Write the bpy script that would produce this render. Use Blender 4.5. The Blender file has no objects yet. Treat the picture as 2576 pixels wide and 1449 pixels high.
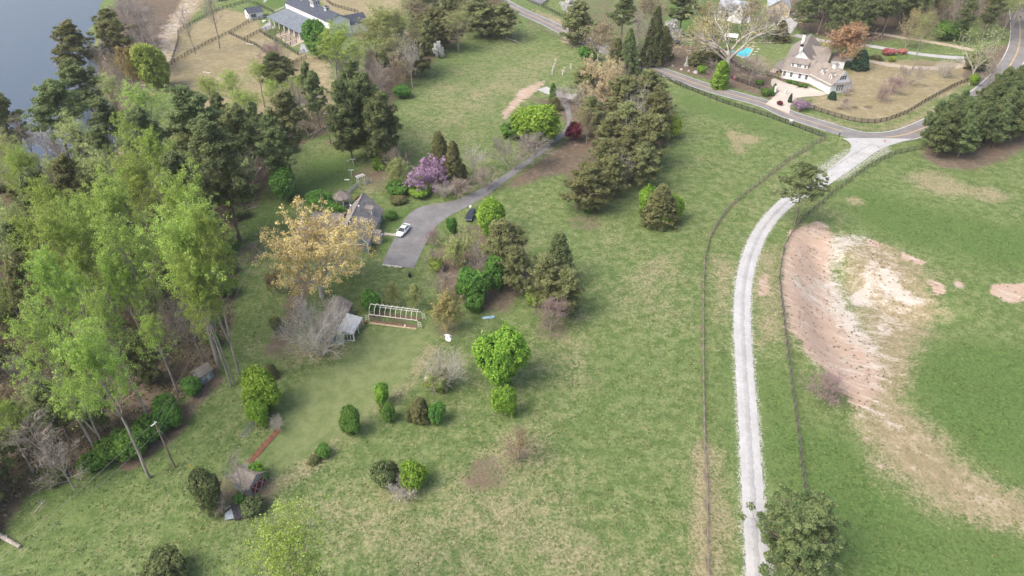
import bpy, math, random
import numpy as np
from mathutils import Vector, Matrix, Quaternion

# ---------------------------------------------------------------- camera, light, exposure
SC = bpy.context.scene
COL = SC.collection
CAM_H, FPX, PITCH = 80.0, 1718.0, math.radians(36.0)
cam = bpy.data.objects.new('camera', bpy.data.cameras.new('camera'))
COL.objects.link(cam)
cam.location = (0, 0, CAM_H)
cam.rotation_euler = (math.radians(90) - PITCH, 0, 0)
cam.data.sensor_width = 36.0
cam.data.lens = 36.0 * FPX / 2576.0
cam.data.clip_start = 1.0
cam.data.clip_end = 8000.0
SC.camera = cam

SUN_DIR = Vector((-0.78, -0.38, 0.0)).normalized() * math.cos(math.radians(52)) + Vector((0, 0, math.sin(math.radians(52))))
world = bpy.data.worlds.new('World')
SC.world = world
world.use_nodes = True
wn = world.node_tree
bg = wn.nodes['Background']
sky = wn.nodes.new('ShaderNodeTexSky')
sky.sky_type = 'NISHITA'
sky.sun_disc = False
sky.sun_elevation = math.radians(52)
sky.sun_rotation = math.atan2(SUN_DIR.x, SUN_DIR.y)
sky.air_density = 1.0
sky.dust_density = 5.0
sky.ozone_density = 0.6
wn.links.new(sky.outputs[0], bg.inputs['Color'])
bg.inputs['Strength'].default_value = 0.15
sun = bpy.data.objects.new('sun', bpy.data.lights.new('sun', 'SUN'))
COL.objects.link(sun)
sun.data.energy = 1.1
sun.data.angle = math.radians(36)
sun.data.color = (1.0, 0.955, 0.89)
sun.rotation_euler = SUN_DIR.to_track_quat('Z', 'Y').to_euler()
sun.location = (0, 0, 200)
SC.view_settings.view_transform = 'Standard'
SC.view_settings.look = 'None'
SC.view_settings.gamma = 1.0
SC.view_settings.use_curve_mapping = False
SC.view_settings.exposure = 1.06
SC.cycles.max_bounces = 8
SC.cycles.diffuse_bounces = 6
SC.cycles.glossy_bounces = 2
SC.cycles.transmission_bounces = 6
SC.cycles.transparent_max_bounces = 4
SC.cycles.use_denoising = True
SC.cycles.denoiser = 'OPENIMAGEDENOISE'
SC.cycles.use_adaptive_sampling = False
SC.render.filter_size = 1.5

# ---------------------------------------------------------------- geometry helpers
CP, SP = math.cos(PITCH), math.sin(PITCH)

def ray(x, y):
    dx = (x - 1288.0) / FPX
    dy = (724.5 - y) / FPX
    return (dx, CP + dy * SP, -SP + dy * CP)

def flat(x, y, z=0.0):
    d = ray(x, y)
    t = (z - CAM_H) / d[2]
    return (d[0] * t, d[1] * t)

def seg_dist(X, Y, pts, closed):
    """distance to a polyline, and the sign (cross product) of the nearest segment"""
    best = np.full(X.shape, 1e9)
    side = np.zeros(X.shape)
    n = len(pts)
    for i in range(n if closed else n - 1):
        ax, ay = pts[i]
        bx, by = pts[(i + 1) % n]
        vx, vy = bx - ax, by - ay
        L = vx * vx + vy * vy + 1e-9
        t = np.clip(((X - ax) * vx + (Y - ay) * vy) / L, 0, 1)
        ex, ey = X - ax - t * vx, Y - ay - t * vy
        d = ex * ex + ey * ey
        m = d < best
        best = np.where(m, d, best)
        side = np.where(m, vx * ey - vy * ex, side)
    return np.sqrt(best), side

def inside(X, Y, pts):
    r = np.zeros(X.shape, bool)
    n = len(pts)
    for i in range(n):
        ax, ay = pts[i]
        bx, by = pts[(i + 1) % n]
        if abs(by - ay) < 1e-9:
            continue
        c = ((ay > Y) != (by > Y)) & (X < (bx - ax) * (Y - ay) / (by - ay) + ax)
        r ^= c
    return r

def sstep(a, b, x):
    t = np.clip((x - a) / (b - a), 0, 1)
    return t * t * (3 - 2 * t)

BANK = [flat(x, y) for x, y in [(2100, 545), (2040, 556), (2000, 580), (1984, 620), (1972, 690), (1977, 780), (1998, 850),
                                (2035, 905), (2080, 975), (2130, 1050)]]
LAKE = [flat(x, y, -2.5) for x, y in [(232, -30), (224, 60), (214, 150), (206, 230), (240, 300), (258, 350), (240, 388), (185, 392),
                                      (110, 402), (50, 412), (-20, 425), (-330, 450)]] + [(-700, 150), (-700, 900), (-205, 900)]

def terr_np(X, Y):
    h = 0.35 * np.sin(X * 0.031 + 1.0) * np.sin(Y * 0.027 + 0.5) + 0.22 * np.sin(X * 0.071 + Y * 0.045) + 0.12 * np.sin(X * .13 - Y * .11 + 2)
    d, s = seg_dist(X, Y, BANK, False)
    s = np.where(s > 0, d, -d)
    # taper towards the two ends of the bank
    e0 = np.hypot(X - BANK[0][0], Y - BANK[0][1])
    e1 = np.hypot(X - BANK[-1][0], Y - BANK[-1][1])
    tp = sstep(.5, 14, e0 - d) * sstep(.5, 14, e1 - d)
    h = h - 3.0 * sstep(0, 9, s) * (1 - sstep(16, 60, s)) * tp
    v = X * .588 + Y * .809                              # erosion gullies running down the cut bank
    h = h + (.08 * np.sin(v * 1.75 + 1.6 * np.sin(v * .41 + X * .11)) + .06 * np.sin(v * 3.1 + X * .23 + 2.0 * np.sin(v * .77)) + .05 * np.sin(X * 1.3 + Y * .6 + 2 * np.sin(Y * .4))) * sstep(0, 3, s) * (1 - sstep(9, 15, s)) * tp
    d, s = seg_dist(X, Y, LAKE, True)
    ins = inside(X, Y, LAKE)
    sd = np.where(ins, d, -d)
    h = h - 3.0 * sstep(-22, 0, sd) - 3.0 * sstep(0, 14, sd)
    return h

def terr(x, y):
    return float(terr_np(np.array([x], float), np.array([y], float))[0])

def P(x, y, z=0.0):
    """the point z metres above the ground seen at x, y of the photograph"""
    d = ray(x, y)
    h = 0.0
    for _ in range(7):
        t = (h + z - CAM_H) / d[2]
        X, Y = d[0] * t, d[1] * t
        h = terr(X, Y)
    return Vector((X, Y, h + z))

def P2(pts):
    return [tuple(P(x, y)[:2]) for x, y in pts]

def depth_of(v):
    return v[1] * CP + (CAM_H - v[2]) * SP

# ---------------------------------------------------------------- object helpers
def link(o, parent=None):
    COL.objects.link(o)
    if parent is not None:
        o.parent = parent
    return o

def tag(o, label=None, cat=None, group=None, kind=None):
    if label: o['label'] = label
    if cat: o['category'] = cat
    if group: o['group'] = group
    if kind: o['kind'] = kind
    return o

def thing(name, label, cat, loc=(0, 0, 0), rz=0.0, group=None):
    o = bpy.data.objects.new(name, None)
    o.empty_display_size = 0.5
    o.location = loc
    o.rotation_euler = (0, 0, rz)
    link(o)
    return tag(o, label, cat, group)

class MB:
    def __init__(s):
        s.v = []; s.f = []
    def face(s, pts):
        n = len(s.v); s.v += [tuple(p) for p in pts]; s.f.append(tuple(range(n, n + len(pts))))
    def box(s, x0, x1, y0, y1, z0, z1):
        n = len(s.v)
        s.v += [(x0, y0, z0), (x1, y0, z0), (x1, y1, z0), (x0, y1, z0), (x0, y0, z1), (x1, y0, z1), (x1, y1, z1), (x0, y1, z1)]
        for q in ((0, 3, 2, 1), (4, 5, 6, 7), (0, 1, 5, 4), (1, 2, 6, 5), (2, 3, 7, 6), (3, 0, 4, 7)):
            s.f.append(tuple(n + i for i in q))
        return s
    def hexa(s, b, t):
        n = len(s.v); s.v += [tuple(p) for p in b] + [tuple(p) for p in t]; k = len(b)
        s.f.append(tuple(n + k - 1 - i for i in range(k))); s.f.append(tuple(n + k + i for i in range(k)))
        for i in range(k):
            j = (i + 1) % k
            s.f.append((n + i, n + j, n + k + j, n + k + i))
        return s
    def tube(s, p, q, r0, r1=None, k=6, cap=True):
        r1 = r0 if r1 is None else r1
        p, q = Vector(p), Vector(q)
        d = (q - p).normalized()
        a = d.orthogonal().normalized(); b = d.cross(a)
        n = len(s.v)
        for c, r in ((p, r0), (q, r1)):
            for i in range(k):
                t = 2 * math.pi * i / k
                s.v.append(tuple(c + (a * math.cos(t) + b * math.sin(t)) * r))
        for i in range(k):
            j = (i + 1) % k
            s.f.append((n + i, n + j, n + k + j, n + k + i))
        if cap:
            s.f.append(tuple(n + k - 1 - i for i in range(k))); s.f.append(tuple(n + k + i for i in range(k)))
        return s
    def path(s, pts, r, k=5):
        for a, b in zip(pts, pts[1:]):
            s.tube(a, b, r, r, k)
        return s
    def chevron(s, x0, x1, yc, half, zr, slope, t, ov):
        """gable roof slab, ridge along x"""
        ye = half + ov
        ze = zr - slope * ye
        pr = [(yc, zr), (yc + ye, ze), (yc + ye, ze - t), (yc, zr - t), (yc - ye, ze - t), (yc - ye, ze)]
        n = len(s.v)
        s.v += [(x0, y, z) for y, z in pr] + [(x1, y, z) for y, z in pr]
        for i in range(6):
            j = (i + 1) % 6
            s.f.append((n + i, n + 6 + i, n + 6 + j, n + j))
        s.f += [(n, n + 1, n + 2, n + 3), (n, n + 3, n + 4, n + 5), (n + 6, n + 9, n + 8, n + 7), (n + 6, n + 11, n + 10, n + 9)]
        return s
    def gable(s, x0, x1, y0, y1, z0, ze, zr):
        yc = (y0 + y1) / 2
        pr = [(y0, z0), (y1, z0), (y1, ze), (yc, zr), (y0, ze)]
        return s.hexa([(x0, y, z) for y, z in pr], [(x1, y, z) for y, z in pr])
    def slab(s, quad, t):
        """a tilted plate from four top corners"""
        return s.hexa([(x, y, z - t) for x, y, z in quad], list(quad))
    def mesh(s, name, mat, smooth=False):
        me = bpy.data.meshes.new(name)
        me.from_pydata(s.v, [], s.f)
        me.materials.append(mat)
        if smooth:
            me.polygons.foreach_set('use_smooth', [True] * len(me.polygons))
        me.update()
        return me
    def build(s, name, mat, parent=None, loc=None, smooth=False):
        o = bpy.data.objects.new(name, s.mesh(name, mat, smooth))
        if loc is not None: o.location = loc
        return link(o, parent)

def quads_mesh(name, V, F4, mat, tint=None, smooth=False):
    """big mesh from numpy arrays: V (n,3), F4 (m,4) or (m,3)"""
    me = bpy.data.meshes.new(name)
    k = F4.shape[1]
    me.vertices.add(len(V)); me.vertices.foreach_set('co', np.asarray(V, np.float32).ravel())
    me.loops.add(F4.size); me.loops.foreach_set('vertex_index', F4.astype(np.int32).ravel())
    me.polygons.add(len(F4))
    me.polygons.foreach_set('loop_start', np.arange(0, F4.size, k, dtype=np.int32))
    me.polygons.foreach_set('loop_total', np.full(len(F4), k, np.int32))
    if smooth:
        me.polygons.foreach_set('use_smooth', np.ones(len(F4), bool))
    me.materials.append(mat)
    if tint is not None:
        at = me.attributes.new('tint', 'FLOAT', 'POINT')
        at.data.foreach_set('value', np.asarray(tint, np.float32))
    me.update(calc_edges=True)
    return me

# ---------------------------------------------------------------- materials
def new_mat(name):
    m = bpy.data.materials.new(name); m.use_nodes = True
    nt = m.node_tree
    return m, nt, nt.nodes['Principled BSDF']

def nd(nt, typ, **kw):
    n = nt.nodes.new(typ)
    for k, v in kw.items():
        if k.startswith('i_'):
            key = k[2:]
            n.inputs[int(key) if key.isdigit() else key].default_value = v
        else:
            setattr(n, k, v)
    return n

def rgba(c): return (c[0], c[1], c[2], 1.0)

def noise(nt, vec, scale, detail=4.0, rough=0.55):
    n = nd(nt, 'ShaderNodeTexNoise', i_Scale=scale, i_Detail=detail, i_Roughness=rough)
    nt.links.new(vec, n.inputs['Vector'])
    return n.outputs['Fac']

def mth(nt, op, a, b=None, clamp=False):
    n = nd(nt, 'ShaderNodeMath', operation=op, use_clamp=clamp)
    for i, x in enumerate((a, b)):
        if x is None: continue
        if isinstance(x, (int, float)): n.inputs[i].default_value = x
        else: nt.links.new(x, n.inputs[i])
    return n.outputs[0]

def ss(nt, x, lo, hi):
    n = nd(nt, 'ShaderNodeMapRange', interpolation_type='SMOOTHSTEP', clamp=True)
    nt.links.new(x, n.inputs[0]); n.inputs[1].default_value = lo; n.inputs[2].default_value = hi
    return n.outputs[0]

def mix(nt, fac, a, b):
    n = nd(nt, 'ShaderNodeMix', data_type='RGBA')
    if isinstance(fac, (int, float)): n.inputs[0].default_value = fac
    else: nt.links.new(fac, n.inputs[0])
    for i, x in ((6, a), (7, b)):
        if isinstance(x, tuple): n.inputs[i].default_value = rgba(x)
        else: nt.links.new(x, n.inputs[i])
    return n.outputs[2]

def surf(name, col, var=0.25, scale=3.0, rough=0.8, metal=0.0, col2=None, bump=0.0, stretch=None, fine=None):
    """weathered plain surface: two noise scales vary the colour"""
    m, nt, b = new_mat(name)
    tc = nd(nt, 'ShaderNodeTexCoord')
    vec = tc.outputs['Object']
    if stretch:
        mp = nd(nt, 'ShaderNodeMapping'); mp.inputs['Scale'].default_value = stretch
        nt.links.new(vec, mp.inputs[0]); vec = mp.outputs[0]
    n1 = noise(nt, vec, scale, 5)
    n2 = noise(nt, vec, scale * (fine or 7), 3)
    c2 = col2 or tuple(c * (1 - var) for c in col)
    c1 = tuple(min(1, c * (1 + var * .6)) for c in col)
    f = ss(nt, mth(nt, 'ADD', mth(nt, 'MULTIPLY', n1, .65), mth(nt, 'MULTIPLY', n2, .35)), .35, .65)
    nt.links.new(mix(nt, f, c2, c1), b.inputs['Base Color'])
    b.inputs['Roughness'].default_value = rough
    b.inputs['Metallic'].default_value = metal
    b.inputs['Specular IOR Level'].default_value = 0.3
    if bump:
        bn = nd(nt, 'ShaderNodeBump', i_Strength=bump, i_Distance=0.05)
        nt.links.new(n2, bn.inputs['Height']); nt.links.new(bn.outputs[0], b.inputs['Normal'])
    return m

def leaf_mat(name, dark, light, trans=0.3, objvar=0.2):
    m, nt, b = new_mat(name)
    nt.nodes.remove(b)
    at = nd(nt, 'ShaderNodeAttribute', attribute_name='tint')
    oi = nd(nt, 'ShaderNodeObjectInfo')
    c = mix(nt, ss(nt, at.outputs['Fac'], 0.05, 0.95), dark, light)
    hs = nd(nt, 'ShaderNodeHueSaturation')
    nt.links.new(c, hs.inputs['Color'])
    nt.links.new(mth(nt, 'ADD', mth(nt, 'MULTIPLY', oi.outputs['Random'], objvar * 2), 1 - objvar), hs.inputs['Value'])
    nt.links.new(mth(nt, 'ADD', mth(nt, 'MULTIPLY', oi.outputs['Random'], 0.026), 0.487), hs.inputs['Hue'])
    d = nd(nt, 'ShaderNodeBsdfDiffuse'); t = nd(nt, 'ShaderNodeBsdfTranslucent')
    nt.links.new(hs.outputs[0], d.inputs[0]); nt.links.new(hs.outputs[0], t.inputs[0])
    mx = nd(nt, 'ShaderNodeMixShader'); mx.inputs[0].default_value = trans
    nt.links.new(d.outputs[0], mx.inputs[1]); nt.links.new(t.outputs[0], mx.inputs[2])
    nt.links.new(mx.outputs[0], nt.nodes['Material Output'].inputs[0])
    return m

M = {}
M['bark_grey'] = surf('bark_grey', (.33, .295, .26), .35, .6, .95, col2=(.21, .18, .155), stretch=(1, 1, .3))
M['bark_brown'] = surf('bark_brown', (.19, .155, .125), .4, .6, .95, col2=(.11, .09, .072), stretch=(1, 1, .3))
M['bark_pale'] = surf('bark_pale', (.50, .465, .41), .3, .6, .9, col2=(.32, .285, .24), stretch=(1, 1, .3))
M['bark_tan'] = surf('bark_tan', (.36, .30, .245), .3, .6, .9, col2=(.25, .20, .165))
M['bark_rose'] = surf('bark_rose', (.34, .25, .235), .3, .6, .9, col2=(.24, .17, .165))
L = {}
L['poplar'] = leaf_mat('leaf_poplar', (.225, .320, .070), (.470, .600, .160), 0.5, 0.12)
L['poplar_pale'] = leaf_mat('leaf_poplar_pale', (.29, .34, .14), (.52, .57, .24), 0.5)
L['lime'] = leaf_mat('leaf_lime', (.22, .33, .05), (.48, .60, .12), 0.4, 0.08)
L['maple'] = leaf_mat('leaf_maple', (.125, .255, .035), (.34, .51, .085), 0.4, 0.07)
L['green'] = leaf_mat('leaf_green', (.07, .165, .035), (.18, .33, .075), 0.35, 0.1)
L['pine'] = leaf_mat('needle_pine', (.125, .172, .075), (.270, .315, .140), 0.45)
L['pine_dark'] = leaf_mat('needle_pine_dark', (.105, .158, .068), (.245, .290, .125), 0.45)
L['pine_olive'] = leaf_mat('needle_pine_olive', (.160, .180, .078), (.320, .335, .152), 0.45)
L['cedar'] = leaf_mat('leaf_cedar', (.125, .140, .062), (.270, .275, .120), 0.4)
L['holly'] = leaf_mat('leaf_holly', (.022, .055, .034), (.070, .125, .070), 0.15)
L['gold'] = leaf_mat('bud_gold', (.47, .36, .16), (.74, .595, .30), 0.3, 0.06)
L['orange'] = leaf_mat('bud_orange', (.42, .285, .155), (.62, .445, .255), 0.4)
L['mustard'] = leaf_mat('bud_mustard', (.27, .235, .10), (.46, .40, .17), 0.4)
L['rust'] = leaf_mat('bud_rust', (.20, .165, .095), (.34, .275, .155), 0.3)
L['purple'] = leaf_mat('blossom_purple', (.30, .185, .295), (.52, .37, .50), 0.3, 0.08)
L['maroon'] = leaf_mat('leaf_maroon', (.085, .015, .028), (.22, .045, .07), .25)
L['white'] = leaf_mat('blossom_white', (.45, .45, .42), (.72, .72, .68), .2)
L['coral'] = leaf_mat('blossom_coral', (.40, .13, .11), (.60, .26, .24), 0.2)
L['tan'] = leaf_mat('bud_tan', (.42, .335, .19), (.66, .55, .34), .3, .06)
L['ivy'] = leaf_mat('leaf_ivy', (.07, .10, .045), (.19, .22, .09), 0.3)
# ---------------------------------------------------------------- the ground
XS = np.concatenate([np.array([-4000, -2200, -1200, -700, -480, -380, -320]), np.arange(-290, 290.1, 1.0), np.array([320, 380, 480, 700, 1200, 2200, 4000])])
ys, yv = [], 24.0
while yv < 400:
    ys.append(yv); yv += 0.6 + 1.1 * min(1, max(0, (yv - 60) / 240))
YS = np.concatenate([np.array([-4000, -2000, -900, -400, -150, -50, 0, 14]), np.array(ys), np.array([404, 420, 450, 520, 650, 900, 1500, 2600, 5000])])
GX, GY = np.meshgrid(XS, YS)
gx, gy = GX.ravel(), GY.ravel()
gz = terr_np(gx, gy)

def paint(chan, polys_px, feather=3.0, amount=1.0):
    """raise a ground-cover channel inside a polygon, fading over `feather` metres either side of its edge"""
    for pp in polys_px:
        pts = P2(pp)
        xs = [p[0] for p in pts]; yy = [p[1] for p in pts]
        sel = np.where((gx > min(xs) - 2 * feather) & (gx < max(xs) + 2 * feather) & (gy > min(yy) - 2 * feather) & (gy < max(yy) + 2 * feather))[0]
        if not len(sel): continue
        X, Y = gx[sel], gy[sel]
        d, _ = seg_dist(X, Y, pts, True)
        sd = np.where(inside(X, Y, pts), d, -d)
        chan[sel] = np.maximum(chan[sel], amount * sstep(-feather, feather, sd))

def stripe(chan, line_px, w, feather=1.0, amount=1.0):
    pts = P2(line_px)
    d, _ = seg_dist(gx, gy, pts, False)
    chan[:] = np.maximum(chan, amount * (1 - sstep(w / 2 - feather, w / 2 + feather, d)))

def blob(chan, spots, amount=1.0):
    for x, y, r in spots:
        c = P(x, y)
        d = np.hypot(gx - c.x, gy - c.y)
        chan[:] = np.maximum(chan, amount * (1 - sstep(r * .35, r * 1.15, d)))

N = len(gx)
dry, lush, clay, litter = (np.zeros(N) for _ in range(4))
pale, lawn, tan, rock = (np.zeros(N) for _ in range(4))
WOODS = [[(-500, 1500), (0, 1345), (60, 1250), (170, 1195), (250, 1165), (400, 1090), (450, 1010), (530, 960), (585, 800), (600, 660), (560, 600),
          (640, 520), (700, 400), (790, 345), (840, 330), (850, 260), (770, 300), (610, 395), (480, 480), (310, 440), (150, 410), (0, 418), (-500, 460)]]
paint(litter, WOODS, 3)
paint(litter, [[(300, 395), (300, 300), (240, 200), (260, 60), (340, -40), (470, -40), (430, 60), (400, 130), (385, 215), (330, 300), (340, 360)]], 4)
paint(litter, [[(1330, 245), (1380, 250), (1450, 240), (1455, 190), (1560, 165), (1690, 240), (1705, 330), (1640, 420), (1540, 500), (1500, 540), (1440, 520), (1420, 440),
                (1300, 470), (1250, 480), (1400, 370), (1440, 330), (1400, 290)]], 4, .8)
paint(litter, [[(1090, 640), (1130, 590), (1200, 560), (1300, 560), (1330, 660), (1350, 700), (1280, 790), (1190, 780), (1110, 720)]], 4, .8)
paint(litter, [[(1120, 340), (900, 420), (930, 500), (1000, 480), (1180, 470), (1290, 420), (1200, 430), (1100, 470), (990, 440)]], 4, .5)
paint(litter, [[(1600, 140), (1690, 108), (1830, 130), (1885, 175), (1965, 225), (1985, 262), (1930, 245), (1800, 205), (1650, 163)]], 3, 1)
paint(litter, [[(1860, 175), (1945, 195), (1975, 232), (1930, 226), (1860, 200)]], 2, 1)
paint(litter, [[(1950, 198), (1980, 190), (2035, 212), (2052, 230), (2012, 218), (1985, 210)]], 1.0, 1)
paint(litter, [[(2310, 392), (2370, 420), (2440, 428), (2530, 400), (2600, 360), (2650, 300), (2576, 270), (2400, 330)]], 4, 1)
paint(litter, [[(1980, 60), (2130, 110), (2230, 100), (2330, 85), (2450, 40), (2700, 140), (2700, -80), (1980, -80)]], 5, .9)
paint(litter, [[(2440, 205), (2500, 205), (2545, 160), (2540, 110), (2470, 120), (2420, 190)]], 3, 1)
paint(litter, [[(2500, 225), (2576, 160), (2660, 130), (2660, 330), (2420, 300)]], 3, .8)
paint(litter, [[(1030, 70), (1270, 20), (1300, 50), (1180, 80), (1110, 130), (1050, 190), (990, 260), (960, 330), (830, 330), (870, 240), (950, 120)]], 5, .8)
paint(litter, [[(1430, -40), (1700, -40), (1680, 110), (1600, 140), (1560, 150), (1440, 110)]], 4, .45)
blob(litter, [(1390, 830, 5), (1300, 1140, 3), (1120, 820, 4.5), (1225, 1190, 5), (845, 358, 5), (590, 1240, 7), (640, 1250, 5), (1000, 810, 3), (905, 440, 3), (525, 960, 4), (630, 640, 6),
              (1465, 560, 6), (2110, 1000, 4), (700, 880, 5), (2260, 205, 4), (1345, 370, 8)], .5)
for r_ in ((2113, 300 - 27, 1.6), (2185, 269, 1.8), (2246, 228, 1.3), (2213, 246, 1.6), (2385, 182, 1.8), (2150, 330 - 60, 1.6)):
    blob(litter, [r_], 1.0)
stripe(litter, [(330, 1165), (440, 1085), (480, 1020), (540, 960)], 3.0, 1.5, .9)
stripe(litter, [(760, 700), (740, 800), (690, 880)], 5, 2.5, .7)
# dormant, tan grass
paint(tan, [[(415, 220), (440, 130), (470, 70), (560, 20), (640, 40), (700, 120), (830, 150), (840, 260), (790, 290), (650, 330), (580, 340), (480, 250)]], 5, .9)
paint(tan, [[(800, -20), (1010, -20), (1010, 60), (900, 100), (830, 60)]], 4, .9)
paint(tan, [[(2040, 275), (2040, 240), (2120, 240), (2140, 150), (2330, 150), (2450, 165), (2460, 200), (2400, 235), (2330, 262), (2260, 300), (2200, 315), (2120, 300)]], 3, .85)
paint(tan, [[(2000, 275), (2060, 290), (2130, 310), (2200, 320), (2280, 300), (2420, 225), (2470, 215), (2380, 290), (2290, 328), (2200, 335), (2090, 310)]], 2, .55)
paint(tan, [[(1880, 130), (1960, 150), (1950, 190), (1870, 172)]], 2, .5)
stripe(tan, [(2050, 268), (1960, 240)], 3, 1.5, .7)
# dirt track by the lake
DT = [(505, -30), (470, 20), (432, 62), (424, 110), (408, 150), (392, 200), (370, 230)]
stripe(pale, DT, 8.0, 1.6, .46)
stripe(clay, DT, 10.0, 1.8, .42)
stripe(tan, DT, 12.0, 2.0, 1.0)
paint(clay, [[(300, 375), (350, 345), (390, 370), (330, 410), (250, 400), (200, 398), (260, 385)]], 3, .30)
paint(pale, [[(700, 215), (830, 195), (850, 250), (780, 285), (700, 260)]], 4, .30)
paint(clay, [[(760, 240), (850, 215), (850, 255), (800, 285), (740, 270)]], 3, .42)
stripe(pale, [(410, 228), (520, 206), (600, 185)], .7, .35, .8)
stripe(pale, [(600, 185), (690, 172)], .6, .3, .5)
# bright green lawns and lush growth
paint(lush, [[(985, 270), (1100, 185), (1290, 70), (1420, 135), (1445, 170), (1390, 220), (1250, 265), (1270, 310), (1200, 370), (1060, 375), (990, 400)]], 6, .12)
paint(lush, [[(780, 400), (880, 390), (900, 440), (880, 470), (800, 480), (700, 560), (600, 620), (620, 560), (700, 500)]], 5, .8)
paint(lush, [[(2270, 960), (2330, 870), (2440, 850), (2650, 890), (2650, 1240), (2460, 1160), (2330, 1050)]], 6, .85)
paint(lush, [[(2105, 480), (2180, 470), (2320, 520), (2650, 590), (2650, 690), (2400, 655), (2230, 600), (2140, 540)]], 6, .72)
paint(lush, [[(1900, 930), (1955, 930), (1990, 1000), (2010, 1060), (2150, 1100), (2210, 1190), (2330, 1290), (2576, 1330), (2700, 1500), (2150, 1500), (2010, 1300), (1920, 1200)]], 6, .75)
paint(lush, [[(380, 1110), (520, 980), (640, 860), (690, 700), (640, 700), (600, 800), (540, 960), (400, 1100), (220, 1220), (110, 1300), (220, 1340)]], 6, .5)
paint(lush, [[(1800, 900), (1860, 900), (1870, 1200), (1800, 1200)]], 3, .4)
paint(lush, [[(1560, 900), (1500, 1000), (1400, 1120), (1440, 1120), (1560, 990)]], 3, .5)
paint(lush, [[(1720, 230), (1950, 300), (2070, 352), (1960, 350), (1800, 300), (1700, 260)]], 4, .5)
paint(lush, [[(965, 520), (1040, 520), (1000, 590), (960, 650), (930, 640), (970, 590)]], 1.5, .6)
paint(lush, [[(560, 85), (600, 40), (640, 0), (760, -20), (760, 20), (640, 20), (600, 70)]], 3, .8)
blob(lush, [(598, 45, 5), (600, 120, 5), (2207, 243, 4), (1900, 210, 4), (1745, 165, 4)], .9)
paint(lush, [[(1690, -20), (1790, 30), (1760, 60), (1700, 110), (1660, 90)]], 4, .75)
paint(lawn, [[(880, 900), (920, 840), (1090, 822), (1062, 920), (1000, 985), (900, 1085), (760, 1160), (690, 1200), (690, 1100), (760, 960)]], 2.5, 1)
paint(lawn, [[(2040, 165), (1985, 160), (1960, 190), (1880, 130), (1900, 100), (1990, 80)]], 3, .4)
# dry patches in the grass
paint(dry, [[(1080, 300), (1200, 200), (1330, 130), (1430, 150), (1360, 200), (1240, 260), (1120, 330)]], 8, .5)
paint(dry, [[(1000, 270), (1100, 190), (1290, 75), (1420, 135), (1440, 170), (1370, 225), (1250, 265), (1260, 310), (1190, 365), (1060, 370)]], 6, .28)
paint(dry, [[(1600, 640), (1700, 640), (1720, 760), (1640, 820), (1560, 760)]], 8, .45)
paint(dry, [[(780, 1250), (1000, 1230), (1290, 1200), (1600, 1380), (1500, 1500), (900, 1500), (860, 1330)]], 9, .42)
paint(dry, [[(1200, 1130), (1300, 1100), (1380, 1160), (1300, 1220), (1190, 1210)]], 5, .55)
paint(dry, [[(1790, 640), (1840, 640), (1835, 780), (1800, 800)]], 3, .75)
paint(dry, [[(1895, 640), (1960, 620), (1965, 860), (1900, 880)]], 3, .6)
paint(dry, [[(2120, 600), (2230, 620), (2330, 690), (2345, 830), (2290, 900), (2270, 1010), (2330, 1060), (2450, 1190), (2650, 1290), (2650, 1360), (2500, 1320), (2330, 1290),
             (2220, 1190), (2150, 1080), (2200, 1000), (2190, 860), (2140, 760)]], 5, .95)
paint(dry, [[(640, 880), (740, 840), (880, 840), (900, 860), (870, 900), (740, 915)]], 4, .7)
paint(dry, [[(920, 400), (980, 400), (980, 470), (930, 500), (900, 480)]], 3, .6)
paint(dry, [[(1450, 780), (1500, 840), (1500, 960), (1400, 960), (1380, 860)]], 6, .4)
stripe(dry, [(660, 1235), (740, 1190), (800, 1150), (870, 1080), (980, 1010), (1050, 930), (1080, 880)], 3.0, 1.5, .7)
stripe(dry, [(1800, 1150), (1815, 1300), (1820, 1460)], 3, 2, .6)
stripe(dry, [(1840, 330), (1860, 380)], 2.5, 1.5, .9)
blob(dry, [(1880, 350, 4), (2150, 505, 3), (2360, 460, 9), (2480, 490, 6)], .9)
# bare clay, sand and the cut bank
paint(clay, [[(1985, 582), (2060, 556), (2095, 590), (2090, 690), (2120, 770), (2190, 860), (2215, 930), (2200, 1030), (2150, 1020), (2085, 940), (2030, 890), (1990, 830), (1968, 740), (1970, 660)]], 3.0, 1.0)
paint(pale, [[(2090, 590), (2180, 590), (2190, 620), (2120, 640), (2112, 710), (2145, 765), (2200, 850), (2225, 920), (2200, 940), (2140, 870), (2070, 770), (2070, 660)]], 5, .85)
paint(tan, [[(2110, 590), (2230, 620), (2330, 690), (2345, 800), (2280, 880), (2270, 1010), (2330, 1070), (2450, 1200), (2650, 1290), (2650, 1340), (2500, 1310), (2330, 1250), (2230, 1170), (2160, 1070), (2190, 860)]], 7, .8)
paint(pale, [[(2100, 600), (2200, 610), (2310, 690), (2320, 800), (2260, 900), (2230, 1010), (2290, 1090), (2230, 1100), (2160, 1040), (2140, 800)]], 7, .50)
paint(clay, [[(2100, 590), (2230, 610), (2330, 690), (2335, 800), (2270, 900), (2250, 1010), (2330, 1100), (2440, 1210), (2600, 1290), (2600, 1320), (2440, 1270), (2300, 1190), (2200, 1100), (2190, 860)]], 7, .36)
paint(pale, [[(2215, 670), (2240, 680), (2275, 722), (2325, 758), (2290, 772), (2232, 746), (2216, 715)]], 1.0, .9)
paint(pale, [[(2130, 745), (2182, 708), (2197, 735), (2192, 772), (2145, 775)]], 1.5, .85)
paint(pale, [[(2150, 980), (2190, 960), (2215, 1040), (2180, 1060)]], 3, .5)
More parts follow.
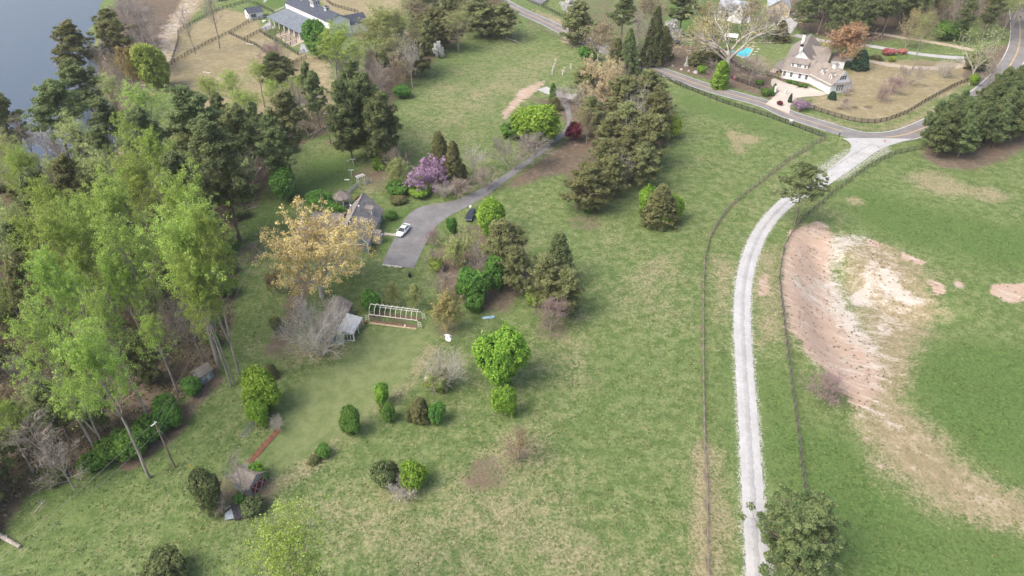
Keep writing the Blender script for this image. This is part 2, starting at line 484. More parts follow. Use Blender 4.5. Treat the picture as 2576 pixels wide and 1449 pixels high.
paint(clay, [[(2330, 700), (2373, 715), (2378, 742), (2350, 740)], [(2490, 716), (2610, 710), (2610, 752), (2540, 762), (2492, 738)], [(2400, 704), (2425, 712), (2421, 727), (2402, 718)],
             [(2265, 633), (2332, 660), (2320, 670), (2268, 648)], [(2185, 600), (2228, 618), (2190, 622), (2175, 612)]], .9, 1)
paint(clay, [[(2220, 1160), (2240, 1180), (2236, 1192), (2215, 1175)], [(2170, 1095), (2195, 1105), (2192, 1118), (2172, 1110)]], 1.2, .8)
paint(clay, [[(1915, 690), (1935, 690), (1935, 745), (1905, 748)]], 1.6, .8)
paint(clay, [[(1965, 745), (1990, 830), (1970, 800)]], 1.5, .6)
paint(clay, [[(1260, 285), (1310, 225), (1372, 200), (1360, 225), (1310, 260), (1270, 300)]], 2.5, .85)
paint(clay, [[(1440, 60), (1500, 110), (1445, 125), (1400, 105)]], 3, .5)
paint(tan, [[(1330, 20), (1400, 40), (1445, 75), (1445, 95), (1370, 45)]], 3, .8)
paint(clay, [[(1930, 236), (1975, 256), (1990, 268), (1960, 262)]], .8, .7)
paint(clay, [[(1410, 340), (1440, 330), (1470, 345), (1440, 370)]], 4, .5)
stripe(litter, [(2075, 350), (2030, 378), (1985, 405), (1932, 446), (1875, 490), (1835, 524), (1805, 564), (1785, 600), (1771, 660), (1768, 716), (1768, 966), (1771, 1132), (1778, 1240), (1779, 1480)], .7, .5, .7)
stripe(dry, [(1771, 1132), (1777, 1240), (1776, 1480)], 3.2, 1.5, .9)
stripe(litter, [(1960, 700), (1964, 760), (1972, 800), (1982, 900)], 1.0, .6, .6)
stripe(rock, [(2016, 480), (1985, 503), (1940, 545), (1908, 592), (1886, 645), (1872, 700), (1867, 760), (1867, 820), (1871, 900), (1878, 1000), (1886, 1120), (1894, 1250), (1901, 1360), (1906, 1460)], 4.2, .7, .45)
stripe(rock, [(2200, 372), (2140, 400), (2090, 436)], 9, 1.2, .4)
E_G = dict(mA=(dry, lush, clay, litter), mB=(pale, lawn, tan, rock))

nx, ny = len(XS), len(YS)
ii = np.arange(nx * ny).reshape(ny, nx)
F4 = np.stack([ii[:-1, :-1], ii[:-1, 1:], ii[1:, 1:], ii[1:, :-1]], -1).reshape(-1, 4)

def ground_mat():
    m, nt, b = new_mat('ground_cover')
    geo = nd(nt, 'ShaderNodeNewGeometry')
    pos = geo.outputs['Position']
    A = nd(nt, 'ShaderNodeAttribute', attribute_name='mA'); B = nd(nt, 'ShaderNodeAttribute', attribute_name='mB')
    sA = nd(nt, 'ShaderNodeSeparateColor'); sB = nd(nt, 'ShaderNodeSeparateColor')
    nt.links.new(A.outputs['Color'], sA.inputs[0]); nt.links.new(B.outputs['Color'], sB.inputs[0])
    a_dry, a_lush, a_clay, a_lit = sA.outputs[0], sA.outputs[1], sA.outputs[2], A.outputs['Alpha']
    b_pale, b_lawn, b_tan, b_rock = sB.outputs[0], sB.outputs[1], sB.outputs[2], B.outputs['Alpha']
    n0 = noise(nt, pos, .022, 3)
    n1 = noise(nt, pos, .11, 6, .62)
    n2 = noise(nt, pos, .55, 5, .65)
    n3 = noise(nt, pos, 2.3, 4, .7)
    n4 = noise(nt, pos, 6.5, 3, .7)
    def lin(*terms):
        acc = None
        for x, k, c in terms:                       # k * (x - c)
            t = mth(nt, 'MULTIPLY', mth(nt, 'SUBTRACT', x, c), k)
            acc = t if acc is None else mth(nt, 'ADD', acc, t)
        return acc
    grain = lin((n3, 1.0, .5), (n4, .8, .5))
    # living grass
    g = mix(nt, ss(nt, lin((n2, 1.0, 0), (n3, .7, .5)), .30, .72), (.082, .128, .040), (.165, .208, .080))
    deep = mix(nt, ss(nt, n3, .3, .7), (.060, .110, .032), (.118, .176, .052))
    g = mix(nt, ss(nt, lin((a_lush, .75, 0), (n1, 1.1, .5), (n2, 1.1, .5), (n3, .5, .5)), .12, .62), g, deep)
    lawn_c = mix(nt, ss(nt, n2, .3, .7), (.165, .198, .082), (.215, .242, .112))
    g = mix(nt, mth(nt, 'MULTIPLY', b_lawn, .65), g, lawn_c)
    # dead grass between the blades
    straw = mix(nt, ss(nt, lin((n3, 1.0, 0), (n4, .5, .5)), .3, .7), (.205, .172, .100), (.345, .300, .190))
    dfac = ss(nt, lin((a_dry, .85, 0), (b_lawn, -.35, 0), (a_lush, -.28, 0), (n0, .7, .5), (n1, 1.2, .5), (n2, 1.0, .5), (n3, 1.3, .5), (n4, .8, .5)), -.05, .80)
    g = mix(nt, mth(nt, 'MULTIPLY', dfac, .88), g, straw)
    tan_c = mix(nt, ss(nt, lin((n2, .8, 0), (n3, .5, .5), (n1, .5, .5)), .3, .7), (.240, .198, .118), (.375, .318, .210))
    tf = ss(nt, lin((b_tan, 1.15, 0), (n1, 1.0, .5), (n2, .6, .5), (n3, .4, .5)), .25, .85)
    g = mix(nt, mth(nt, 'MULTIPLY', tf, .9), g, tan_c)
    # leaf and needle litter
    lit_c = mix(nt, ss(nt, lin((n2, .8, 0), (n3, .8, .5)), .28, .72), (.118, .095, .070), (.220, .176, .130))
    lit_c = mix(nt, ss(nt, n1, .5, .7), lit_c, (.16, .115, .08))
    lf = ss(nt, lin((a_lit, 1.2, 0), (n1, .8, .5), (n2, .9, .5), (n3, .5, .5)), .3, .8)
    g = mix(nt, lf, g, lit_c)
    # clay with erosion streaks running down the bank
    mp = nd(nt, 'ShaderNodeMapping'); mp.vector_type = 'TEXTURE'; mp.inputs['Rotation'].default_value = (0, 0, math.radians(-36)); mp.inputs['Scale'].default_value = (5.0, .8, 2.0)
    nt.links.new(pos, mp.inputs[0])
    st = noise(nt, mp.outputs[0], 1.0, 6, .68)
    cl_c = mix(nt, ss(nt, lin((n2, .5, 0), (n1, .6, .5), (st, .7, .5)), .2, .75), (.385, .288, .220), (.49, .405, .330))
    cl_c = mix(nt, mth(nt, 'MULTIPLY', ss(nt, st, .50, .72), .7), cl_c, (.54, .465, .39))
    cl_c = mix(nt, mth(nt, 'MULTIPLY', ss(nt, lin((n1, 1.0, .5), (n2, .8, .5)), .02, .28), .6), cl_c, (.47, .435, .385))
    pock = ss(nt, lin((n2, .9, .5), (n3, 1.2, .5), (n4, 1.0, .5), (st, -.6, .5)), .10, .34)
    cl_c = mix(nt, mth(nt, 'MULTIPLY', pock, .8), cl_c, (.185, .155, .095))
    cf = ss(nt, lin((a_clay, 1.25, 0), (n1, .9, .5), (n2, 1.1, .5), (n3, .8, .5), (st, .6, .5)), .32, .85)
    g = mix(nt, cf, g, cl_c)
    pl_c = mix(nt, ss(nt, lin((n2, .8, 0), (n3, .6, .5)), .3, .7), (.40, .36, .305), (.52, .485, .43))
    pf = ss(nt, lin((b_pale, 1.2, 0), (n1, .8, .5), (n2, 1.0, .5), (n3, .8, .5), (st, .9, .5)), .36, .9)
    g = mix(nt, pf, g, pl_c)
    rf = ss(nt, lin((b_rock, 1.2, 0), (n3, 1.2, .5), (n4, 1.2, .5)), .3, .6)
    g = mix(nt, mth(nt, 'MULTIPLY', rf, .7), g, (.5, .48, .45))
    nt.links.new(g, b.inputs['Base Color'])
    b.inputs['Roughness'].default_value = 1.0
    b.inputs['Specular IOR Level'].default_value = 0.05
    bp = nd(nt, 'ShaderNodeBump', i_Strength=.6, i_Distance=.35)
    hgt = lin((n2, .9, .5), (n3, .8, .5), (n4, .4, .5))
    nt.links.new(hgt, bp.inputs['Height']); nt.links.new(bp.outputs[0], b.inputs['Normal'])
    return m

gme = quads_mesh('ground', np.stack([gx, gy, gz], 1), F4, ground_mat(), smooth=True)
for nm, ch in E_G.items():
    at = gme.attributes.new(nm, 'FLOAT_COLOR', 'POINT')
    at.data.foreach_set('color', np.stack(ch, 1).astype(np.float32).ravel())
tag(link(bpy.data.objects.new('ground', gme)), 'rolling spring pasture with clay bank and woodland floor', kind='structure')

# water
m, nt, b = new_mat('lake_water')
b.inputs['Base Color'].default_value = (.045, .062, .085, 1); b.inputs['Roughness'].default_value = .2
b.inputs['Specular IOR Level'].default_value = .35
geo = nd(nt, 'ShaderNodeNewGeometry')
nz = noise(nt, geo.outputs['Position'], .9, 4)
bp = nd(nt, 'ShaderNodeBump', i_Strength=.25, i_Distance=.2); nt.links.new(nz, bp.inputs['Height']); nt.links.new(bp.outputs[0], b.inputs['Normal'])
M['lake'] = m
w = MB(); w.face([(-900, 120, -2.5), (-90, 120, -2.5), (-90, 1100, -2.5), (-900, 1100, -2.5)])
tag(w.build('lake_water', M['lake']), 'calm blue grey lake in the corner beyond the woods', kind='structure')

# ---------------------------------------------------------------- roads
def resample(pts, step):
    out = [Vector((p[0], p[1], 0)) for p in pts]
    for _ in range(3):                                # round the corners
        q = [out[0]]
        for a, c in zip(out, out[1:]):
            q += [a * .75 + c * .25, a * .25 + c * .75]
        out = q + [out[-1]]
    res = [out[0]]; acc = 0.0
    for a, c in zip(out, out[1:]):
        L_ = (c - a).length
        t = step - acc
        while t <= L_:
            res.append(a.lerp(c, t / L_)); t += step
        acc = (acc + L_) % step
    res.append(out[-1])
    return res

def ribbon(name, label, pts, w, mat, lift, off=0.0, step=1.0, jag=0.0, seed=1, cross=5, kind='structure', parent=None, skip=None):
    c = resample(pts, step)
    rng = random.Random(seed)
    V, F = [], []
    s = 0.0
    rows = []
    for i, p in enumerate(c):
        t = (c[min(i + 1, len(c) - 1)] - c[max(i - 1, 0)]).normalized()
        nrm = Vector((-t.y, t.x, 0))
        wid = w(i / (len(c) - 1)) if callable(w) else w
        row = []
        for k in range(cross):
            u = (k / (cross - 1) - .5) * wid
            if k in (0, cross - 1): u += rng.uniform(-jag, jag)
            q = p + nrm * (off + u)
            row.append(len(V)); V.append((q.x, q.y, terr(q.x, q.y) + lift - (.03 if (jag and k in (0, cross - 1)) else 0)))
        rows.append(row)
        if i and not (skip and skip(i, len(c), p)):
            for k in range(cross - 1):
                F.append((rows[-2][k], rows[-1][k], rows[-1][k + 1], rows[-2][k + 1]))
    me = bpy.data.meshes.new(name); me.from_pydata(V, [], F); me.materials.append(mat); me.update()
    o = link(bpy.data.objects.new(name, me), parent)
    return tag(o, label, kind=kind) if parent is None else o

def asphalt(name, c1, c2, crack=.3):
    m, nt, b = new_mat(name)
    geo = nd(nt, 'ShaderNodeNewGeometry'); pos = geo.outputs['Position']
    n1 = noise(nt, pos, .25, 6, .65); n2 = noise(nt, pos, 1.4, 5, .7); n3 = noise(nt, pos, 9, 3, .7)
    f = ss(nt, mth(nt, 'ADD', mth(nt, 'ADD', mth(nt, 'MULTIPLY', n1, .5), mth(nt, 'MULTIPLY', n2, .3)), mth(nt, 'MULTIPLY', n3, .2)), .36, .64)
    nt.links.new(mix(nt, f, c1, c2), b.inputs['Base Color'])
    b.inputs['Roughness'].default_value = .9; b.inputs['Specular IOR Level'].default_value = .25
    bp = nd(nt, 'ShaderNodeBump', i_Strength=.4, i_Distance=.02); nt.links.new(n3, bp.inputs['Height']); nt.links.new(bp.outputs[0], b.inputs['Normal'])
    return m
M['road'] = asphalt('old_asphalt', (.155, .146, .140), (.225, .216, .210))
M['drive'] = asphalt('drive_asphalt', (.132, .130, .130), (.215, .212, .210))
M['gravel'] = asphalt('white_gravel', (.33, .328, .32), (.43, .427, .418))
M['gravel_rut'] = asphalt('gravel_rut', (.27, .267, .26), (.355, .351, .342))
M['concrete'] = asphalt('pale_concrete', (.40, .355, .295), (.50, .455, .395))
M['concrete_grey'] = asphalt('grey_concrete', (.32, .32, .315), (.43, .43, .425))
M['sand_drive'] = asphalt('sandy_drive', (.33, .27, .20), (.46, .39, .31))
M['line_white'] = surf('road_paint_white', (.72, .72, .70), .25, 1.5, .7)
M['line_yellow'] = surf('road_paint_yellow', (.62, .42, .16), .25, 1.5, .7)

ROAD_PX = [(1180, -50), (1240, -8), (1308, 27), (1398, 68), (1445, 91), (1525, 126), (1598, 158), (1671, 182), (1755, 212), (1855, 242), (1931, 262), (1982, 288), (2032, 303), (2085, 320), (2129, 334),
           (2179, 345), (2232, 346), (2275, 340), (2325, 322), (2400, 282), (2460, 246), (2500, 213), (2535, 175), (2556, 140), (2566, 108), (2566, 60), (2560, 20), (2552, -20)]
ROAD = P2(ROAD_PX)
ROADW = 7.4
ribbon('road', 'two lane asphalt county road curving past the junction', ROAD, ROADW, M['road'], .05)
ribbon('road_edge_line', 'white edge line along the far side of the road', ROAD, .16, M['line_white'], .06, off=ROADW / 2 - .32, cross=2)
jl, jr = P(2125, 350).x, P(2285, 350).x
def in_junction(i, n, p): return jl < p.x < jr and p.y < 240
ribbon('road_edge_line', 'white edge line along the near side of the road', ROAD, .16, M['line_white'], .06, off=-ROADW / 2 + .32, cross=2, skip=in_junction)
ml, mr = P(2135, 340).x, P(2230, 345).x
for o_ in (.14, -.14):
    ribbon('road_centre_line', 'yellow double centre line of the road', ROAD, .13, M['line_yellow'], .06, off=o_, cross=2, skip=lambda i, n, p: ml < p.x < mr and p.y < 240)

GR_PX = [(2016, 480), (1985, 503), (1940, 545), (1908, 592), (1886, 645), (1872, 700), (1867, 760), (1867, 820), (1871, 900), (1878, 1000), (1886, 1120), (1894, 1250), (1901, 1360), (1906, 1460), (1912, 1580)]
GR = P2(GR_PX)
def grw(t): return 3.3 + .9 * max(0, 1 - t / .12) - .5 * t
ribbon('gravel_drive', 'long white gravel drive curving down from the road', GR, grw, M['gravel'], .055, jag=.13, cross=9, step=.4)
ribbon('gravel_crown', 'greyer middle strip of the white gravel drive', P2([(2195, 362), (2150, 386), (2092, 424), (2045, 458), (2016, 480), (1985, 503), (1940, 545)]) + GR[3:], .75, M['gravel_rut'], .10, jag=.16, cross=4, step=.4)


DRL = [(961, 665), (978, 628), (997, 590), (1014, 556), (1031, 536), (1054, 521), (1094, 513), (1144, 506), (1185, 488), (1230, 462), (1288, 428), (1348, 384), (1400, 343), (1422, 326), (1428, 300), (1420, 272), (1408, 250)]
DRR = [(1041, 675), (1064, 626), (1087, 583), (1104, 563), (1127, 546), (1150, 533), (1177, 520), (1205, 503), (1234, 486), (1262, 463), (1296, 440), (1357, 393), (1412, 349), (1434, 330), (1441, 302), (1434, 270), (1425, 250)]
def sheet(name, label, left, right, mat, lift, n=24, kind='structure', thick=None):
    lw, rw = resample(P2(left), 1.0), resample(P2(right), 1.0)
    K = max(len(lw), len(rw), 4)
    V, F = [], []
    for i in range(K):
        a = lw[round(i * (len(lw) - 1) / (K - 1))]; c = rw[round(i * (len(rw) - 1) / (K - 1))]
        for k in range(5):
            q = a.lerp(c, k / 4)
            V.append((q.x, q.y, terr(q.x, q.y) + lift))
        if i:
            for k in range(4):
                F.append((5 * i - 5 + k, 5 * i - 5 + k + 1, 5 * i + k + 1, 5 * i + k))
    me = bpy.data.meshes.new(name); me.from_pydata(V, [], F); me.materials.append(mat); me.update()
    return tag(link(bpy.data.objects.new(name, me)), label, kind=kind)
sheet('driveway', 'worn grey asphalt driveway up to the teal house', DRL, DRR, M['drive'], .05)
sheet('gravel_apron', 'white gravel apron where the drive meets the road', [(2118, 348), (2136, 357), (2143, 368), (2140, 380), (2128, 393), (2105, 411), (2070, 437), (2035, 461), (2003, 480)],
      [(2296, 350), (2262, 359), (2230, 369), (2205, 381), (2183, 397), (2152, 419), (2110, 449), (2070, 475), (2030, 499)], M['gravel'], .08)
ribbon('gravel_lane', 'grey gravel lane under the trees by the road', P2([(1362, 222), (1400, 236), (1450, 246), (1500, 236), (1545, 205), (1580, 172)]), 4.5, M['concrete_grey'], .04, jag=.3)
sheet('concrete_drive', 'pale concrete forecourt of the white house', [(1925, 262), (1945, 246), (1957, 232), (1975, 224), (2008, 222), (2030, 217)], [(1985, 286), (1990, 262), (2000, 247), (2030, 243), (2065, 242), (2083, 236)], M['concrete'], .06)
sheet('concrete_drive', 'upper pale concrete loop beside the white house', [(1941, 200), (1938, 212), (1948, 224), (1960, 232)], [(1948, 197), (1968, 206), (1990, 212), (2012, 219)], M['concrete'], .066)
ribbon('sandy_lane', 'curved sandy drive across the tan lawn', P2([(2088, 145), (2130, 150), (2190, 152), (2210, 158), (2235, 163), (2270, 168), (2320, 172), (2380, 171), (2425, 163), (2440, 150)]), 4.2, M['sand_drive'], .05, jag=.2)
ribbon('concrete_lane', 'straight pale concrete lane behind the tan lawn', P2([(2000, 88), (2070, 103), (2130, 110), (2180, 114), (2240, 124), (2300, 135), (2380, 144), (2440, 147)]), 4.0, M['concrete_grey'], .05, jag=.1)
ribbon('dirt_lane', 'rutted dirt lane in front of the far woods', P2([(2180, 80), (2290, 97), (2380, 112), (2450, 127)]), 3.4, M['sand_drive'], .04, jag=.3)
ribbon('driveway_edge', 'broken pale edge at the end of the asphalt driveway', P2([(962, 666), (985, 669), (1012, 672)]), .55, M['concrete'], .065, jag=.25, step=.4)
ribbon('stepping_path', 'pale stepping stone path from the porch to the car', P2([(966, 588), (1000, 591)]), 1.0, M['concrete'], .045, jag=.15)
# ---------------------------------------------------------------- trees: skeletons, leaves, prototypes
def nrm3(a):
    l = math.sqrt(a[0] * a[0] + a[1] * a[1] + a[2] * a[2]) or 1e-9
    return (a[0] / l, a[1] / l, a[2] / l)

class Skel:
    def __init__(s): s.seg = {}; s.tips = []
    def add(s, lvl, p, q, r0, r1): s.seg.setdefault(lvl, []).append((*p, *q, r0, r1))

def grow(rng, sk, p, d, L_, r, lvl, sp):
    n = sp['seg'][lvl]; wig = sp['wig'][lvl]; trop = sp['trop'][lvl]; end = sp['taper'][lvl]
    pts, rad = [p], [r]
    st = L_ / n
    for i in range(n):
        d = nrm3((d[0] + rng.gauss(0, wig), d[1] + rng.gauss(0, wig), d[2] + rng.gauss(0, wig) * .6 + trop))
        q = (p[0] + d[0] * st, p[1] + d[1] * st, p[2] + d[2] * st)
        r2 = r * (1 - (1 - end) * (i + 1) / n)
        sk.add(lvl, p, q, rad[-1], r2)
        p = q; pts.append(p); rad.append(r2)
    last = lvl == len(sp['n'])
    if last or lvl >= sp.get('tips_from', 99):
        for t in sp.get('tipt', (1.0, .6)):
            k = min(int(t * n), n - 1); f = t * n - k
            a, c = pts[k], pts[k + 1]
            sk.tips.append((a[0] + (c[0] - a[0]) * f, a[1] + (c[1] - a[1]) * f, a[2] + (c[2] - a[2]) * f))
    if last: return
    k_ = sp['n'][lvl]; s0 = sp['start'][lvl]; az = rng.uniform(0, 6.28)
    for j in range(k_):
        t = s0 + (1 - s0) * (j + rng.uniform(.1, .9)) / k_
        i = min(int(t * n), n - 1); f = t * n - i
        a, c = pts[i], pts[i + 1]
        q = tuple(a[m_] + (c[m_] - a[m_]) * f for m_ in range(3))
        ax = nrm3((c[0] - a[0], c[1] - a[1], c[2] - a[2]))
        az += 2.4 + rng.uniform(-.5, .5)
        u = nrm3((ax[1], -ax[0], 0.001)) if abs(ax[2]) < .98 else (1, 0, 0)
        v = (ax[1] * u[2] - ax[2] * u[1], ax[2] * u[0] - ax[0] * u[2], ax[0] * u[1] - ax[1] * u[0])
        an = sp['ang'][lvl]
        an = an(t) if callable(an) else an
        an = math.radians(an + rng.gauss(0, sp.get('anj', 8)))
        ca, sa, cz, sz = math.cos(an), math.sin(an), math.cos(az), math.sin(az)
        dd = tuple(ax[m_] * ca + (u[m_] * cz + v[m_] * sz) * sa for m_ in range(3))
        ra = sp['ratio'][lvl]
        ra = ra(t) if callable(ra) else ra
        cl = L_ * ra * rng.uniform(.75, 1.2)
        cr = max(sp.get('rmin', .012), min((rad[i] + (rad[i + 1] - rad[i]) * f) * sp.get('rr', .6), r * .7))
        grow(rng, sk, q, dd, cl, cr, lvl + 1, sp)

def tubes_np(segs, k):
    a = np.array(segs, float)
    p, q, r0, r1 = a[:, :3], a[:, 3:6], a[:, 6], a[:, 7]
    d = q - p; d /= np.linalg.norm(d, axis=1, keepdims=True) + 1e-9
    h = np.where(np.abs(d[:, 2:3]) < .9, np.array([[0, 0, 1.0]]), np.array([[1.0, 0, 0]]))
    u = np.cross(d, h); u /= np.linalg.norm(u, axis=1, keepdims=True) + 1e-9
    v = np.cross(d, u)
    V = []
    for c, r in ((p, r0), (q + d * (r1[:, None] * .4), r1)):
        for i in range(k):
            t = 2 * math.pi * i / k
            V.append(c + (u * math.cos(t) + v * math.sin(t)) * r[:, None])
    V = np.stack(V, 1)                                  # n, 2k, 3
    n = len(a)
    base = (np.arange(n) * 2 * k)[:, None]
    F = np.concatenate([base + np.array([[i, (i + 1) % k, k + (i + 1) % k, k + i]]) for i in range(k)], 0)
    return V.reshape(-1, 3), F

def leaves_np(rng, centers, rad, n, size, aspect=1.5, up=.45, out=.5, rnd=.7, squash=1.0, needle=False, mid=None):
    """leaf cards round each centre: quads with random lean"""
    C = np.asarray(centers, float)
    m = len(C)
    rad = np.broadcast_to(np.asarray(rad, float), (m,))
    o = rng.normal(size=(m, n, 3)); o /= np.linalg.norm(o, axis=2, keepdims=True) + 1e-9
    rr = rng.random((m, n, 1)) ** .45
    off = o * rr * rad[:, None, None]; off[:, :, 2] *= squash
    pos = (C[:, None, :] + off).reshape(-1, 3)
    mid = C.mean(0) if mid is None else np.asarray(mid)
    ow = pos - mid; ow /= np.linalg.norm(ow, axis=1, keepdims=True) + 1e-9
    nn = o.reshape(-1, 3) * .5 + ow * out + np.array([0, 0, up]) + rng.normal(size=pos.shape) * rnd
    nn /= np.linalg.norm(nn, axis=1, keepdims=True) + 1e-9
    if needle:                                          # long axis points along nn
        a1 = nn; a2 = np.cross(nn, rng.normal(size=nn.shape)); a2 /= np.linalg.norm(a2, axis=1, keepdims=True) + 1e-9
    else:
        a1 = np.cross(nn, rng.normal(size=nn.shape)); a1 /= np.linalg.norm(a1, axis=1, keepdims=True) + 1e-9
        a2 = np.cross(nn, a1)
    s = size * rng.uniform(.65, 1.35, (len(pos), 1))
    a1 = a1 * s * aspect * .5; a2 = a2 * s * .5
    V = np.stack([pos - a1, pos + a2 * .9, pos + a1, pos - a2 * .9], 1).reshape(-1, 3)   # pointed, diamond leaves
    F = np.arange(len(V)).reshape(-1, 4)
    ct = rng.normal(0, .17, (m, 1)) + rng.normal(.5, .22, (m, n))
    t = np.repeat(np.clip(ct.reshape(-1), 0, 1), 4)
    return V, F, t

class Proto:
    """a tree of unit height and unit crown radius: meshes to be shared by its copies"""
    def __init__(s, name, sk, bark, leaf=None, lv=None, twigcut=2, barkmat=None):
        allv = []
        parts = {}
        for l, sg in sk.seg.items():
            key = 'trunk' if l == 0 else ('limbs' if (l <= twigcut or lv is not None) else 'twigs')
            V, F = tubes_np(sg, 6 if l == 0 else (4 if l <= 1 else 3))
            parts.setdefault(key, []).append((V, F)); allv.append(V)
        if lv is not None: allv.append(lv[0])
        A = np.concatenate(allv)
        s.H = float(np.percentile(A[:, 2], 99.8))
        ref = lv[0] if lv is not None else A
        s.R = float(np.percentile(np.hypot(ref[:, 0], ref[:, 1]), 95))
        s.mid = float(np.percentile(ref[:, 2], 55)) / s.H
        s.meshes = []
        for key, lst in parts.items():
            V, F, o = [], [], 0
            for v, f in lst:
                if len(f): V.append(v); F.append(f + o); o += len(v)
            F = np.concatenate(F)
            s.meshes.append((key, quads_mesh(name + '_' + key, np.concatenate(V), F, M[bark], smooth=True)))
        if lv is not None:
            s.meshes.append(('crown', quads_mesh(name + '_crown', lv[0], lv[1], L[leaf], lv[2])))
        s.alt = {}
    def recol(s, leaf):
        """same crown with another foliage material"""
        if leaf not in s.alt:
            me = [m_ for k, m_ in s.meshes if k == 'crown'][0].copy()
            me.materials[0] = L[leaf]; s.alt[leaf] = me
        return s.alt[leaf]

PROTO = {}
def leafcat(*ls):
    V = np.concatenate([l[0] for l in ls]); o = 0; F = []
    for l in ls: F.append(l[1] + o); o += len(l[0])
    return V, np.concatenate(F), np.concatenate([l[2] for l in ls])

def p_poplar(seed, sparse=1.0, leaf='poplar', fork=False):
    rng = random.Random(seed); nr = np.random.default_rng(seed)
    sk = Skel()
    sp = dict(seg=[9, 5, 3, 2], n=[18, 8, 5], wig=[.035, .10, .16, .2], trop=[.03, .10, .07, .04], taper=[.22, .3, .3, .3], start=[.52, .25, .2],
              ang=[lambda t: 62 - 34 * t, 42, 45], ratio=[lambda t: .47 * (1.22 - t * .78) * (1 if t > .6 else .8), .42, .45], rr=.55, tipt=(1.0, .45))
    grow(rng, sk, (0, 0, -.5), (0, 0, 1), 28, .42, 0, sp)
    if fork:
        grow(rng, sk, (0, 0, 8), nrm3((.35, .1, 1)), 17, .28, 0, dict(sp, n=[11, 6, 4]))
    tips = np.array(sk.tips); tips = tips[tips[:, 2] > 12.5]
    keep = nr.random(len(tips)) < (.54 * sparse)
    lv = leaves_np(nr, tips[keep], nr.uniform(.45, .95, keep.sum()), int(22 * sparse), .21, up=.5, squash=.75)
    return Proto('poplar', sk, 'bark_grey', leaf, lv)

def p_pine(seed, leaf='pine', Ht=20, start=.42, rb=4.0, nb=40, dens=26, top=.5, spread=1.0, dead=0):
    rng = random.Random(seed); nr = np.random.default_rng(seed)
    sk = Skel()
    d = (0, 0, 1); p = (0, 0, -.4); pts = [p]; n = 10; r = .27 * Ht / 20
    for i in range(n):
        d = nrm3((d[0] + rng.gauss(0, .03), d[1] + rng.gauss(0, .03), d[2] + .04))
        q = tuple(p[k] + d[k] * Ht / n for k in range(3))
        sk.add(0, p, q, r * (1 - .88 * i / n), r * (1 - .88 * (i + 1) / n)); p = q; pts.append(p)
    cl, rd = [], []
    az = 0
    for j in range(nb):
        t = start + (.985 - start) * (j + rng.random()) / nb
        i = min(int(t * n), n - 1); f = t * n - i
        b0 = tuple(pts[i][k] + (pts[i + 1][k] - pts[i][k]) * f for k in range(3))
        az += 2.4 + rng.uniform(-.6, .6)
        u = (t - start) / (1 - start)
        ln = rb * ((1 - u ** 2.2) * (1 - .3 * top) + .3 * top) * rng.uniform(.6, 1.12) * (.55 + .45 * min(1, u * 4))
        el = math.radians(-6 + 58 * u * u + rng.gauss(4, 10))
        dd = (math.cos(az) * math.cos(el), math.sin(az) * math.cos(el), math.sin(el))
        q = b0; ns = 4; br = .045 + .010 * ln
        for s_ in range(ns):
            dd = nrm3((dd[0] + rng.gauss(0, .14), dd[1] + rng.gauss(0, .14), dd[2] + rng.gauss(.05, .10)))
            q2 = tuple(q[k] + dd[k] * ln / ns for k in range(3))
            sk.add(1, q, q2, br * (1 - .7 * s_ / ns), br * (1 - .7 * (s_ + 1) / ns)); q = q2
            if s_ >= 1 and not (j < dead):
                for w_ in range(3 if s_ < 3 else 4):
                    a2 = rng.uniform(0, 6.28); l2 = spread * rng.uniform(.35, 1.15) * (ln / 3.5 + .3)
                    c = (q[0] + math.cos(a2) * l2, q[1] + math.sin(a2) * l2, q[2] + rng.uniform(-.15, .75))
                    sk.add(2, q, c, .025, .015); cl.append(c); rd.append(rng.uniform(.42, .72))
    cl.append(pts[-1]); rd.append(.6)
    lv = leaves_np(nr, np.array(cl), np.array(rd), int(dens * 2.0), .215, aspect=2.2, up=.55, out=.35, rnd=.6, squash=.8)
    return Proto('pine', sk, 'bark_brown', leaf, lv)

def p_cone(seed, leaf='cedar', Ht=12, R=3.2, nc=330, dens=42, size=.26, power=.8, base=.02, lump=.55):
    """dense conical or rounded evergreen: leaf clusters on the envelope"""
    rng = random.Random(seed); nr = np.random.default_rng(seed)
    sk = Skel(); sk.add(0, (0, 0, -.3), (0, 0, Ht * .92), .2, .03)
    cl, rd = [], []
    for j in range(nc):
        t = (j + nr.random()) / nc
        z = Ht * (base + (1 - base) * (1 - (1 - t) ** 1.35))
        u = z / Ht
        prof = ((1 - u) ** power) * min(1, (u + .12) / .22) ** .6
        az = j * 2.39996 + nr.normal() * .3
        rr = R * prof * nr.uniform(.72, 1.06) * (1 + .12 * math.sin(az * 3 + seed) + .1 * math.sin(az * 2 + z))
        c = (math.cos(az) * rr, math.sin(az) * rr, z); cl.append(c); rd.append(lump * nr.uniform(.7, 1.25))
        if j % 4 == 0: sk.add(1, (0, 0, z * .9), c, .04, .015)
    lv = leaves_np(nr, np.array(cl), np.array(rd), dens, size, aspect=1.6, up=.3, out=.7, rnd=.6, mid=(0, 0, Ht * .35))
    return Proto('cone', sk, 'bark_brown', leaf, lv)

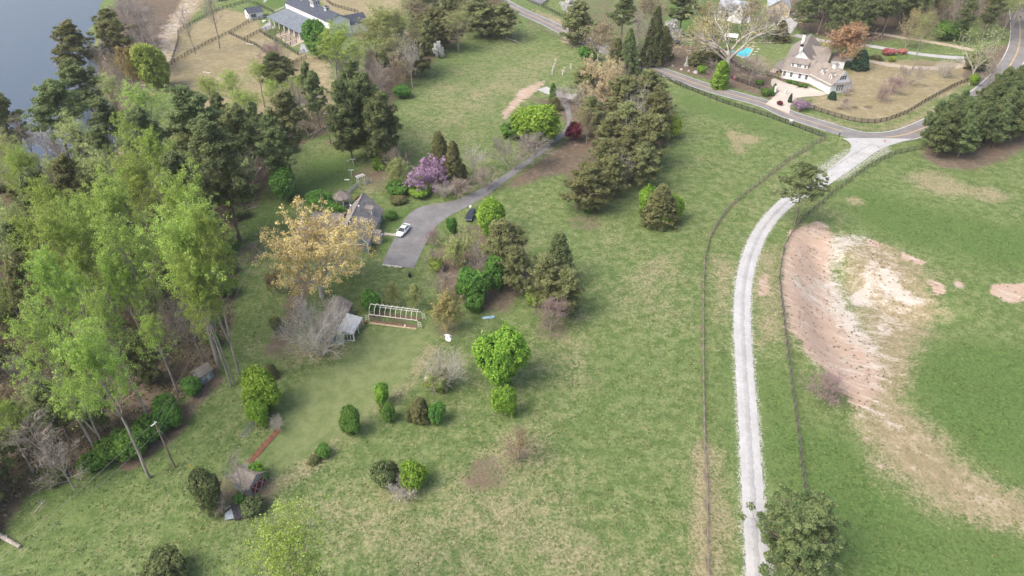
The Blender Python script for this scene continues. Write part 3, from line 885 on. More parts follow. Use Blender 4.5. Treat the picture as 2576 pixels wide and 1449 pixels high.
def p_round(seed, leaf='maple', Ht=9, R=4.2, z0=.03, nc=260, dens=50, size=.32, lump=.85, bark='bark_grey', lean=0):
    """dense round broadleaf crown built of leafy boughs"""
    rng = random.Random(seed); nr = np.random.default_rng(seed)
    sk = Skel()
    th = Ht * .45
    sk.add(0, (0, 0, -.3), (.1, 0, th), .26 * Ht / 9, .16 * Ht / 9)
    cl, rd = [], []
    cz = Ht * (z0 + (1 - z0) * .46); hz = Ht * (1 - z0) * .5
    big = [(nrm3((nr.normal(), nr.normal(), nr.normal() * .8 + .2)), nr.uniform(.2, .5)) for _ in range(9)]
    for j in range(nc):
        o = nr.normal(size=3); o /= np.linalg.norm(o)
        if o[2] < -.3 and nr.random() < .5: o[2] = -o[2]
        lumpy = .60 + sum(a * max(0, float(np.dot(o, v))) ** 5 for v, a in big)
        rr = min(1.12, lumpy) * nr.uniform(.62, 1.0) ** .5
        low = 1 - .12 * max(0, -o[2])
        c = (o[0] * R * rr * low, o[1] * R * rr * low, cz + o[2] * hz * rr)
        cl.append(c); rd.append(lump * nr.uniform(.6, 1.2))
        if j % 4 == 0:
            m_ = (c[0] * .45, c[1] * .45, th + (c[2] - th) * .6)
            sk.add(1, (.1, 0, th * .8), m_, .10, .06); sk.add(2, m_, c, .05, .02)
    lv = leaves_np(nr, np.array(cl), np.array(rd), dens, size, aspect=1.5, up=.45, out=.55, rnd=.6, mid=(0, 0, cz - hz * .3))
    return Proto('round', sk, bark, leaf, lv)

def p_spread(seed, leaf=None, Ht=17, bark='bark_pale', nl=9, dens=14, tiplump=.8, size=.34, frac=.8, trunk=.30, flat=1.0, n2=7, n3=5, n4=0, ang=58, leafless=False, squash=.7, r0=.45):
    """broad open crown on a short trunk with long wandering limbs"""
    rng = random.Random(seed); nr = np.random.default_rng(seed)
    sk = Skel()
    n = [nl, n2, n3] + ([n4] if n4 else [])
    sp = dict(seg=[4, 6, 4, 3, 2], n=n, wig=[.05, .16, .2, .22, .25], trop=[.02, .05 * flat, .05, .04, .03], taper=[.6, .25, .3, .3, .3], start=[.45, .25, .2, .2],
              ang=[lambda t: ang - 24 * (t - .45) / .55, 44, 46, 40], ratio=[lambda t: 1.9 - .5 * t, .48, .5, .5], rr=.62, tipt=(1.0, .5), anj=11, rmin=.03)
    grow(rng, sk, (0, 0, -.4), (0, 0, 1), Ht * trunk, r0, 0, sp)
    if leafless: return Proto('spread', sk, bark, twigcut=2)
    tips = np.array(sk.tips); k = nr.random(len(tips)) < frac
    lv = leaves_np(nr, tips[k], nr.uniform(.55, 1.15, k.sum()) * tiplump, dens, size, squash=squash)
    return Proto('spread', sk, bark, leaf, lv)

def p_bare(seed, bark='bark_tan', Ht=8, stems=1, nl=12, n2=7, n3=6, n4=3, ang=42, leaf=None, dens=5, size=.16, trunk=.75, r0=.16, start=.12, trop=.07, ratio0=.62, frac=.6, lump=.35):
    """leafless tree: fine ascending twigs, optionally hazed with buds"""
    rng = random.Random(seed); nr = np.random.default_rng(seed)
    sk = Skel()
    sp = dict(seg=[5, 4, 3, 2, 1], n=[nl, n2, n3] + ([n4] if n4 else []), wig=[.05, .10, .14, .18, .2], trop=[.03, trop, trop * .8, .04, .03], taper=[.25, .3, .35, .4, .5],
              start=[start, .15, .15, .15], ang=[lambda t: ang + 14 - 26 * t, 36, 36, 36], ratio=[lambda t: ratio0 * (1.2 - .75 * t), .5, .5, .55], rr=.62, tipt=(1.0, .5), anj=9, rmin=.026)
    for s_ in range(stems):
        a = 6.28 * s_ / stems + rng.uniform(-.3, .3)
        le = 0 if stems == 1 else rng.uniform(.25, .6)
        grow(rng, sk, (math.cos(a) * .15 * (stems > 1), math.sin(a) * .15 * (stems > 1), -.3), nrm3((math.cos(a) * le, math.sin(a) * le, 1)), Ht * trunk, r0, 0, sp)
    lv = None
    if leaf:
        tips = np.array(sk.tips); k = nr.random(len(tips)) < frac
        lv = leaves_np(nr, tips[k], nr.uniform(.6, 1.2, k.sum()) * lump, dens, size)
    return Proto('bare', sk, bark, leaf, lv)

PROTO['poplar'] = [p_poplar(11), p_poplar(12, fork=True), p_poplar(13), p_poplar(14, .8)]
PROTO['pale'] = [p_poplar(21, .75, 'poplar_pale'), p_poplar(22, .7, 'poplar_pale', True)]
PROTO['pine'] = [p_pine(31), p_pine(32, start=.36, nb=38), p_pine(33, start=.5, nb=30, rb=4.4, dead=2)]
PROTO['pine_olive'] = [p_pine(41, 'pine_olive', 14, .16, 4.6, 44, 24, .7), p_pine(42, 'pine_olive', 14, .12, 4.8, 48, 22, .8), p_pine(43, 'pine_olive', 13, .25, 4.6, 38, 24, .9), p_pine(44, 'pine_olive', 15, .2, 4.4, 42, 20, .6, 1.3, dead=4)]
PROTO['pine_young'] = [p_pine(51, 'pine_dark', 13, .22, 3.0, 36, 34, .35), p_pine(52, 'pine_dark', 13, .18, 3.0, 38, 34, .3), p_pine(53, 'pine_dark', 13, .25, 3.2, 34, 34, .4)]
PROTO['pine_thin'] = [p_pine(61, 'pine', 16, .40, 5.0, 30, 22, .6, 1.2, dead=4)]
PROTO['pine_big'] = [p_pine(66, 'pine_dark', 13, .22, 6.2, 46, 40, .75, 1.25)]
PROTO['cedar'] = [p_cone(71), p_cone(72, R=3.6, power=.6)]
PROTO['cedar_round'] = [p_cone(73, 'cedar', 5, 2.6, 200, 50, .2, .45, .03, .45)]
PROTO['holly'] = [p_cone(75, 'holly', 7, 2.7, 240, 46, .26, .55, .02, .5)]
PROTO['spruce'] = [p_cone(76, 'pine_dark', 14, 4.2, 380, 40, .32, .85, .02, .6)]
PROTO['maple'] = [p_round(81), p_round(82, Ht=9, R=3.6), p_round(83, R=4.6, nc=330)]
PROTO['bushy'] = [p_round(86, 'green', 5, 2.6, .02, 130, 60, .26, .6), p_round(87, 'green', 4, 2.8, .0, 120, 60, .26, .6)]
PROTO['gold'] = [p_spread(91, 'gold', 17, nl=11, n2=8, n3=6, dens=24, size=.20, frac=.6, tiplump=.72, ang=64, flat=.6)]
PROTO['gold_tall'] = [p_spread(92, 'gold', 19, nl=9, dens=17, size=.26, ang=44, trunk=.36, frac=.75, tiplump=.75)]
PROTO['bigbare'] = [p_spread(93, 'mustard', 22, nl=9, dens=5, size=.26, frac=.5, n4=0, trunk=.3, r0=.65, flat=.4)]
PROTO['redbud'] = [p_spread(95, 'purple', 7.5, 'bark_rose', 8, 18, .42, .15, .75, .25, 1.0, 7, 5, r0=.18)]
PROTO['jmaple'] = [p_round(96, 'maroon', 4.5, 2.4, .1, 120, 60, .24, .5)]
PROTO['dogwood'] = [p_spread(97, 'white', 6, 'bark_grey', 8, 20, .5, .2, .8, .25, 1.0, 6, 4, r0=.15)]
PROTO['vase'] = [p_bare(101, 'bark_pale', 10, 9, 9, 6, 5, 0, 26, trunk=.92, r0=.11, start=.2, ratio0=.5), p_bare(102, 'bark_pale', 9, 7, 10, 6, 5, 0, 34, trunk=.9, r0=.10, start=.15, ratio0=.55)]
PROTO['bare'] = [p_bare(105, 'bark_tan', 9), p_bare(106, 'bark_grey', 12, 1, 14, 7, 6, 2, 46, r0=.2, start=.25), p_bare(107, 'bark_grey', 11, 2, 11, 6, 6, 2, 44, r0=.17, start=.2)]
PROTO['bare_pale'] = [p_spread(108, None, 13, 'bark_pale', 8, leafless=True, trunk=.35, ang=52, n2=6, n3=5, n4=4, r0=.26)]
PROTO['bare_rose'] = [p_bare(109, 'bark_rose', 7, 1, 14, 7, 6, 3, 50, r0=.14, start=.1)]
PROTO['tallbare'] = [p_bare(110, 'bark_grey', 20, 1, 16, 6, 5, 2, 40, r0=.28, start=.45, ratio0=.32, trunk=.9), p_bare(111, 'bark_grey', 19, 1, 14, 6, 5, 2, 46, r0=.25, start=.35, ratio0=.34, trunk=.9)]
PROTO['orange'] = [p_bare(115, 'bark_tan', 13, 1, 15, 7, 6, 0, 44, 'orange', 9, .24, start=.12, frac=.9, lump=.6)]
PROTO['mustard'] = [p_bare(116, 'bark_tan', 10, 1, 14, 7, 6, 0, 42, 'mustard', 7, .22, start=.12, frac=.9, lump=.5)]
PROTO['rust'] = [p_bare(117, 'bark_tan', 9, 1, 14, 7, 6, 0, 50, 'rust', 3, .16, start=.05, frac=.8, lump=.4), p_bare(118, 'bark_grey', 14, 1, 14, 7, 5, 0, 44, 'rust', 4, .2, start=.3, frac=.8, lump=.5)]
PROTO['whitetall'] = [p_spread(119, 'poplar_pale', 18, 'bark_pale', 8, 6, .7, .28, .7, .45, 1.2, 6, 4, ang=42, r0=.3)]
PROTO['column'] = [p_cone(121, 'maple', 10, 2.0, 220, 46, .28, .35, .03, .6)]
PROTO['saplings'] = [p_bare(122, 'bark_grey', 9, 3, 9, 5, 4, 0, 34, 'poplar_pale', 5, .24, start=.3, frac=.6, lump=.5, trunk=.9, r0=.08)]
PROTO['weep'] = [p_round(124, 'lime', 4, 2.7, .05, 130, 46, .26, .55)]

KIND_NAME = dict(poplar='tulip_poplar', pale='young_poplar', pine='pine_tree', pine_olive='pine_tree', pine_young='pine_tree', pine_thin='pine_tree', pine_big='pine_tree', cedar='cedar_tree', cedar_round='cedar_tree',
                 holly='holly_tree', spruce='cypress_tree', maple='maple_tree', bushy='shrub', gold='oak_tree', gold_tall='oak_tree', bigbare='oak_tree', redbud='redbud_tree', jmaple='ornamental_maple',
                 dogwood='dogwood_tree', vase='bare_tree', bare='bare_tree', bare_pale='bare_tree', bare_rose='bare_tree', tallbare='bare_tree', orange='budding_tree', mustard='budding_tree',
                 rust='budding_tree', whitetall='sycamore_tree', column='broadleaf_tree', saplings='sapling_clump', weep='weeping_tree')
TREE_RNG = random.Random(5)
COUNT = {}

def plant(kind, base, Hm, R, label, cat='tree', group=None, leaf=None, var=None, rz=None, name=None, squash=None):
    ps = PROTO[kind]
    i = COUNT.get(kind, 0); COUNT[kind] = i + 1
    pr = ps[(i if var is None else var) % len(ps)]
    o = thing(name or KIND_NAME[kind], label, cat, (base[0], base[1], base[2] - .05), TREE_RNG.uniform(0, 6.28) if rz is None else rz, group)
    k = R / pr.R
    o.scale = (k, k, Hm / pr.H)
    for key, me in pr.meshes:
        if key == 'crown' and leaf: me = pr.recol(leaf)
        link(bpy.data.objects.new({'trunk': 'trunk', 'limbs': 'limbs', 'twigs': 'twigs', 'crown': 'crown'}[key], me), o)
    return o

def T(kind, cx, cy, Hm, w, label, cat='tree', group=None, **kw):
    """plant a tree whose crown is seen centred at (cx, cy), w photo pixels wide, Hm metres tall"""
    ps = PROTO[kind]
    v = kw.get('var'); i = COUNT.get(kind, 0)
    pr = ps[(i if v is None else v) % len(ps)]
    c = P(cx, cy, Hm * pr.mid)
    R = .5 * w * depth_of(c) / FPX
    return plant(kind, Vector((c.x, c.y, c.z - Hm * pr.mid)), Hm, R, label, cat, group, **kw)
# ---------------------------------------------------------------- single trees and shrubs, each placed where its crown is seen
G_POP = 'tulip poplars leafing out in the left wood'
for cx, cy, h, w, lb in [
    (440, 600, 33, 225, 'largest yellow green tulip poplar, its pale trunk standing by the small grey blue hut'),
    (505, 640, 32, 150, 'tulip poplar on the right flank of the largest one'),
    (420, 530, 33, 190, 'tulip poplar crown behind the top of the largest one'),
    (505, 745, 24, 110, 'low yellow green poplar at the meadow edge under the largest one'),
    (250, 520, 29, 170, 'light green tulip poplar behind the middle of the left wood'),
    (130, 640, 28, 150, 'yellow green tulip poplar near the left picture edge'),
    (300, 700, 26, 120, 'shaded tulip poplar below the central crowns'),
    (305, 625, 31, 165, 'yellow green tulip poplar just left of the largest one in the wood'),
    (210, 590, 28, 150, 'yellow green tulip poplar in the middle of the left wood'),
    (115, 530, 28, 170, 'yellow green tulip poplar high in the left wood above the dark pines'),
    (325, 460, 28, 150, 'light green tulip poplar behind the largest poplar group'),
    (85, 845, 30, 170, 'yellow green tulip poplar leaning over the lower left wood'),
    (225, 890, 30, 180, 'open tulip poplar with a long forked pale trunk near the lower utility pole'),
    (165, 720, 28, 140, 'yellow green tulip poplar between the two lower left groups'),
    (45, 410, 24, 110, 'bright tulip poplar beside the small lake inlet'),
    (365, 255, 24, 150, 'bright yellow green tulip poplar below the orange budding tree'),
    (345, 350, 26, 110, 'light green tulip poplar in front of the lake shore fence'),
    (410, 395, 26, 110, 'light green tulip poplar among the dark pines of the upper wood'),
    (500, 690, 29, 110, 'slender tulip poplar on the meadow side of the largest poplar'),
    (255, 790, 28, 120, 'thin tulip poplar over bare leaf litter in the lower left wood')]:
    T('poplar', cx, cy, h, w, lb, group=G_POP)
T('poplar', 832, 100, 23, 125, 'tall bright green poplar covering the corner of the stable roof', var=0)
T('maple', 790, 85, 14, 75, 'dense green tree in front of the stable roof', leaf='green')
T('pale', 725, 1390, 24, 250, 'lime green poplar cut off by the bottom edge of the picture', var=1, leaf='poplar')
T('poplar', 1000, 50, 24, 150, 'tall pale green poplar by the dead forked trunk behind the upper field', var=2, leaf='poplar_pale')
T('pale', 940, 70, 20, 110, 'thin pale green poplar to the right of the stable')
for cx, cy, h, w, lb in [(20, 385, 22, 110, 'bright poplar at the left picture edge above the inlet poplar'), (190, 330, 20, 90, 'pale leafing tree beside the lake inlet'), (270, 215, 18, 80, 'pale green tree on the shore behind the bright poplar'),
                         (455, 330, 22, 100, 'light green tree between the two rounded dark pines'), (590, 300, 20, 90, 'light green tree behind the broad dark pine'), (250, 420, 22, 110, 'light green poplar just below the lake inlet'), (20, 560, 24, 110, 'light green poplar at the left edge above the dark pines')]:
    T('pale', cx, cy, h, w, lb, group='pale leafing trees among the dark pines of the upper left')
G_PAD = 'yellow green saplings along the paddock'
for cx, cy, h, w, lb in [(520, 215, 15, 70, 'small yellow green tree at the near end of the tan paddock'), (575, 205, 17, 80, 'taller yellow green tree in the tan paddock'),
                         (745, 210, 13, 62, 'round lime green tree on the bare clay below the stable'), (645, 175, 15, 70, 'thin lime green tree beside the stall rails'),
                         (610, 250, 15, 80, 'yellow green tree above the dark pines by the paddock fence'), (680, 225, 14, 70, 'pale green tree over the sandy bare patch')]:
    T('pale', cx, cy, h, w * 1.15, lb, group=G_PAD, leaf='poplar')
T('maple', 375, 140, 15, 85, 'light green broad tree beside the dirt track', leaf='poplar')
T('orange', 312, 152, 15, 82, 'mustard yellow budding tree beside the dirt track', leaf='mustard')
G_PIN = 'dark pines of the left wood'
for cx, cy, h, w, lb in [
    (160, 105, 23, 100, 'dark pine standing on the lake edge, farthest left of the shore'), (285, 70, 22, 100, 'dark pine between the lake and the dirt track'),
    (110, 255, 25, 160, 'broad dark pine over the lake shore'), (205, 200, 22, 110, 'dark pine with pale bare limbs beside it on the lake shore'),
    (5, 290, 22, 90, 'dark pine half cut off by the left picture edge'), (385, 325, 27, 125, 'dark pine with a rounded crown above the light green poplars'),
    (510, 290, 28, 145, 'tallest dark pine of the upper wood'), (545, 390, 28, 165, 'broad dark pine below the tallest one'), (480, 440, 26, 130, 'dark pine left of the fallen grey branches'),
    (700, 285, 24, 110, 'dark pine near the upper utility pole, left of the black fence'), (690, 345, 20, 90, 'smaller dark pine in front of the black fence'),
    (75, 480, 24, 120, 'dark pine at the left edge below the lake inlet'), (155, 455, 21, 90, 'small dark pine between two light poplars'), (225, 440, 19, 90, 'dark green rounded pine in front of the lake inlet'),
    (40, 690, 22, 120, 'dark pine in the shade of the lower left wood'), (55, 610, 20, 100, 'dull green pine at the left picture edge'), (115, 1000, 14, 110, 'low dull pine near the lower left trunks'),
    (280, 280, 20, 100, 'dark pine in front of the lake beside the yellow green poplar'), (600, 330, 22, 90, 'narrow dark pine inside the upper wood')]:
    T('pine', cx, cy, h, w, lb, group=G_PIN, leaf='pine_olive' if (cx + cy) % 3 == 1 else None)
G_MID = 'dark evergreens at the corner of the upper field'
for cx, cy, h, w, lb in [(880, 225, 22, 80, 'tall dark pine at the top of the clump left of the upper field'), (868, 275, 22, 85, 'dark pine nearest the upper utility pole'),
                         (925, 260, 22, 95, 'dark pine in the middle of the clump left of the upper field'), (950, 305, 20, 95, 'dark pine on the field side of the clump')]:
    T('pine_young', cx, cy, h, w, lb, group=G_MID)
T('bushy', 868, 335, 5, 50, 'dark round evergreen shrub beside the upper utility pole', leaf='cedar')
T('maple', 915, 325, 8, 75, 'soft green tree below the dark clump by the utility pole', leaf='green')
T('column', 955, 370, 9, 44, 'bright green columnar tree near the clothesline posts')
T('column', 945, 340, 9, 42, 'bright green columnar tree behind its twin by the dark clump')
T('maple', 708, 450, 8, 76, 'round soft green tree on the edge of the left wood', leaf='green')
T('mustard', 1000, 420, 8, 60, 'yellow green budding tree between the columnar tree and the redbud', leaf='poplar_pale')
T('bare', 990, 395, 8, 60, 'thin bare tree behind the yellow green budding tree', var=0)
T('cedar', 1105, 375, 13, 62, 'dark cedar with a pointed top behind the purple redbud', var=1)
T('cedar', 1140, 395, 12, 62, 'olive cedar joined to the dark cedar behind the redbud', var=0)
T('redbud', 1075, 430, 8.5, 112, 'purple flowering redbud tree in front of the cedars')
T('bushy', 1000, 470, 3, 60, 'low green shrub at the foot of the redbud', cat='shrub')
T('bushy', 1055, 480, 2.5, 50, 'low bright shrub below the purple blossom', cat='shrub', leaf='maple')
T('bare_pale', 1195, 390, 9, 85, 'grey leafless tree to the right of the olive cedar')
T('bare', 1290, 365, 10, 120, 'twiggy leafless tree on the field side of the driveway', var=2)
T('bare', 1345, 360, 9, 100, 'leafless tree leaning over the driveway bend', var=1)
T('bare', 1225, 440, 6, 90, 'brown leafless shrub beside the driveway', 'shrub', var=0)
T('bare', 1150, 465, 5, 80, 'thin leafless shrub left of the driveway', 'shrub', var=0)
T('vase', 1120, 470, 4, 60, 'pale leafless shrub between redbud and driveway', 'shrub')
T('maple', 1343, 290, 11, 115, 'large round bright green tree in the upper field corner', leaf='maple')
T('bushy', 1290, 325, 4, 60, 'bright green bush under the large round green tree', 'shrub')
T('column', 1391, 225, 6, 18, 'narrow ivy green post tree by the gravel lane', leaf='green')
T('vase', 1418, 230, 6, 46, 'brown bare shrub clump by the gravel lane', 'shrub', var=1)
T('jmaple', 1447, 323, 5, 46, 'dark red ornamental maple beside the driveway')
T('cedar', 1395, 255, 4, 40, 'dark green low cedar beside the gravel lane', var=1)
# belt of pines right of the driveway
G_BELT = 'olive pines between the driveway and the road'
for cx, cy, h, w, lb in [(1575, 235, 14.4, 110, 'olive pine nearest the road fence in the pine belt'), (1630, 225, 15.2, 100, 'olive pine at the right top of the pine belt'), (1655, 275, 14.4, 85, 'dark olive pine on the meadow side of the pine belt'),
                         (1575, 300, 15.2, 110, 'broad olive pine in the middle of the pine belt'), (1635, 335, 14.4, 110, 'olive pine with broken white limbs in the pine belt'),
                         (1580, 370, 13.7, 105, 'olive pine low in the pine belt'), (1625, 400, 12.2, 80, 'dark pine at the lower right of the pine belt'), (1525, 390, 12.9, 95, 'rounded olive pine nearest the red maple'),
                         (1482, 455, 12.2, 115, 'separate rounded olive pine below the pine belt'), (1545, 430, 11.4, 70, 'dark narrow pine at the bottom tip of the pine belt'),
                         (1478, 200, 12.9, 85, 'olive pine left of the golden oak'), (1490, 275, 12.2, 80, 'dull olive pine in front of the golden oak'), (1535, 335, 12.9, 80, 'olive pine below the golden oak')]:
    T('pine_olive', cx, cy, h, w, lb, group=G_BELT)
T('bushy', 1478, 510, 3, 50, 'bright green creeper bush under the separate rounded pine', 'shrub')
T('bushy', 1692, 312, 7, 42, 'yellow green bush on the meadow edge of the pine belt', 'shrub', leaf='lime')
T('gold', 1520, 190, 17, 122, 'golden budding oak rising out of the pine belt', leaf='tan')
T('gold', 1500, 268, 11, 70, 'smaller golden budding tree below the golden oak', leaf='tan')
for cx, cy, h, w, lb in [(1570, 325, 14, 95, 'grey leafless tree standing up through the middle of the pine belt'), (1605, 270, 15, 90, 'grey leafless tree near the road end of the pine belt'), (1560, 415, 11, 70, 'grey leafless tree at the lower end of the pine belt'), (1460, 235, 11, 80, 'grey leafless tree beside the gravel lane')]:
    T('bare_pale', cx, cy, h, w, lb, group='leafless trees among the pine belt')
T('bare', 1545, 370, 9, 50, 'small grey leafless tree inside the pine belt', var=1)
# trees round the house
T('gold', 785, 622, 18, 290, 'huge golden budding oak with pale limbs beside the teal house')
T('bushy', 660 + 45, 470, 4, 40, 'green bush beside the soft green tree at the wood edge', 'shrub')
T('bushy', 800, 500, 4, 70, 'dark green shrub between meadow and gazebo', 'shrub')
T('bushy', 838, 528, 4, 60, 'green shrub beside the gazebo', 'shrub')
T('jmaple', 902, 500, 2.5, 14, 'small dark red shrub behind the gazebo', 'shrub')
T('bushy', 985, 540, 2.2, 26, 'green shrub at the porch side of the teal house', 'shrub')
T('bushy', 1000, 500, 1.6, 40, 'low shrub in the bed behind the teal house', 'shrub', leaf='cedar')
T('bushy', 936, 625, 1.6, 16, 'dark shrub at the front corner of the teal house', 'shrub', leaf='cedar')
T('redbud', 690, 700, 6, 45, 'faint purple redbud left of the golden oak trunk', leaf='rust')
T('vase', 792, 810, 11, 165, 'silvery leafless multi stemmed tree beside the old shed', var=0)
T('maple', 930, 750, 5, 48, 'blurred green shrub behind the hoop frame', 'shrub', leaf='green')
T('mustard', 985, 730, 6, 40, 'thin yellow green sapling behind the hoop frame', leaf='poplar_pale')
T('mustard', 1045, 735, 6, 46, 'thin leafing sapling at the right end of the hoop frame', leaf='poplar_pale')
T('mustard', 1122, 765, 9, 82, 'mustard yellow budding tree right of the hoop frame')
T('bare', 1113, 700, 7, 76, 'brown leafless tree above the mustard tree', var=0)
T('bushy', 692, 810, 3, 30, 'dark cedar bush left of the silvery bare tree', 'shrub', leaf='cedar')
T('cedar_round', 680, 928, 3, 34, 'dark cedar bush behind the bright pair of maples', 'shrub')
# island of trees right of the driveway
T('maple', 1235, 535, 9, 85, 'bright green round tree behind the dark parked car')
T('pine_olive', 1265, 610, 13, 120, 'large olive pine in the island right of the driveway')
T('pine_olive', 1295, 660, 12, 70, 'lower olive pine on the meadow side of the island')
T('maple', 1244, 665, 8, 62, 'bright green tree under the large olive pine', leaf='green')
T('maple', 1188, 705, 7, 84, 'bright green tree at the lower edge of the island', leaf='green')
T('bushy', 1195, 755, 4, 48, 'bright green bush at the bottom tip of the island', 'shrub')
T('mustard', 1140, 620, 7, 70, 'dull green leafing tree on the driveway side of the island', leaf='poplar_pale')
T('tallbare', 1205, 640, 12, 50, 'pale leafless saplings in the middle of the island', var=0)
T('saplings', 1175, 600, 8, 70, 'thin leafing saplings over the dark brush of the island')
T('bushy', 1135, 560, 4, 26, 'small green cedar bush on the driveway verge', 'shrub')
T('bare_rose', 1090, 590, 4, 50, 'pinkish leafless shrub on the driveway verge', 'shrub')
T('bare', 1085, 640, 5, 50, 'brown leafless shrub at the driveway end', 'shrub', var=0)
T('bushy', 1095, 660, 3, 40, 'yellow green shrub at the driveway end', 'shrub', leaf='poplar')
T('cedar', 1405, 630, 12, 90, 'dark pointed pine standing alone right of the island', leaf='pine')
T('pine_olive', 1378, 690, 12, 110, 'broad olive pine below the dark pointed pine')
T('pine_olive', 1430, 720, 11, 80, 'dark olive pine on the meadow side of the broad one')
T('bare_rose', 1388, 775, 7.5, 92, 'rosy leafless tree below the olive pines')
T('bushy', 1350, 740, 3, 60, 'yellow green bush between the olive pine and the rosy bare tree', 'shrub', leaf='poplar')
T('cedar', 1665, 500, 10, 92, 'dark cedar alone in the meadow with bright vines on it', var=1)
for dx, dy, w in [(-32, 2, 50), (32, 16, 46), (12, 52, 34)]:
    T('bushy', 1665 + dx, 495 + dy, 7.5 - abs(dy) * .07, w, 'bright green vine on the %s of the lone cedar' % {-32: 'left shoulder', 32: 'right side', 12: 'foot'}[dx], 'vine', leaf='maple')
# meadow trees
T('maple', 1266, 878, 11.5, 128, 'largest round bright green maple in the meadow', var=2)
T('maple', 1272, 998, 6, 62, 'smaller bright green maple just below the largest one', var=0)
T('maple', 655, 968, 8, 92, 'bright green maple above the metal gate', var=1)
T('maple', 648, 1030, 5, 56, 'lower bright green maple of the pair by the metal gate', var=0)
T('maple', 881, 1050, 5, 56, 'round mid green tree alone on the lawn', var=1, leaf='green')
T('maple', 960, 985, 4.5, 42, 'small lime green tree on the lawn edge', var=0)
T('bushy', 975, 1030, 3.5, 38, 'small blue green bush below the lime green tree', 'shrub')
T('vase', 1115, 920, 7, 112, 'silvery leafless tree fanning out over the lawn edge', var=1)
T('bushy', 1100, 950, 4, 60, 'soft green bush growing in the silvery fan tree', 'shrub', leaf='poplar')
T('cedar_round', 1053, 1022, 4.5, 58, 'dark brown green cedar beside a green bush')
T('bushy', 1098, 1030, 4, 44, 'mid green bush touching the dark round cedar', 'shrub', leaf='green')
T('rust', 1306, 1100, 7, 100, 'hazy brown leafless tree below the bright maples', var=0, leaf='rust')
T('weep', 1040, 1185, 4.5, 70, 'bright green weeping tree in the lower meadow', leaf='maple')
T('bushy', 962, 1190, 4.5, 62, 'dull green bush left of the weeping tree', 'shrub', leaf='ivy')
T('vase', 1010, 1225, 3, 76, 'grey leafless shrub in front of the weeping tree', 'shrub')
T('cedar_round', 985, 1178, 4, 40, 'dark cedar bush between dull bush and weeping tree', 'shrub')
T('cedar_round', 787, 1152, 1.5, 30, 'dark clipped shrub on the lawn corner', 'shrub')
T('bushy', 812, 1130, 1.8, 38, 'mid green clipped shrub on the lawn corner', 'shrub', leaf='green')
T('maple', 515, 1222, 8, 84, 'olive green cedar beside the ruined sheds', leaf='ivy', var=0, name='cedar_tree')
T('tallbare', 580, 1175, 10, 90, 'white trunked leafless tree beside the ruined sheds', var=1)
T('bare', 548, 1250, 4, 70, 'dark leafless brush under the olive green cedar', 'shrub', var=2)
T('bushy', 640, 1186, 3, 48, 'bright green bush over the red barn shed roof', 'shrub', leaf='maple')
T('bushy', 600, 1252, 2, 30, 'bright green bush in front of the blue grey shed wall', 'shrub')
T('bushy', 635, 1272, 2.5, 56, 'olive vine heap over the collapsed dark roof', 'shrub', leaf='ivy')
T('vase', 695, 1060, 3, 40, 'small grey leafless sapling above the rust red strip', 'shrub')
T('bushy', 410, 1420, 4, 100, 'dark olive shrub at the bottom edge of the meadow', 'shrub', leaf='ivy')
T('bare_rose', 2090, 965, 5, 110, 'pinkish leafless shrub at the foot of the clay bank', 'shrub')
T('pine_big', 2018, 1318, 13, 210, 'large dark pine beside the gravel drive at the bottom')
T('pine_thin', 2032, 450, 15, 125, 'sparse pine with bare white limbs over the gravel drive')
# left wood edge shrubs and bare trees
G_EDGE = 'green shrubs along the edge of the left wood'
for cx, cy, h, w, lb in [(538, 850, 3, 36, 'bright green shrub strip behind the grey blue hut'), (545, 800, 2.5, 30, 'bright green shrub farther up the wood edge'), (478, 968, 3, 50, 'green shrub at the left wall of the grey blue hut'),
                         (430, 1045, 3.5, 50, 'green shrub between hut and lower utility pole'), (375, 1075, 4, 80, 'large bright green bush behind the lower utility pole'), (315, 1110, 4, 90, 'wide bright green bush left of the lower utility pole'),
                         (265, 1130, 3.5, 70, 'olive bush at the left end of the bright bushes'), (410, 1040, 4, 60, 'dark green bush deeper in the wood behind the pole'), (230, 1160, 3, 60, 'yellow green bush by the white birch sticks')]:
    T('bushy', cx, cy, h, w, lb, 'shrub', group=G_EDGE)
T('tallbare', 70, 1080, 13, 150, 'large grey leafless tree in the lower left wood', var=1)
T('bare', 140, 1150, 10, 110, 'grey twiggy tree near the lower left wood edge', var=1)
T('bare_pale', 95, 335, 13, 125, 'white leafless tree in front of the lake inlet')
T('bare_pale', 250, 375, 11, 110, 'grey leafless tree on the clay shore by the inlet fence')
T('bare_pale', 175, 165, 15, 80, 'pale leafless tree with lime haze on the lake edge')
G_LB = 'grey leafless trees between lake and dirt track'
for cx, cy, h, w, lb in [(330, 20, 19, 110, 'grey leafless tree at the top between lake and track'), (350, 30, 19, 90, 'grey leafless tree right beside the top of the track'), (345, 75, 17, 90, 'grey leafless tree behind the mustard yellow tree'),
                         (300, 20, 18, 90, 'grey leafless tree nearest the open lake'), (365, 95, 15, 70, 'grey leafless tree along the middle of the track')]:
    T('tallbare', cx, cy, h, w, lb, group=G_LB)
for cx, cy, h, w, lb in [(320, 45, 17, 90, 'grey leafless tree halfway between lake and track'), (360, 110, 16, 80, 'grey leafless tree between the mustard tree and the top of the track'),
                         (270, 130, 15, 80, 'leafless tree on the bare shore left of the mustard tree')]:
    T('tallbare', cx, cy, h, w, lb, group=G_LB)
T('tallbare', 525, 10, 22, 60, 'tall bare double trunk on the paddock fence line', var=0)
T('tallbare', 468, 45, 18, 60, 'tall thin bare tree in the upper paddock', var=1)
T('bare', 935, 190, 12, 95, 'purplish leafless tree at the left corner of the upper field', var=2)
T('bare', 870, 170, 13, 90, 'leafless tree left of the purplish one', var=1)
T('bare_rose', 690, 125, 9, 95, 'pink twigged leafless tree in front of the stall rails')
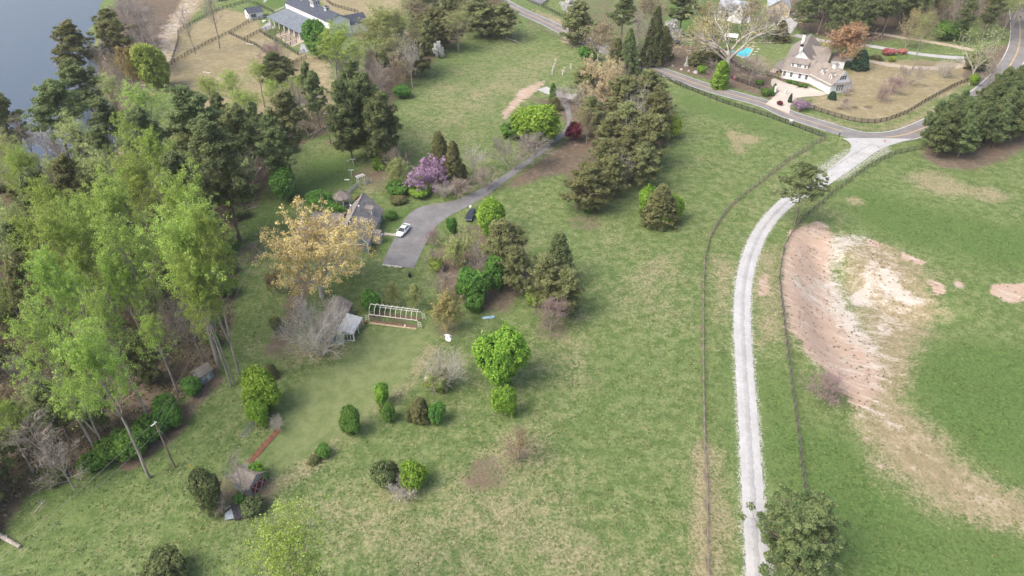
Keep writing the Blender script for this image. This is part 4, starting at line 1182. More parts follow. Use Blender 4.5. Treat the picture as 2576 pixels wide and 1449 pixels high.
T('pine', 700, 165, 16, 90, 'dark pine crown below the pink twigged tree')
T('bare_pale', 1030, 130, 20, 75, 'dead white forked trunk leaning over the upper field')
T('dogwood', 1102, 122, 6, 30, 'white flowering dogwood at the edge of the upper field')
T('bushy', 1220, 72, 4, 40, 'green bush under the pines at the top of the upper field', 'shrub')
T('bushy', 1265, 75, 4, 42, 'bright lime bush at the top of the upper field', 'shrub', leaf='lime')
T('bushy', 1010, 225, 4, 46, 'dark green bush at the left edge of the upper field', 'shrub')
G_TOP = 'pines at the top of the upper field'
for cx, cy, h, w, lb in [(1095, 60, 15, 110, 'broad olive pine above the dogwood'), (1205, 30, 15, 100, 'olive pine above the green bushes'), (1268, 35, 14, 90, 'tan green pine with dead limbs beside the road'), (1050, 130, 13, 80, 'dull olive pine left of the dogwood')]:
    T('pine_olive', cx, cy, h, w, lb, group=G_TOP)
T('pale', 1150, 45, 16, 80, 'pale budding tree between the olive pines at the top of the field')
T('rust', 1040, 20, 16, 90, 'brown budding tree behind the pale poplar', var=1)
T('rust', 1235, 15, 14, 80, 'brown budding tree at the top edge beside the road', var=1)
T('tallbare', 1170, 15, 16, 70, 'grey leafless tree at the top edge above the dogwood', var=1)
T('pale', 895, 130, 14, 70, 'pale green tree right of the stable poplar')
T('pale', 985, 110, 16, 90, 'pale green tree left of the dead forked trunk')
T('rust', 1010, 170, 10, 80, 'brown budding tree at the left edge of the upper field', var=0)
# beyond the road
T('rust', 1510, 85, 16, 125, 'large brown olive budding tree covering the road', var=1)
T('pine_olive', 1455, 45, 16, 90, 'olive pine in front of the arena across the road')
T('spruce', 1583, 112, 15, 60, 'dark green cypress beside the road')
T('cedar', 1552, 125, 12, 50, 'brown green cedar left of the dark cypress')
T('maple', 1545, 140, 6, 40, 'green bush between the golden oak and the road', leaf='green')
T('bushy', 1480, 130, 5, 44, 'bright green bush behind the golden oak', 'shrub')
T('tallbare', 1613, 60, 20, 60, 'tall silvery leafless tree across the road', var=0)
T('cedar', 1650, 70, 20, 60, 'dark ivy clad conifer behind the cemetery', leaf='ivy')
T('cedar', 1672, 95, 12, 50, 'dull dark conifer beside the white blossom', var=1)
T('pine', 1570, 20, 20, 90, 'tall pine in the pasture across the road', var=2)
T('dogwood', 1690, 75, 9, 55, 'white flowering tree behind the cemetery')
T('dogwood', 1432, 12, 7, 44, 'white flowering tree at the top edge by the arena')
T('bigbare', 1848, 72, 24, 285, 'huge leafless oak with white limbs beside the pool')
T('orange', 1775, 75, 14, 90, 'mustard budding tree left of the huge white limbed oak', leaf='mustard')
T('rust', 1790, 30, 15, 90, 'mustard tinted tree at the top edge left of the farmhouse', leaf='mustard', var=1)
T('rust', 1885, 20, 15, 100, 'tan budding tree screening the right half of the farmhouse', var=1)
T('bare', 1935, 45, 13, 90, 'grey leafless tree in front of the beige annex', var=1)
T('cedar', 1968, 70, 8, 46, 'dark evergreen beside the concrete court')
T('tallbare', 1960, 20, 16, 80, 'tall leafless tree right of the beige annex', var=1)
T('bare', 1830, 20, 13, 90, 'grey leafless tree over the farmhouse roof', var=1)
T('pine', 1720, 10, 18, 80, 'dark pine in the green clearing across the road')
T('rust', 1640, 15, 15, 80, 'brown budding tree beside the tall silvery one', var=1)
T('cedar', 1765, 135, 6, 60, 'dark evergreen clump behind the cemetery', 'shrub', var=1)
T('bushy', 1800, 130, 4, 60, 'dark green bush at the foot of the huge oak', 'shrub', leaf='cedar')
T('column', 1816, 178, 9, 40, 'bright green ivy column beside the road bank')
T('bushy', 1768, 172, 3, 24, 'bright green shrub in the cemetery edge', 'shrub', leaf='maple')
T('bare', 1795, 165, 7, 40, 'brown leafless shrub left of the ivy column', 'shrub', var=1)
T('bare', 1895, 160, 10, 90, 'brown leafless tree between pool and white house', var=1)
T('rust', 1930, 178, 3, 26, 'brown rounded shrub on the lawn by the front fence', 'shrub', var=0)
T('orange', 2136, 88, 15, 118, 'large orange budding tree behind the white house')
T('holly', 2169, 143, 7, 42, 'dark green magnolia on the tan lawn')
T('bushy', 2090, 135, 3, 22, 'light green shrub behind the white house', 'shrub', leaf='maple')
T('bushy', 2078, 162, 1.6, 20, 'clipped green shrub at the rear wall of the white house', 'shrub', leaf='green')
T('cedar_round', 2096, 237, 2.6, 22, 'round dark green shrub at the garage corner', 'shrub', leaf='holly')
T('bare', 2143 - 10, 225, 3, 28, 'grey twiggy shrub at the gable end', 'shrub', var=0)
T('holly', 1990, 243, 3, 10, 'small clipped cone in the forecourt island', 'shrub')
T('holly', 1944, 226, 3, 12, 'clipped cone left of the white gate pillar', 'shrub', leaf='green')
T('holly', 1950, 216, 2.6, 12, 'clipped cone behind the white gate pillar', 'shrub', leaf='cedar')
T('bushy', 1926, 228, 2.5, 24, 'round green shrub at the end of the lower front fence', 'shrub', leaf='green')
T('bushy', 1975, 180, 2.4, 20, 'dark green shrub at the left wall of the white house', 'shrub', leaf='holly')
T('rust', 1958, 185, 2.4, 18, 'bronze shrub at the left corner of the white house', 'shrub', leaf='mustard')
for px, lb in [((1985, 203), 'low green shrub under the first front window of the white house'), ((2000, 207), 'low green shrub under the second front window of the white house'), ((2014, 212), 'low green shrub under the third front window of the white house'), ((2026, 215), 'low green shrub at the front door of the white house')]:
    T('bushy', px[0], px[1], 1.3, 14, lb, 'shrub', leaf='green')
T('bushy', 1910, 205, 1.6, 22, 'pale green shrub in the mulch bed', 'shrub', leaf='green')
T('bushy', 1962, 258, 1.4, 14, 'dark red shrub beside the drive entrance', 'shrub', leaf='maroon')
T('redbud', 2018, 262, 3.5, 44, 'small purple redbud by the drive entrance')
T('bushy', 2238, 127, 2.4, 32, 'coral red azalea beside the concrete lane', 'shrub', leaf='coral')
T('bushy', 2271, 127, 2.0, 22, 'pink red azalea beside the larger coral azalea', 'shrub', leaf='coral')
G_LAWN = 'small leafless trees on the tan lawn'
for k, cx, cy, h, w, lb in [('bare_rose', 2250, 205, 6, 60, 'pink twigged young tree left on the tan lawn'), ('bare', 2295, 180, 7, 70, 'grey young tree in the middle of the tan lawn'), ('bare_rose', 2225, 228, 5, 46, 'pale pink young tree over the mulch ring'),
                            ('bare', 2125, 255, 4, 40, 'grey young tree in the mulch ring near the road fence'), ('vase', 2383, 165, 6, 46, 'many stemmed leafless crape myrtle by the sandy drive')]:
    T(k, cx, cy, h, w, lb, group=G_LAWN)
T('vase', 2417, 148, 2.5, 20, 'brown shrub where the lanes meet', 'shrub')
T('bushy', 2245, 145, 2, 18, 'lime shrub beside the sandy drive', 'shrub', leaf='lime')
T('cedar_round', 2205, 142, 1.5, 36, 'dark low hedge along the sandy drive', 'shrub')
T('whitetall', 2478, 112, 21, 135, 'tall sycamore with white trunk at the road corner')
T('bushy', 2460, 150, 6, 60, 'dark evergreen bush behind the sycamore', 'shrub', leaf='cedar')
T('bushy', 2455, 195, 4, 24, 'bright green bush at the end of the lawn fence', 'shrub', leaf='maple')
T('bare', 2500, 175, 9, 60, 'grey leafless trees between sycamore and road', var=1)
T('pale', 2335, 60, 20, 80, 'pale green tall tree in front of the far woods')
T('rust', 2300, 50, 16, 70, 'mustard tinted tree in front of the far woods', leaf='mustard')
T('bushy', 2390, 70, 7, 80, 'green thicket in the clearing of the far woods', 'thicket', leaf='green')

# ---------------------------------------------------------------- stands of trees that look alike: scattered over the ground they cover
def stand(poly_px, n, spacing, kinds, label, group, seed, cat='tree', near=None):
    pts = P2(poly_px)
    near = [(tuple(P(*q)[:2]), s_) for q, s_ in near] if near else None
    rng = random.Random(seed)
    x0, x1 = min(p[0] for p in pts), max(p[0] for p in pts)
    y0, y1 = min(p[1] for p in pts), max(p[1] for p in pts)
    got = []
    for _ in range(n * 60):
        x, y = rng.uniform(x0, x1), rng.uniform(y0, y1)
        if not inside(np.array([x]), np.array([y]), pts)[0]: continue
        if any((x - a) ** 2 + (y - c) ** 2 < spacing * spacing for a, c in got): continue
        got.append((x, y))
        kind, h0, h1, r0, r1, leaf = rng.choice(kinds)
        lb = label[kind] if isinstance(label, dict) else label
        if near: lb += ' ' + min(near, key=lambda q: (q[0][0] - x) ** 2 + (q[0][1] - y) ** 2)[1]
        plant(kind, Vector((x, y, terr(x, y))), rng.uniform(h0, h1), rng.uniform(r0, r1), lb, cat, group if not isinstance(label, dict) else group + ', ' + KIND_NAME[kind].replace('_', ' '), leaf=leaf)
        if len(got) >= n: break

stand([(2318, 345), (2340, 398), (2425, 402), (2500, 372), (2640, 330), (2640, 260), (2560, 262), (2470, 290), (2400, 325)], 46, 3.0,
      [('pine_young', 11.5, 14.5, 2.2, 3.0, None)], 'dark young pine of the dense stand', 'dense young pines by the road bend', 3, near=[((2340, 395), 'at its front left corner'), ((2420, 400), 'in the middle of its front row'), ((2540, 355), 'at the right end of its front row'), ((2330, 340), 'at the end nearest the junction'), ((2410, 320), 'in the middle along the road'), ((2490, 290), 'beyond the middle along the road'), ((2576, 340), 'near the right picture edge, meadow side'), ((2570, 275), 'near the right picture edge, road side'), ((2450, 350), 'deep inside it'), ((2520, 315), 'in its right half')])
stand([(2005, 70), (2015, 97), (2095, 107), (2180, 109), (2290, 94), (2330, 60), (2370, 30), (2150, 20), (2030, 35)], 46, 5.0,
      [('pine_olive', 15, 19, 3.6, 4.8, 'pine'), ('pine', 18, 22, 3.6, 4.8, None)], 'tall pine of the far wood', 'far pines behind the white house', 4, near=[((2030, 80), 'beside the concrete court'), ((2100, 95), 'right behind the tall gable'), ((2140, 70), 'above the orange budding tree'), ((2200, 100), 'behind the dark magnolia'), ((2270, 90), 'behind the red azaleas'), ((2330, 50), 'at the right end of that wood')])
stand([(2300, 92), (2400, 112), (2450, 118), (2520, 100), (2620, 150), (2620, 10), (2390, 20), (2330, 60)], 48, 5.0,
      [('tallbare', 15, 19, 3, 4, None), ('rust', 13, 17, 3, 4.2, None), ('pine', 17, 21, 3, 4, None), ('pale', 16, 19, 3, 4, None)],
      {'tallbare': 'grey leafless tree in the far right wood', 'rust': 'brown budding tree in the far right wood', 'pine': 'dark pine in the far right wood', 'pale': 'pale green tree in the far right wood'}, 'far right wood', 5, near=[((2320, 80), 'behind the red azaleas'), ((2420, 105), 'behind the dirt lane'), ((2500, 100), 'beside the road corner'), ((2400, 40), 'at the top picture edge'), ((2570, 120), 'at the right picture edge')])
stand([(1690, 40), (1780, 45), (1790, 0), (1700, 0)], 8, 6, [('tallbare', 15, 18, 2.6, 3.6, None)], 'grey leafless tree in the grove left of the white farmhouse', 'grove left of the white farmhouse', 6)
stand(WOODS[0][:10] + [(500, 560), (420, 600), (300, 520), (150, 520), (0, 520), (-300, 560)], 150, 3.1,
      [('bare', 8, 13, 2.2, 3.6, None), ('rust', 8, 13, 2.4, 3.8, None), ('saplings', 7, 11, 2.0, 3.2, None), ('pale', 13, 18, 2.4, 3.2, None), ('bushy', 1.5, 4, 1.5, 2.8, 'ivy'), ('tallbare', 14, 19, 2.4, 3.6, None), ('pine_olive', 9, 14, 2.6, 3.6, None), ('pine_olive', 9, 14, 2.6, 3.6, 'pine'), ('pale', 12, 17, 2.4, 3.4, 'poplar'), ('bushy', 2, 4, 1.5, 2.6, 'green')],
      {'bare': 'small leafless tree', 'rust': 'brown budding tree', 'saplings': 'thin leafing saplings',
       'pale': 'slender pale green tree', 'bushy': 'low olive thicket', 'tallbare': 'tall grey leafless tree', 'pine_olive': 'low olive pine'}, 'understory of the left wood', 7, near=[((513, 925), 'near the grey blue hut'), ((400, 1080), 'near the lower utility pole'), ((250, 1140), 'behind the bright green edge bushes'), ((60, 1250), 'at the lower left picture edge'), ((120, 950), 'under the lower left poplars'), ((560, 740), 'along the meadow side'), ((330, 800), 'in the middle of the leaf litter'), ((50, 700), 'halfway down the left picture edge'), ((300, 600), 'under the central poplars'), ((560, 600), 'near the dark brush pile')])
stand([(560, 600), (640, 520), (700, 400), (790, 345), (840, 300), (770, 300), (610, 395), (480, 480), (310, 440), (150, 430), (0, 440), (0, 520), (300, 520), (420, 590)], 62, 4.0,
      [('bare', 8, 13, 2.2, 3.6, None), ('pine', 15, 20, 2.8, 3.8, None), ('saplings', 7, 11, 2.0, 3.2, None), ('bushy', 1.5, 3.5, 1.5, 2.6, 'ivy'), ('tallbare', 14, 18, 2.4, 3.4, None)],
      {'bare': 'small leafless tree', 'pine': 'middle sized pine', 'saplings': 'leafing saplings',
       'bushy': 'low olive thicket', 'tallbare': 'tall leafless tree'}, 'upper part of the left wood', 8, near=[((650, 470), 'beside the fallen grey trunk'), ((720, 370), 'near the upper utility pole'), ((560, 430), 'under the tallest pines'), ((420, 480), 'behind the largest poplar'), ((280, 460), 'below the lake inlet'), ((100, 460), 'between the inlet and the left picture edge'), ((800, 310), 'by the black fence on the clay')])
stand([(250, 330), (330, 330), (355, 240), (368, 140), (390, 40), (330, -5), (280, 60), (245, 200)], 24, 4.6,
      [('bare', 9, 13, 2.2, 3.4, None), ('tallbare', 13, 17, 2.4, 3.4, None)],
      {'bare': 'small leafless lake shore tree', 'tallbare': 'tall leafless lake shore tree'}, 'lake shore', 9, near=[((300, 10), 'at the top of the picture'), ((400, 40), 'beside the top of the dirt track'), ((300, 150), 'behind the mustard yellow tree'), ((380, 210), 'where the track meets the fence'), ((280, 320), 'beside the lake inlet')])
stand([(850, 240), (960, 290), (1000, 215), (1060, 160), (1120, 110), (1200, 70), (1290, 45), (1280, 15), (1180, 20), (1060, 40), (950, 130)], 44, 4.2,
      [('bare', 9, 13, 2.2, 3.4, None), ('pine_olive', 12, 16, 2.8, 3.6, None), ('rust', 9, 13, 2.4, 3.4, None), ('bushy', 2, 4, 1.6, 2.6, 'ivy')],
      {'bare': 'leafless tree in the hedgerow of the upper field', 'pine_olive': 'olive pine in the hedgerow of the upper field', 'rust': 'brown budding tree in the hedgerow of the upper field', 'bushy': 'low thicket in the hedgerow of the upper field'},
      'hedgerow of the upper field', 10, near=[((880, 250), 'nearest the dark clump'), ((980, 210), 'below the pale poplar'), ((1060, 140), 'by the dead white tree'), ((1150, 90), 'beside the dogwood'), ((1260, 45), 'nearest the road')])
stand([(1440, 300), (1500, 230), (1560, 190), (1660, 240), (1680, 320), (1610, 400), (1530, 480), (1500, 430)], 14, 5.0,
      [('bare', 7, 10, 2.0, 3.2, None), ('rust', 8, 12, 2.2, 3.2, None), ('bushy', 1.5, 3.5, 1.5, 2.4, 'ivy')],
      {'bare': 'leafless tree under the pine belt', 'rust': 'brown budding tree under the pine belt', 'bushy': 'low thicket under the pine belt'}, 'undergrowth of the pine belt', 11, near=[((1470, 280), 'beside the red maple'), ((1560, 210), 'nearest the road'), ((1650, 300), 'on its meadow side'), ((1530, 450), 'at its lower tip')])
# ---------------------------------------------------------------- materials of built things
M['dark_wood'] = surf('dark_weathered_wood', (.105, .095, .085), .35, 2, .85)
M['black_wood'] = surf('black_fence_paint', (.030, .029, .030), .35, 2, .75)
M['old_wood'] = surf('weathered_wood', (.20, .175, .145), .35, 2, .9, col2=(.12, .105, .09), stretch=(1, 1, 4))
M['white'] = surf('white_paint', (.70, .70, .68), .10, 1.5, .6)
M['white_side'] = surf('white_siding', (.80, .80, .81), .08, 1.0, .65, stretch=(1, 1, 6))
M['cream'] = surf('cream_wall', (.56, .47, .35), .15, 1.2, .7)
M['teal'] = surf('teal_siding', (.150, .205, .205), .18, 1.2, .75, stretch=(1, 1, 8))
M['sage'] = surf('sage_siding', (.37, .41, .34), .15, 1.2, .75, stretch=(1, 1, 8))
M['shingle'] = surf('brown_grey_shingles', (.255, .230, .210), .2, .9, .9, col2=(.19, .168, .152), fine=11, bump=.4)
M['shingle_old'] = surf('faded_shingles', (.235, .205, .18), .28, .8, .95, col2=(.14, .12, .10), fine=12, bump=.4)
M['shingle_tan'] = surf('tan_grey_shingles', (.245, .214, .186), .16, .7, .9, col2=(.19, .166, .146), fine=12, bump=.3)
M['shingle_navy'] = surf('navy_shingles', (.062, .072, .095), .2, .8, .85, col2=(.042, .050, .070), fine=10)
M['shingle_blue'] = surf('blue_grey_shingles', (.150, .175, .200), .16, .6, .85, col2=(.11, .13, .152), fine=12)
M['tin'] = surf('galvanised_tin', (.50, .52, .53), .22, .8, .5, .25, col2=(.33, .33, .32), stretch=(1, 4, 1))
M['tin_roof_grey'] = surf('grey_metal_roof', (.36, .39, .42), .12, .8, .5, .1, stretch=(4, 1, 1))
M['fiberglass'] = surf('cloudy_fiberglass', (.36, .43, .36), .25, .9, .5, col2=(.24, .29, .22))
M['glass'] = surf('dark_window_glass', (.030, .036, .044), .3, 1.0, .15)
M['grey_wall'] = surf('grey_blue_boards', (.27, .315, .34), .2, 1.5, .8, col2=(.17, .20, .215), stretch=(5, 5, 1))
M['red_wood'] = surf('barn_red', (.155, .035, .035), .3, 1.5, .8)
M['pink_trim'] = surf('faded_pink_trim', (.50, .36, .33), .2, 1.5, .8)
M['pvc'] = surf('yellowed_pvc', (.70, .70, .62), .15, 2, .5)
M['metal'] = surf('grey_pipe', (.40, .41, .41), .2, 3, .45, .5)
M['black'] = surf('black_plastic', (.022, .022, .025), .3, 2, .5)
M['tarp_white'] = surf('white_tarp', (.74, .74, .75), .2, 1.6, .6)
M['tarp_blue'] = surf('torn_blue_tarp', (.16, .29, .46), .35, 2.2, .6, col2=(.42, .50, .55))
M['lumber'] = surf('pale_lumber', (.50, .45, .36), .25, 2, .85)
M['rust_brick'] = surf('rust_red_boards', (.30, .125, .075), .3, 1.0, .9, col2=(.20, .085, .055))
M['stone'] = surf('weathered_marble', (.56, .54, .49), .3, 2, .85, col2=(.36, .345, .31))
M['fieldstone'] = surf('pale_fieldstone', (.42, .405, .385), .35, 2, .9, col2=(.24, .23, .215))
M['pole'] = surf('utility_pole_wood', (.20, .155, .115), .3, 2, .9, stretch=(3, 3, .3))
M['wire'] = surf('old_aluminium_wire', (.30, .31, .30), .1, 1, .6, .3)
M['yellow'] = surf('yellow_guard', (.70, .47, .02), .1, 2, .5)
M['pink'] = surf('pink_paint', (.68, .18, .24), .1, 2, .5)
M['patio'] = surf('flagstone_patio', (.42, .33, .26), .3, 1.6, .9, col2=(.30, .235, .19))
M['soil'] = surf('garden_soil', (.16, .10, .07), .3, 1.5, 1.0)
M['straw'] = surf('straw_edging', (.40, .32, .20), .3, 2.5, 1.0)
M['red_glass'] = surf('reddish_window', (.20, .055, .04), .3, 2, .3)

def rz_of(d): return math.atan2(d[1], d[0])

def window(par, c, nrm, w, h, frame='white', glass='glass', bars=1, sill=True, name='window'):
    """window on a wall: frame ring and glazing bars, with its panes as a sub-part; nrm is the outward direction in the thing's frame"""
    a = math.atan2(nrm[1], nrm[0]) - math.pi / 2
    t = .09
    f = MB()
    f.box(-w / 2 - t, -w / 2, -.05, .06, -h / 2, h / 2); f.box(w / 2, w / 2 + t, -.05, .06, -h / 2, h / 2)
    f.box(-w / 2 - t, w / 2 + t, -.05, .06, h / 2, h / 2 + t); f.box(-w / 2 - t, w / 2 + t, -.05, .10 if sill else .06, -h / 2 - t, -h / 2)
    f.box(-w / 2, w / 2, -.03, .045, -.03, .03)
    for i in range(bars):
        x = -w / 2 + w * (i + 1) / (bars + 1)
        f.box(x - .022, x + .022, -.03, .04, -h / 2, -.03); f.box(x - .022, x + .022, -.03, .04, .03, h / 2)
    o = f.build(name, M[frame], par)
    o.location = c; o.rotation_euler = (0, 0, a)
    MB().box(-w / 2, w / 2, -.06, .015, -h / 2, h / 2).build('pane', M[glass], o)
    return o

def gabled(par, x0, x1, y0, y1, z0, ze, rise, wall, roof, ov=.35, og=.3, t=.14, wname='wall', rname='roof'):
    """gable-roofed block, ridge along x, in the thing's frame"""
    half = (y1 - y0) / 2; yc = (y0 + y1) / 2
    slope = rise / half
    wo = MB().gable(x0, x1, y0, y1, z0, ze, ze + rise).build(wname, M[wall], par)
    ro = MB().chevron(x0 - og, x1 + og, yc, half, ze + rise + t + .01, slope, t, ov).build(rname, M[roof], par)
    return wo, ro

def gabled_y(par, x0, x1, y0, y1, z0, ze, rise, wall, roof, **kw):
    """the same block with its ridge along y"""
    wo, ro = gabled(par, y0, y1, -x1, -x0, z0, ze, rise, wall, roof, **kw)
    for o in (wo, ro): o.rotation_euler = (0, 0, math.pi / 2)
    return wo, ro

# ---------------------------------------------------------------- the teal house
A_, B_ = P(927, 611, 2.7), P(965, 525, 2.7)
ang = rz_of((B_ - A_))
hx = Vector((math.cos(ang), math.sin(ang), 0)); hy = Vector((-hx.y, hx.x, 0))
LEN = (B_ - A_).length - .7
org = A_ + hx * .35 + hy * .4
house = thing('teal_house', 'teal one and a half storey house with brown grey roof and two dormers', 'house', (org.x, org.y, terr(org.x, org.y)), ang)
W_ = 7.4
gabled(house, 0, LEN, 0, W_, -.6, 2.7, 3.9, 'teal', 'shingle', ov=.42, og=.35)
MB().tube((-.37, W_ / 2, 6.80), (LEN + .37, W_ / 2, 6.80), .10, k=6).build('ridge_cap', M['shingle_tan'], house)
for s in (0, 1):
    y = -.02 if s == 0 else W_ + .02
    MB().slab([(-.40, W_ / 2, 6.70), (-.40, W_ / 2 + (-1) ** (s + 1) * (W_ / 2 + .42), 6.70 - 1.054 * (W_ / 2 + .42)), (-.355, W_ / 2 + (-1) ** (s + 1) * (W_ / 2 + .42), 6.70 - 1.054 * (W_ / 2 + .42)), (-.355, W_ / 2, 6.70)], .22).build('rake_board', M['white'], house)
MB().box(-.06, .06, -.06, .06, -.5, 2.66).build('corner_board', M['white'], house)
for x in (1.6, 3.2, 5.2): window(house, (x, -.01, 1.45), (0, -1), .85, 1.4)
for x in (10.2, 12.2): window(house, (x, -.01, 1.45), (0, -1), .85, 1.4)
window(house, (-.01, 1.7, 1.3), (-1, 0), 1.2, 1.3, glass='red_glass'); window(house, (-.01, 5.4, 1.3), (-1, 0), 1.0, 1.3)
window(house, (-.01, W_ / 2, 4.4), (-1, 0), .9, 1.2)
for x in (4.6, 10.2):
    dm = MB()
    # dormer: cheeks and front, with a low roof falling towards the front
    dm.hexa([(x - .8, 1.0, 3.4), (x + .8, 1.0, 3.4), (x + .8, 2.75, 5.2), (x - .8, 2.75, 5.2)], [(x - .8, 1.0, 5.05), (x + .8, 1.0, 5.05), (x + .8, 2.75, 5.4), (x - .8, 2.75, 5.4)])
    do = dm.build('dormer', M['sage'], house)
    MB().slab([(x - .95, .75, 5.14), (x + .95, .75, 5.14), (x + .95, 3.0, 5.66), (x - .95, 3.0, 5.66)], .1).build('dormer_roof', M['shingle_tan'], do)
    window(do, (x, .995, 4.35), (0, -1), .8, 1.0)
    for sx in (-1, 1):
        MB().box(x + sx * .80 - .07, x + sx * .80 + .07, .93, 1.04, 3.45, 5.0).build('corner_board', M['white'], do)
for x, y, zb, zt in ((7.2, 3.0, 5.6, 7.2), (7.7, 4.9, 5.2, 7.0)):
    fl = MB().tube((x, y, zb), (x, y, zt), .13, k=8).build('flue', M['metal'], house)
    MB().tube((x, y, zt), (x, y, zt + .22), .24, .16, 8).build('flue_cap', M['white'], fl)
# porch towards the car
px = 4.5
pr = MB().slab([(px - 1.0, -1.9, 2.35), (px + 1.0, -1.9, 2.35), (px + 1.0, .1, 2.95), (px - 1.0, .1, 2.95)], .14).build('porch_roof', M['shingle_tan'], house)
for sx in (-1, 1):
    MB().box(px + sx * .85 - .08, px + sx * .85 + .08, -1.75, -1.59, -.3, 2.2).build('porch_post', M['cream'], house)
MB().box(px - .95, px - .78, -1.55, -.01, -.3, 2.3).build('porch_wall', M['cream'], house)
MB().box(px - 1.0, px + 1.0, -1.9, -.01, -.5, .06).build('porch_floor', M['concrete'], house)
MB().box(px - .45, px + .45, -.06, .03, .1, 2.15).build('door', M['cream'], house)
# rear wing
gabled_y(house, 6.2, 12.2, W_ + .1, W_ + 7.0, -.6, 2.5, 1.3, 'teal', 'shingle_old', ov=.3, og=.25)
gabled_y(house, 1.6, 6.1, W_ + .1, W_ + 8.6, -.6, 2.4, 1.2, 'teal', 'shingle_old', ov=.3, og=.25, wname='wing_wall', rname='wing_roof')
MB().tube((5.0, W_ + 4.6, 2.4), (5.0, W_ + 4.6, 4.2), .09, k=6).build('vent_pipe', M['pvc'], house)
window(house, (1.58, W_ + 3.2, 1.3), (-1, 0), 1.1, 1.2); window(house, (1.58, W_ + 6.4, 1.3), (-1, 0), 1.1, 1.2)
# white bench beside the porch
bp_ = org + hx * 6.6 - hy * 1.3
bench = thing('garden_bench', 'white garden bench beside the porch of the teal house', 'bench', (bp_.x, bp_.y, terr(bp_.x, bp_.y)), ang)
MB().box(-.7, .7, -.25, .25, .42, .48).build('seat', M['white'], bench); MB().box(-.7, .7, .2, .26, .5, .95).build('backrest', M['white'], bench)
for x in (-.62, .62):
    for y in (-.2, .2): MB().box(x - .04, x + .04, y - .04, y + .04, -.1, .42).build('leg', M['white'], bench)

# gazebo
g0 = P(864, 517)
gz_ = thing('gazebo', 'octagonal grey roofed gazebo with white posts behind the teal house', 'gazebo', g0)
ring = [(2.3 * math.cos(math.pi / 4 * i + .3), 2.3 * math.sin(math.pi / 4 * i + .3)) for i in range(8)]
for i in range(8):
    a, c = ring[i], ring[(i + 1) % 8]
    MB().hexa([(a[0], a[1], 2.40), (c[0], c[1], 2.40), (0, 0, 4.0)], [(a[0], a[1], 2.5), (c[0], c[1], 2.5), (0, 0, 4.12)]).build('roof_panel', M['shingle_old'], gz_)
    MB().tube((a[0], a[1], 2.56), (0, 0, 4.17), .06, k=4).build('hip_cap', M['shingle_tan'], gz_)
    MB().box(a[0] * .9 - .06, a[0] * .9 + .06, a[1] * .9 - .06, a[1] * .9 + .06, -.3, 2.42).build('post', M['white'], gz_)
    q = [(a[0] * .9, a[1] * .9), (c[0] * .9, c[1] * .9)]
    MB().tube((q[0][0], q[0][1], .85), (q[1][0], q[1][1], .85), .05, k=4).build('rail', M['white'], gz_)
MB().hexa([(x * .95, y * .95, -.4) for x, y in ring], [(x * .95, y * .95, .12) for x, y in ring]).build('floor', M['old_wood'], gz_)
tb0 = P(866, 534)
tb = thing('patio_table', 'round pale blue patio table beside the gazebo', 'table', tb0)
MB().tube((0, 0, .68), (0, 0, .73), .6, .6, 16).build('table_top', M['grey_wall'], tb); MB().tube((0, 0, -.05), (0, 0, .68), .06, k=6).build('leg', M['metal'], tb)

# ---------------------------------------------------------------- sheds
def shed(name, label, loc, rz, L_, Wd, ze, rise, wall, roof, **kw):
    t = thing(name, label, 'shed', loc, rz)
    gabled(t, -L_ / 2, L_ / 2, -Wd / 2, Wd / 2, -.4, ze, rise, wall, roof, **kw)
    return t
# old shed with the tin lean-to
e0, e1 = P(871, 790, 2.35), P(848, 829, 2.35)
sa = rz_of(e0 - e1); sx_ = Vector((math.cos(sa), math.sin(sa), 0)); sy_ = Vector((-sx_.y, sx_.x, 0))
so = e1 + sy_ * 1.9
os_ = thing('old_shed', 'old brown roofed shed with a pale tin lean-to beside the silvery bare tree', 'shed', (so.x, so.y, terr(so.x, so.y)), sa)
LL = (e0 - e1).length
gabled(os_, -1.2, LL + 3.2, -1.7, 2.3, -.4, 2.2, 1.3, 'grey_wall', 'shingle_old', ov=.3, og=.3)
for i in range(6):
    x0 = -.1 + i * (LL + .3) / 6; x1 = x0 + (LL + .3) / 6 - .02
    MB().slab([(x0, -4.9, 1.75 + .01 * (i % 2)), (x1, -4.9, 1.75 + .01 * (i % 2)), (x1, -1.95, 2.38 + .01 * (i % 2)), (x0, -1.95, 2.38 + .01 * (i % 2))], .04).build('tin_sheet', M['tin'], os_)
for x, y in ((.05, -4.8), (LL + .1, -4.8), (LL / 2, -4.8)):
    MB().box(x - .07, x + .07, y - .07, y + .07, -.3, 1.72).build('post', M['white'], os_)
fr = MB()
for z in (.1, 1.6): fr.box(-.04, .04, -4.7, -2.0, z - .05, z + .05)
for k in range(6): fr.box(-.035, .035, -4.7 + k * .54 - .04, -4.7 + k * .54 + .04, .15, 1.55)
fr.build('glazing_frame', M['white'], os_)
MB().slab([(-.55, -2.9, 1.7), (-.05, -2.9, 2.05), (-.05, -1.75, 2.2), (-.55, -1.75, 1.9)], .04).build('fiberglass_sheet', M['fiberglass'], os_)
MB().hexa([(-1.25, -3.2, -.2), (-.1, -3.2, -.2), (-.1, -1.75, -.2), (-1.25, -1.75, -.2)], [(-.5, -3.2, 1.72), (-.1, -3.2, 1.74), (-.1, -1.75, 2.0), (-.5, -1.75, 1.95)]).build('glazed_lean_to', M['fiberglass'], os_)
MB().box(-1.24, -1.17, -.4, .5, -.2, 1.8).build('door', M['soil'], os_)
